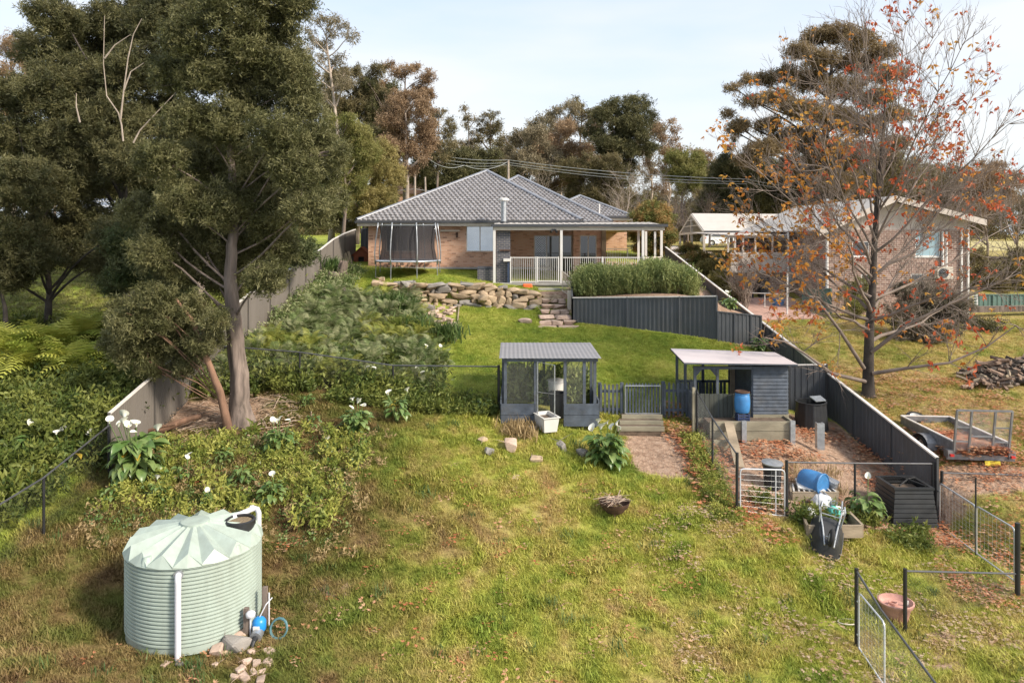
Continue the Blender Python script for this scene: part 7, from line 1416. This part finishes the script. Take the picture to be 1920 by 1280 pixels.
# autumn tree with red and orange leaves
def autumn():
    keep = rnd.getstate(); rnd.seed(21); b = G(1628,25.6); b.z -= .1; t = thing('autumn_tree', 'tall nearly leafless tree with scattered red and orange leaves beside the right fence', 'tree', b); mb = MB(); tips = []
    tr = [b, P(1628,700,25.6), P(1630,620,25.5), P(1636,540,25.5), P(1640,450,25.5), P(1646,350,25.5), P(1655,260,25.4), P(1662,160,25.4), P(1668,60,25.4)]; fine = []
    for i in range(len(tr)-1):
        for q in range(4): fine.append(tr[i].lerp(tr[i+1], q/4))
    rs = [lerp(.235,.010,(i/(len(fine)-1))**.72) for i in range(len(fine))]; rs[0] *= 1.3; tk_ = MB().tube(fine, rs, 10, False)
    c_ = P(1650,330,25.5); rx, rz = 5.4, 6.6
    def env(p): d = Vector(((p.x-c_.x)/rx, (p.y-c_.y)/rx, (p.z-c_.z)/rz)); return d.length < 1.0
    ENDS = [(1395,500,600),(1385,400,560),(1400,300,520),(1420,215,500),(1470,150,470),(1530,115,440),(1590,80,400),(1625,55,350),(1700,45,330),(1745,70,370),(1800,95,410),(1850,150,440),(1890,230,480),(1905,320,520),(1900,420,560),(1880,520,600),(1450,430,590),(1480,330,540),(1540,250,500),(1600,180,430),(1760,220,450),(1820,330,520),(1700,150,380),(1560,420,580),(1740,430,570),(1660,300,430),(1500,540,630),(1800,560,640)]
    for q_, (ex, ey, sy) in enumerate(ENDS):
        i = min(range(len(fine)), key=lambda q: abs(960*0+HY-(fine[q].z-CZ)*F/fine[q].y - sy)); p = fine[i]; Ye = 25.5 + 3.4*math.sin(q_*2.4)*min(1, abs(ex-1650)/160+.35)
        e_ = P(ex, ey, Ye); m1 = p.lerp(e_, .35)+Vector((0,0,-.05*(e_-p).length)); m2 = p.lerp(e_, .7)+Vector((rnd.gauss(0,.1),rnd.gauss(0,.1),.02)); L_ = (e_-p).length
        q = []
        for s in range(9):
            w_ = s/8; a = p.lerp(m1,w_); b_ = m1.lerp(m2,w_); c2 = m2.lerp(e_,w_); q.append(a.lerp(b_,w_).lerp(b_.lerp(c2,w_),w_)+Vector((rnd.gauss(0,.05),rnd.gauss(0,.05),rnd.gauss(0,.04))))
        r_0 = min(rs[i]*.5, .03+.011*L_); mb.tube(q, [lerp(r_0,.010,(s/8)**.7) for s in range(9)], 6, False)
        for s in range(2,9):
            for _ in range(3):
                dd = (q[s]-q[s-1]).normalized(); d = (dd + rdir(.25)*.85).normalized(); grow(mb, q[s], d, rnd.uniform(.7,1.25)*lerp(1.1,.7,s/8), .015, 3, tips, None, .22, .55, (1,2), 3, .66)
    # drooping low limbs reaching over the fence
    for pts in ([(1622,715,25.4),(1560,700,24.6),(1505,660,24.2),(1470,640,24),(1430,632,23.8)],[(1620,690,25.4),(1575,620,24.6),(1530,560,24.4),(1500,520,24.2),(1450,500,24)],[(1636,700,25.4),(1700,690,24.8),(1780,680,24.4),(1850,650,24.2),(1905,610,24)],[(1634,660,25.4),(1700,610,24.6),(1780,570,24.4),(1850,540,24.2),(1915,510,24)]):
        q = [P(*p) for p in pts]; mb.tube(q, [.07,.055,.04,.028,.016], 6, False)
        for j in range(1,5):
            for _ in range(3): grow(mb, q[j], (rdir(.1)).normalized(), .7, .018, 2, tips, None, .1, .7, (2,2), 3, .7)
    part(mb, 'branches', M['twig'], t, smooth=True, kind='stuff'); part(tk_, 'trunk', M['barkdk'], t, smooth=True); rnd.setstate(keep)
    tp_ = np.array([tuple(q[0]) for q in tips]); print('autumn tips', len(tp_))
    px_ = 960+F*tp_[:,0]/tp_[:,1]; py_ = HY-F*(tp_[:,2]-CZ)/tp_[:,1]; u = NR.random(len(tp_)); left = (px_ < 1640)
    dens = np.where(left, .30*np.clip((py_-60)/250,.1,1), .21); cl = np.sin(tp_[:,0]*1.9+3)*np.sin(tp_[:,2]*1.7)*np.cos(tp_[:,1]*1.4); dens = dens*np.clip(.55+1.6*cl, .04, 1.8); sel = u < dens*.66
    isr = np.where(px_ < 1600, .15, .75); r_ = NR.random(len(tp_)) < isr
    for nm, m_, key in (('orange_leaves', sel & ~r_, 'orangel'), ('red_leaves', sel & r_, 'red')):
        q = tp_[m_]; scatter(nm, q, .27*NR.uniform(.7,1.4,len(q)), templates(key, L[key], 'star'), t)
autumn()
# ================================================================ SHRUBS
rl_ = []
for i in range(30):
    px = lerp(1090,1290,i/29); Y = rnd.uniform(32.4,33.8); x = X(px,Y); h = .55 if px < 1180 else .72; rl_.append((x,Y,gz(x,Y)+rnd.uniform(.1,.3), .52))
def rosem(label, pxa, pxb, Y0, Y1, h, n, seed):
    b = G((pxa+pxb)/2, (Y0+Y1)/2); t = thing('rosemary_hedge', label, 'shrub', b, 'rosemary shrubs behind the sheet fence'); q = []
    for i in range(n):
        px = NR.uniform(pxa, pxb); Y = NR.uniform(Y0, Y1); x = X(px,Y); e = 1-abs((px-(pxa+pxb)/2)/((pxb-pxa)/2))**3*.5; hh = NR.uniform(0,1)**.7*h*e; q.append((x, Y, gz(x,Y)+hh-.1))
    scatter('foliage', q, NR.uniform(.26,.74,len(q)), templates('rosemary',L['rosemary'],'upright'), t, tilt=.35)
    m_ = MB()
    for i in range(14): p = Vector(q[i]); p.z = gz(p.x,p.y); m_.tube([p, p+Vector((rnd.gauss(0,.1),0,h*.6))], .02, 5)
    part(m_, 'stems', M['bark'], t, kind='stuff')
rosem('darker rosemary bush at the left end behind the sheet fence', 1085, 1150, 32.9, 34.2, .72, 600, 1); rosem('middle rosemary bush below the cream railing', 1140, 1205, 32.8, 34.2, .66, 600, 2); rosem('tallest sunlit rosemary bush near the right fence', 1200, 1262, 33.0, 35.2, .92, 750, 3); rosem('yellow-green rosemary bush ending the hedge at the right', 1250, 1296, 32.6, 34.6, .70, 480, 4)
c = G(1222,47); bush('photinia_tree', 'round clipped photinia with bronze top beside the verandah', pl([(1205,430,26),(1235,425,28),(1220,400,28),(1248,445,20),(1243,475,16),(1215,455,28),(1200,405,16),(1240,400,18)],47,.6), 'photinia', 'broad', 330, .28, c, 'tree')
for i, (px, py, r, Y, lk, lb) in enumerate([(1310,488,17,45,'photinia','dark reddish shrub at the top of the neighbouring fence'),(1333,500,20,43,'gold','bronze-gold shrub second along the neighbouring fence'),(1356,508,20,41,'gold','golden brown shrub just left of the bare vase-shaped bush'),(1290,478,12,48,'photinia','tiny dark shrub beside the carport post'),(1372,530,18,38.5,'olive','low olive shrub tucked under the bare bush')]):
    Yr = Y; bb = G(px, Yr); bush('fence_shrub', lb, [(X(px,Yr)+dx, Yr+dy, bb.z+hz, r/F*Yr) for dx, dy, hz in ((0,0,.45),(-.35,.2,.3),(.35,-.1,.35))], lk, 'broad', 190, .22, bb, 'shrub', 'shrubs along the neighbouring fence')
barebush('bare_shrub', 'vase-shaped pinkish bare shrub before the neighbouring balcony', 1396, 36.5, 560, 56, 474, None, 'shrub', 3, 18, 'twig', .028)
bush('grey_shrub', 'large rounded grey-brown leafy bush right of the autumn tree trunk', pl([(1740,560,40),(1700,590,38),(1775,600,38),(1735,630,42),(1690,640,30),(1765,560,30),(1700,545,24),(1800,570,26)],31,.8), 'grey', 'cluster', 170, .30, G(1738,31))
bush('lime_shrub', 'yellow-green bush against the brick gable wall', pl([(1595,550,20),(1615,535,20),(1605,572,24),(1630,565,16)],34.6,.4), 'yg', 'broad', 170, .22, G(1605,34.6))
hq = []
for i in range(26): px = rnd.uniform(1818,1990); Y = rnd.uniform(41,43); hq.append((X(px,Y),Y,P(px,rnd.uniform(480,545),Y).z,.75))
bush('clipped_hedge', 'long clipped green hedge at the right edge above the dark fence', hq, 'olive', 'cluster', 60, .36, G(1870,42), 'hedge')
solo(MB().slab([P(1820,452,60),P(2050,452,60),P(2050,470,50),P(1820,470,50)],(0,0,-.3)), 'street_verge', mat('sunlit_verge',(.42,.36,.16),.9), 'pale sunlit grass verge beyond the clipped hedge', 'verge', kind='structure')
bush('dark_shrub', 'dark green shrub under the level log at the right', pl([(1830,605,16),(1850,610,14),(1870,612,12)],33.5,.3), 'dark', 'broad', 170, .22, G(1848,33.5))
# tree fern and undergrowth beyond the left fence
def fernplant(name, label, b, h, n, ln, key='fern', tilt0=.15, cat='fern', group=None, trunk=True):
    t = thing(name, label, cat, b, group)
    if trunk: part(MB().tube([b-Vector((0,0,.1)), b+Vector((0,0,h))], [.10,.08], 8), 'stem', M['barkdk'], t)
    pts = [(b.x+NR.normal()*.05, b.y+NR.normal()*.05, b.z+h*NR.uniform(.8,1.05)) for _ in range(n)]; rot = np.c_[NR.uniform(-.3,.3,n), NR.uniform(-.75,.25,n), NR.uniform(0,6.28,n)]
    scatter('fronds', pts, ln*NR.uniform(.65,1.15,n), templates(key,L[key],'frond'), t, rot=rot); return t
TF = [(95,665,24,'bright yellow-green tree fern in the left undergrowth'),(30,668,24,'bright tree fern at the left picture edge'),(140,700,23,'olive-gold tree fern low in the left undergrowth'),(55,715,23.4,'drooping tree fern below the two bright ones'),(10,700,23.5,'left edge fern half hidden by darker fronds'),(150,655,25.5,'golden fern at the edge of the left lawn')]
for px, py, Y, lb in TF:
    p = P(px,py,Y); b = Vector((p.x,p.y,gz(p.x,p.y))); fernplant('tree_fern', lb, b, max(.5,p.z-b.z), 60, 1.25, 'treefern', group='tree ferns beyond the left fence')
def cover(name, label, n, fn, scl, key, kind, hz=(0,.1), tilt=.3, cat='ground cover', sz=None):
    pts = []; 
    P_ = fn(n); z = ground(P_[:,0], P_[:,1])+NR.uniform(hz[0],hz[1],len(P_)); q = np.c_[P_, z]; s = scl*NR.uniform(.4,1.45,len(q))
    return scatter(name, q, s, templates(key,L[key] if key in L else M['blade'],kind), None, kind='stuff', tilt=tilt, label=label, cat=cat)
def band(n, xa, xb, ya, yb, f=None):
    x = NR.uniform(xa,xb,n); y = NR.uniform(ya,yb,n); m = np.ones(n,bool) if f is None else f(x,y); return np.c_[x,y][m]
nzf = lambda x, y, s=1.: np.sin(x*1.3*s+1.1*np.sin(y*.9*s))*np.cos(y*1.7*s+.8*np.sin(x*1.1*s))
fence_l = lambda y: -10.3+.05*(y-19.1)
cover('undergrowth', 'dark tangled undergrowth outside the left fence', 4200, lambda n: band(n,-22,-9,14,27,lambda x,y: (x < fence_l(y)-.25) & (nzf(x,y,.8) > -.55)), .42, 'under', 'weed', (.0,.55))
cover('undergrowth', 'dark bushes lining the outer side of the left fence', 2600, lambda n: band(n,-15,-9.5,19,36,lambda x,y: (x < fence_l(y)-.3) & (x > fence_l(y)-3.2)), .40, 'under', 'weed', (.1,1.1))
# bracken bank
def bankmask(x, y): return (x > fence_l(y)+.7+.9*(y > 27.5)) & (x < np.interp(y,[23.5,26,29,31,33.3],[-2.7,-2.5,-2.9,-3.5,-4.6])) & (y < np.interp(x,[-10,-7,-5,-2],[35.4,33.6,32.8,32.6]))
mc = band(640,-10.2,-2,24,35.3,bankmask); mound = [[],[]]; mrot = [[],[]]; msc = [[],[]]
for k_, (x, y) in enumerate(mc):
    h = NR.uniform(.15,.62)+.3*max(0,nzf(x,y,1.4)); r = NR.uniform(.25,.5); zb0 = gz(x,y); w_ = 0 if (nzf(x,y,.7) > -.35) else 1; n = 20; a = NR.uniform(0,6.28,n); u = NR.random(n)**.6
    for aa, uu in zip(a, u):
        mound[w_].append((x+r*uu*math.cos(aa)*.6, y+r*uu*math.sin(aa)*.6, zb0+h*(1-.55*uu*uu))); mrot[w_].append((NR.normal()*.25, lerp(-.75,.35,uu)+NR.normal()*.15, aa)); msc[w_].append(NR.uniform(.32,.6))
scatter('bracken_bank', mound[0], np.array(msc[0]), templates('fern',L['fern'],'frond'), None, rot=np.array(mrot[0]), label='grey-green bracken mounds covering the bank left of the lawn', cat='ferns')
scatter('bracken_bank', mound[1], np.array(msc[1]), templates('weed',L['weed'],'frond'), None, rot=np.array(mrot[1]), label='fresher green fern mounds mixed through the bracken bank', cat='ferns')
cover('fence_foot_weeds', 'ferny weeds along the inner foot of the left fence', 700, lambda n: band(n,-10.3,-7.4,23.5,38.5,lambda x,y: (x > fence_l(y)+.15) & (x < fence_l(y)+2.0)), .34, 'fern', 'weed', (0,.12))
cover('bank_weeds', 'leafy weeds between the ferns and wire fence', 1500, lambda n: band(n,-9.8,-2.4,23.2,26.5,lambda x,y: nzf(x,y,1.5) > -.5), .42, 'under', 'weed', (0,.25))
cover('weed_patch', 'rank green weeds across the left foreground below the big tree', 1250, lambda n: band(n,-9.8,-3.2,17.0,20.8,lambda x,y: (nzf(x,y,1.1) > -.05) & ((x+3.2)*1.0 < (y-17)*-.1+.0+.6*np.sin(y*2)) & (x < -3.6) & (NR.random(len(x)) < np.clip((-(x+3.4)-.35*np.abs(y-19)*0)*.55, .08, 1)) & (NR.random(len(x)) < np.clip((y-16.9)*.8,.1,1))), .22, 'weed', 'weed', (-.03,.06))
cover('weed_patch', 'broad soft leaved weeds between the lilies on the left slope', 420, lambda n: band(n,-9.8,-3.8,16.8,20.8), .20, 'calla', 'broad', (-.02,.04))
cover('weed_patch', 'brown dying weeds among the green ones on the left slope', 220, lambda n: band(n,-9.8,-3.4,16.2,20.8), .20, 'dry', 'weed', (-.02,.05))
cover('weed_patch', 'taller leafy weeds standing on the left slope', 230, lambda n: band(n,-9.6,-4.0,17.2,20.8,lambda x,y: nzf(x,y,2.1) > 0), .34, 'weed', 'weed', (0,.1))
cover('weed_patch', 'weeds along the foot of the low wire fence', 500, lambda n: band(n,-5.5,-.6,22.6,23.6), .30, 'under', 'weed', (0,.1))
cover('fence_weeds', 'weeds and trailing growth along the yard fence line', 420, lambda n: band(n,5.0,5.75,18.2,22.2), .17, 'weed', 'weed', (0,.05))
cover('fence_weeds', 'green weeds around the timber boxes and compost box', 240, lambda n: band(n,6.0,10.6,18.0,19.2,lambda x,y: (nzf(x,y,2) > .1) & ((y > 18.4) | (x > 8.9))), .28, 'under', 'weed', (0,.1))
cover('cage_plants', 'pale leafy plants growing inside the netted cage', 190, lambda n: band(n,-.1,2.35,23.9,25.0), .48, 'rosemary', 'weed', (.0,.35))
cover('yard_grass_tufts', 'straw-coloured dry grass clump in the hen yard', 60, lambda n: band(n,7.0,9.2,20.0,21.6,lambda x,y: ((x-8.4)**2+(y-20.4)**2) < .6), .26, 'dry', 'grass', (0,.1))
cover('dry_seed_grass', 'tan seeding grass in front of the cage boards', 60, lambda n: band(n,-.2,.6,21.5,22.2), .26, 'dry', 'grass', (0,.05))
# strap leaved clumps
for px, Y, s, lb in ((738,31.5,1.0,'large dark strappy clump in the middle of the fern bank'),(775,29.5,.8,'second dark strappy clump lower in the fern bank'),(838,29.2,.7,'grey-green tuft at the lawn edge of the fern bank'),(620,37.5,.8,'green tuft by the left fence near the kennel')):
    b = G(px,Y); t = thing('strappy_plant', lb, 'plant', b, 'strap leaved clumps'); n = 14; pts = [(b.x+NR.normal()*.2*s, b.y+NR.normal()*.2*s, b.z+NR.uniform(.05,.35)) for _ in range(n)]; scatter('leaves', pts, NR.uniform(.7,1.0,n)*s, templates('strap',L['strap'],'grass'), t)
# arum lilies: each leaf and flower its own piece
def bladeleaf(m_):
    mb = MB(); N = 6; row = []
    for i in range(N+1):
        t = i/N; w = .30*math.sin(math.pi*min(.98,(t*.93+.05))**.75); z = .30*math.sin(t*1.9)-.28*t*t; x = t; row.append((x,w,z))
    for x, w, z in row: mb.v += [(x,-w,z+.06+w*.12),(x,0,z),(x,w,z+.06+w*.12)]
    for i in range(N): a = 3*i; mb.f += [(a,a+3,a+4,a+1),(a+1,a+4,a+5,a+2)]
    return mb.mesh('leaf', m_, smooth=True)
LF = bladeleaf(L['calla']); LFY = bladeleaf(L['callay'])
pm = MB(); N = 14
for k, (r, z) in enumerate(((.02,0),(.05,.07),(.085,.13),(.15,.17))):
    for j in range(N): t = 2*math.pi*j/N; o_ = 1+.5*math.cos(t)*(k/3); pm.v.append((r*o_*math.cos(t), r*math.sin(t), z+.10*math.cos(t)*(k/3)**1.5))
for k in range(3):
    for j in range(N): pm.f.append((k*N+j,k*N+(j+1)%N,(k+1)*N+(j+1)%N,(k+1)*N+j))
FLm = pm.mesh('flower', M['petal'], smooth=True); SPm = MB().tube([(0,0,.03),(0,0,.14)], [.014,.01], 6).mesh('spadix', M['spadix'])
STm = MB().tube([(0,0,0),(.02,0,.5),(0,0,1)], [.016,.013,.01], 5).mesh('stalk', L['calla'])
def calla(label, px, Y, s, nl, nf, ny=1, group='arum lily clumps', hgt=None):
    b = G(px,Y); t = thing('arum_lily', label, 'plant', b, group)
    for i in range(int(nl*2.6)):
        a = rnd.uniform(0,6.28); h = s*rnd.uniform(.25,1.0)*.75; r = s*rnd.uniform(.05,.40)*(1.2-h/s*.5); e = rnd.uniform(-.1,.75) if h > .4*s else rnd.uniform(.3,1.0)
        tp_ = b+Vector((r*math.cos(a),r*math.sin(a),h)); sc_ = s*rnd.uniform(.19,.34); inst(LF if i >= ny else LFY, 'leaf', t, tp_, (rnd.gauss(0,.25), e, a), (sc_,sc_,sc_))
    mb = MB()
    for i in range(nl//2): a = rnd.uniform(0,6.28); r = s*rnd.uniform(.05,.3); mb.tube([b+Vector((.04*math.cos(a),.04*math.sin(a),0)), b+Vector((r*math.cos(a),r*math.sin(a),s*rnd.uniform(.3,.65)))], .012, 4, False)
    part(mb, 'stalks', L['calla'], t, kind='stuff')
    for i in range(nf):
        a = rnd.uniform(0,6.28); r = s*rnd.uniform(.05,.42); h = s*rnd.uniform(.85,1.12); p = b+Vector((r*math.cos(a),r*math.sin(a),h)); fs_ = max(.5,min(.68,s*.6))*rnd.uniform(.75,1.15)
        o = inst(FLm, 'flower', t, p, (rnd.gauss(0,.25),rnd.gauss(0,.25),rnd.uniform(0,6)), (fs_,)*3); s_ = D.objects.new('spadix', SPm); COL.objects.link(s_); s_.parent = o
        m_ = MB().tube([b, b.lerp(p,.5)+Vector((.03,0,.03)), p], [.014,.012,.01], 5, False); part(m_, 'stalk', L['calla'], t)
calla('biggest arum lily clump with many white flowers at the left fence end', 252, GY(252,898), 1.35, 62, 8, 3)
calla('arum lilies massed behind the pale rail at the far left', 60, GY(70,872), 1.0, 34, 1, 2); calla('broad leaved lilies with fading flowers outside the rail', 125, GY(125,885), .95, 30, 3, 2)
calla('arum lilies with four white flowers near the wire fence post', 668, GY(668,814), .85, 36, 5, 2); calla('yellow-tinged lilies by the wire fence with one bloom', 745, GY(745,790), .8, 24, 3, 4)
calla('lily clump with three white flowers right of the big trunk', 522, GY(522,848), .8, 28, 4, 2); calla('lily clump behind the water tank with one white flower', 512, GY(512,942), .68, 30, 1, 0); calla('small lilies flowering in the weeds right of the biggest clump', 345, GY(345,900), .5, 14, 2, 0)
calla('tall dark leaved white lily clump in front of the picket gate', 1136, GY(1136,872), 1.05, 60, 7, 0); calla('large leaved lily clump behind the timber box in the yard', 1622, GY(1622,972), .85, 34, 1, 2); calla('small lily plant at the foot of the square compost box', 1712, GY(1712,975), .5, 16, 0, 0)
calla('leafy lily clump at the left foot of the cage', 905, 23.0, .55, 30, 0, 0); calla('lilies with large white blooms beside the lawn edge', 815, GY(815,690), .7, 24, 3, 0); calla('variegated leafy clump behind the low dark sheet fence', 1368, 31.2, .75, 30, 2, 2); calla('leafy lily clump where the two dark fences meet', 1424, 29.8, .7, 24, 0, 0); calla('lily plants between the fern bank and wire fence', 690, GY(690,740), .8, 26, 2, 2)
calla('pale flowered lilies in the weeds above the tank lid', 398, GY(398,950), .42, 14, 2, 0)
for px, py, s, nl, nf, ny, lb in [(30,850,.9,26,0,1,'broad green lilies at the very left edge above the rail'),(165,870,.8,22,2,1,'lilies crowding the outer side of the pale rail'),(95,905,.7,20,0,1,'low lilies under the pale rail at far left'),(585,805,.5,16,0,1,'small lilies between two flowering clumps'),(620,850,.4,12,1,0,'little lily right of the three flowered clump'),
  (455,905,.55,18,0,0,'leafy lily in the weeds behind the tank'),(300,935,.5,16,1,1,'lily with one bloom in the weeds left of the tank lid'),(420,870,.5,16,0,1,'leafy lily below the foot of the huge trunk'),(575,765,.5,16,0,0,'lilies at the foot of the low wire fence'),(790,735,.6,18,2,2,'yellowing lilies beside the wire fence post'),(640,720,.7,22,1,0,'lilies showing through the low wire fence'),(210,940,.5,16,0,1,'small lily patch left of the weeds')]:
    calla(lb, px, GY(px,py), s, nl, nf, ny)
# ================================================================ GRASS, LITTER
def inview(x, y, m=60): p = 960+F*x/y; return (p > -m) & (p < 1920+m)
def turfpts(n, ya, yb, f, xa=-13, xb=14):
    q = band(n, xa, xb, ya, yb, lambda x,y: inview(x,y) & f(x,y)); return q
tank_clear = lambda x, y: (x-TX)**2+(y-TY)**2 > (TR+.0)**2
yardm = lambda x, y: (x > 5.5) & (x < XF(y)) & (y > 18.7) & (y < 25.6)
pathm = lambda x, y: (((x-4.2)/1.0)**2+((y-21.4)/1.5)**2 < .9)
def fieldmask(x, y):
    v = tank_clear(x,y) & ~yardm(x,y) & ~pathm(x,y) & (x < XF(y)-.05) & (x > fence_l(y)-2.5) & ~((x > -.4) & (x < 2.7) & (y > 22.2)) & ~((x+9)**2/5+(y-22.4)**2 < 1.2)
    return v & ((nzf(x,y,2.3)+.5*nzf(x,y,5.1)) > -.78)
q = turfpts(62000, 11.5, 23.6, fieldmask, -13, 13); n = len(q); hgt = .075+.05*np.clip(nzf(q[:,0],q[:,1],1.9)+.4,0,1.4)+.03*np.clip(nzf(q[:,0],q[:,1],.9),0,1)
z = ground(q[:,0],q[:,1])+.035*np.sin(q[:,0]*1.7+q[:,1]*.6)*np.sin(q[:,1]*1.3-q[:,0]*.4); s_ = hgt*NR.uniform(.65,1.3,n); scl3 = np.c_[s_*1.35,s_*1.35,s_*.8]
scatter('rough_grass', np.c_[q,z], scl3, templates('blade',M['blade'],'grass'), None, label='rough yellow-green grass of the lower yard', cat='grass', tilt=.35)
q = turfpts(900, 12, 22.5, lambda x,y: fieldmask(x,y) & (nzf(x,y,3.1) > .45)); n = len(q); scatter('grass_tufts', np.c_[q,ground(q[:,0],q[:,1])], NR.uniform(.14,.26,n), templates('strap',L['strap'],'grass'), None, label='taller dark green tufts dotted through the rough grass', cat='grass')
lawnm = lambda x, y: (x > np.interp(y,[23.5,26,29,31,33.3],[-2.7,-2.1,-2.2,-2.2,-2.3])) & (y < np.interp(x,[-6,1.1,1.3,2.6,2.75,8.3,10.4],[33.6,33.6,31.3,31.3,31.9,30.0,30.2])) & (x < XF(y)-.1) & ~((x > 5.2) & (y < 25.9)) & ~((x > -.4) & (x < 2.7) & (y < 25.4))
q = turfpts(30000, 23.6, 33.7, lawnm, -3.5, 11); n = len(q); s_ = .085*NR.uniform(.7,1.3,n); scatter('lawn_grass', np.c_[q,ground(q[:,0],q[:,1])], np.c_[s_*1.3,s_*1.3,s_*.75], templates('blade',M['blade'],'grass'), None, label='short bright green lawn between cage and stone wall', cat='grass')
upm = lambda x, y: (y > np.interp(x,XT,YT)+.4) & (x > fence_l(y)+.1) & ((y < 35.9) | (x < -.95)) & ~((x > 1.2) & (x < 8)) & (x < 1.2)
q = turfpts(12000, 34.0, 39.3, upm, -10, 2); n = len(q); s_ = .10*NR.uniform(.7,1.3,n); scatter('terrace_grass', np.c_[q,ground(q[:,0],q[:,1])], np.c_[s_*1.3,s_*1.3,s_*.8], templates('blade',M['blade'],'grass'), None, label='green grass of the terrace around the trampoline', cat='grass')
nbm = lambda x, y: (x > XF(y)+.25) & ~((x > 9.5) & (x < 14.8) & (y > 33.8)) & ~(((x-12.8)/1.7)**2+((y-20.2)/.7)**2 < 1)
q = turfpts(26000, 16.5, 35.5, nbm, 9, 27); n = len(q); s_ = .085*NR.uniform(.7,1.3,n)*(1+.015*(q[:,1]-20)); scatter('neighbour_lawn', np.c_[q,ground(q[:,0],q[:,1])], np.c_[s_*1.4,s_*1.4,s_*.6], templates('blade',M['blade'],'grass'), None, label='yellowed lawn of the neighbouring yard beyond the right fence', cat='grass')
lfm = lambda x, y: (x < fence_l(y)-1.5)
q = band(9000, -30, -11, 24, 45, lfm); n = len(q); s_ = .16*NR.uniform(.7,1.3,n); scatter('neighbour_grass', np.c_[q,ground(q[:,0],q[:,1])], np.c_[s_*1.3,s_*1.3,s_*.7], templates('yg',L['yg'],'grass'), None, label='sunny green grass seen under the trees at left', cat='grass')
# fallen leaves
def litter(label, n, f, xa, xb, ya, yb, s=.10, key='litter'):
    n = int(n*1.5)
    q = band(n, xa, xb, ya, yb, f); z = ground(q[:,0],q[:,1])+.035; scatter('fallen_leaves', np.c_[q,z+.02], s*2.3*NR.uniform(.6,1.3,len(q)), templates(key,L[key],'fallen'), None, label=label, cat='fallen leaves', tilt=.15)
litter('red-brown leaves drifted against the sleeper wall and yard fences', 900, lambda x,y: (yardm(x,y) | ((x > 4.9) & (x < 5.7))) & ((nzf(x,y,1.6) > .35) | (y > 21.2) & (y < 21.95) & (x < 8.3) | (XF(y)-x < .8) | (x < 6.0)), 4.9, 11.6, 18.6, 24.5, .12)
litter('russet leaves piled along the path edge by the yard fence', 420, lambda x,y: np.abs(x-np.interp(y,[17.5,19.5,21,22.5,23.2],[6.6,5.5,5.15,4.95,4.2])) < .38+.2*nzf(x,y,3), 3.6, 7.2, 17.6, 23.2, .12)
litter('scattered tan leaves over the lower right grass', 1500, lambda x,y: (x > 3.2) & (nzf(x,y,1.2)+NR.uniform(-.7,.7,len(x)) > .25) & (x < XF(y)), 3.2, 12, 12, 18.9, .07, 'tan')
litter('leaves blown around the driveway gate and trailer', 1100, lambda x,y: nzf(x,y,1.1)+NR.uniform(-.8,.8,len(x)) > -.1, 10.0, 15.8, 16.2, 22.5, .09, 'litter')
litter('few stray orange leaves across the open grass', 150, lambda x,y: tank_clear(x,y), -8, 4, 12.5, 20, .085)
litter('fallen leaves under the autumn tree on the neighbouring lawn', 500, lambda x,y: (x > XF(y)+.3) & (((x-12.6)/4)**2+((y-24.5)/3.5)**2 < 1), 9.5, 17, 21, 28, .10)
litter('brown leaf and bark litter around the big trunk base', 330, lambda x,y: ((x+8.3)/2.4)**2+((y-21.6)/1.9)**2 < 1, -11, -5, 19.5, 23.6, .09, 'tan')
# sticks and fallen branches around the big trunk and in the yard
mb = MB()
for i in range(70):
    x = -8.4+NR.normal()*1.0; y = 21.7+NR.normal()*.7; a = rnd.uniform(0,3.14); L_ = rnd.uniform(.3,1.3); p = Vector((x,y,gz(x,y)+.05)); d = Vector((math.cos(a),math.sin(a)*.7,rnd.uniform(-.05,.3)))
    mb.tube([p-d*L_*.5, p+Vector((0,0,.06)), p+d*L_*.5+Vector((0,0,.03))], [.008,.016,.005], 4, False)
solo(mb, 'fallen_sticks', MC['dry_stick'], 'tangle of fallen sticks around the foot of the big wattle', 'sticks', kind='stuff')
for pa, pb, r, lb in (((300,800,21.2),(378,752,21.4),.10,'fallen reddish branch lying left of the leaning stem'),((265,770,21.0),(330,800,20.9),.05,'thin fallen branch by the left fence'),((1270,770,0),(0,0,0),0,'')):
    if r: a = Vector((X(pa[0],pa[2]),pa[2],0)); b = Vector((X(pb[0],pb[2]),pb[2],0)); a.z = gz(a.x,a.y)+.12; b.z = gz(b.x,b.y)+.42; solo(MB().tube([a, a.lerp(b,.5)+Vector((0,0,.05)), b], [r,r*.9,r*.7], 8), 'fallen_branch', M['barkred'], lb, 'branch', smooth='auto')
mb = MB()
for i in range(26):
    x = NR.uniform(6.2,10.5); y = NR.uniform(19.3,22.6); a = rnd.uniform(0,3.14); L_ = rnd.uniform(.25,.8); p = Vector((x,y,gz(x,y)+.03)); d = Vector((math.cos(a),math.sin(a),0)); mb.tube([p-d*L_*.5, p+Vector((0,0,.05)), p+d*L_*.5], [.006,.012,.004], 4, False)
solo(mb, 'yard_sticks', MC['dry_stick'], 'thin sticks strewn over the bare hen yard', 'sticks', kind='stuff')
print('objects', len(D.objects), 'meshes', len(D.meshes), 'tris', sum(len(m.polygons) for m in D.meshes)*2)
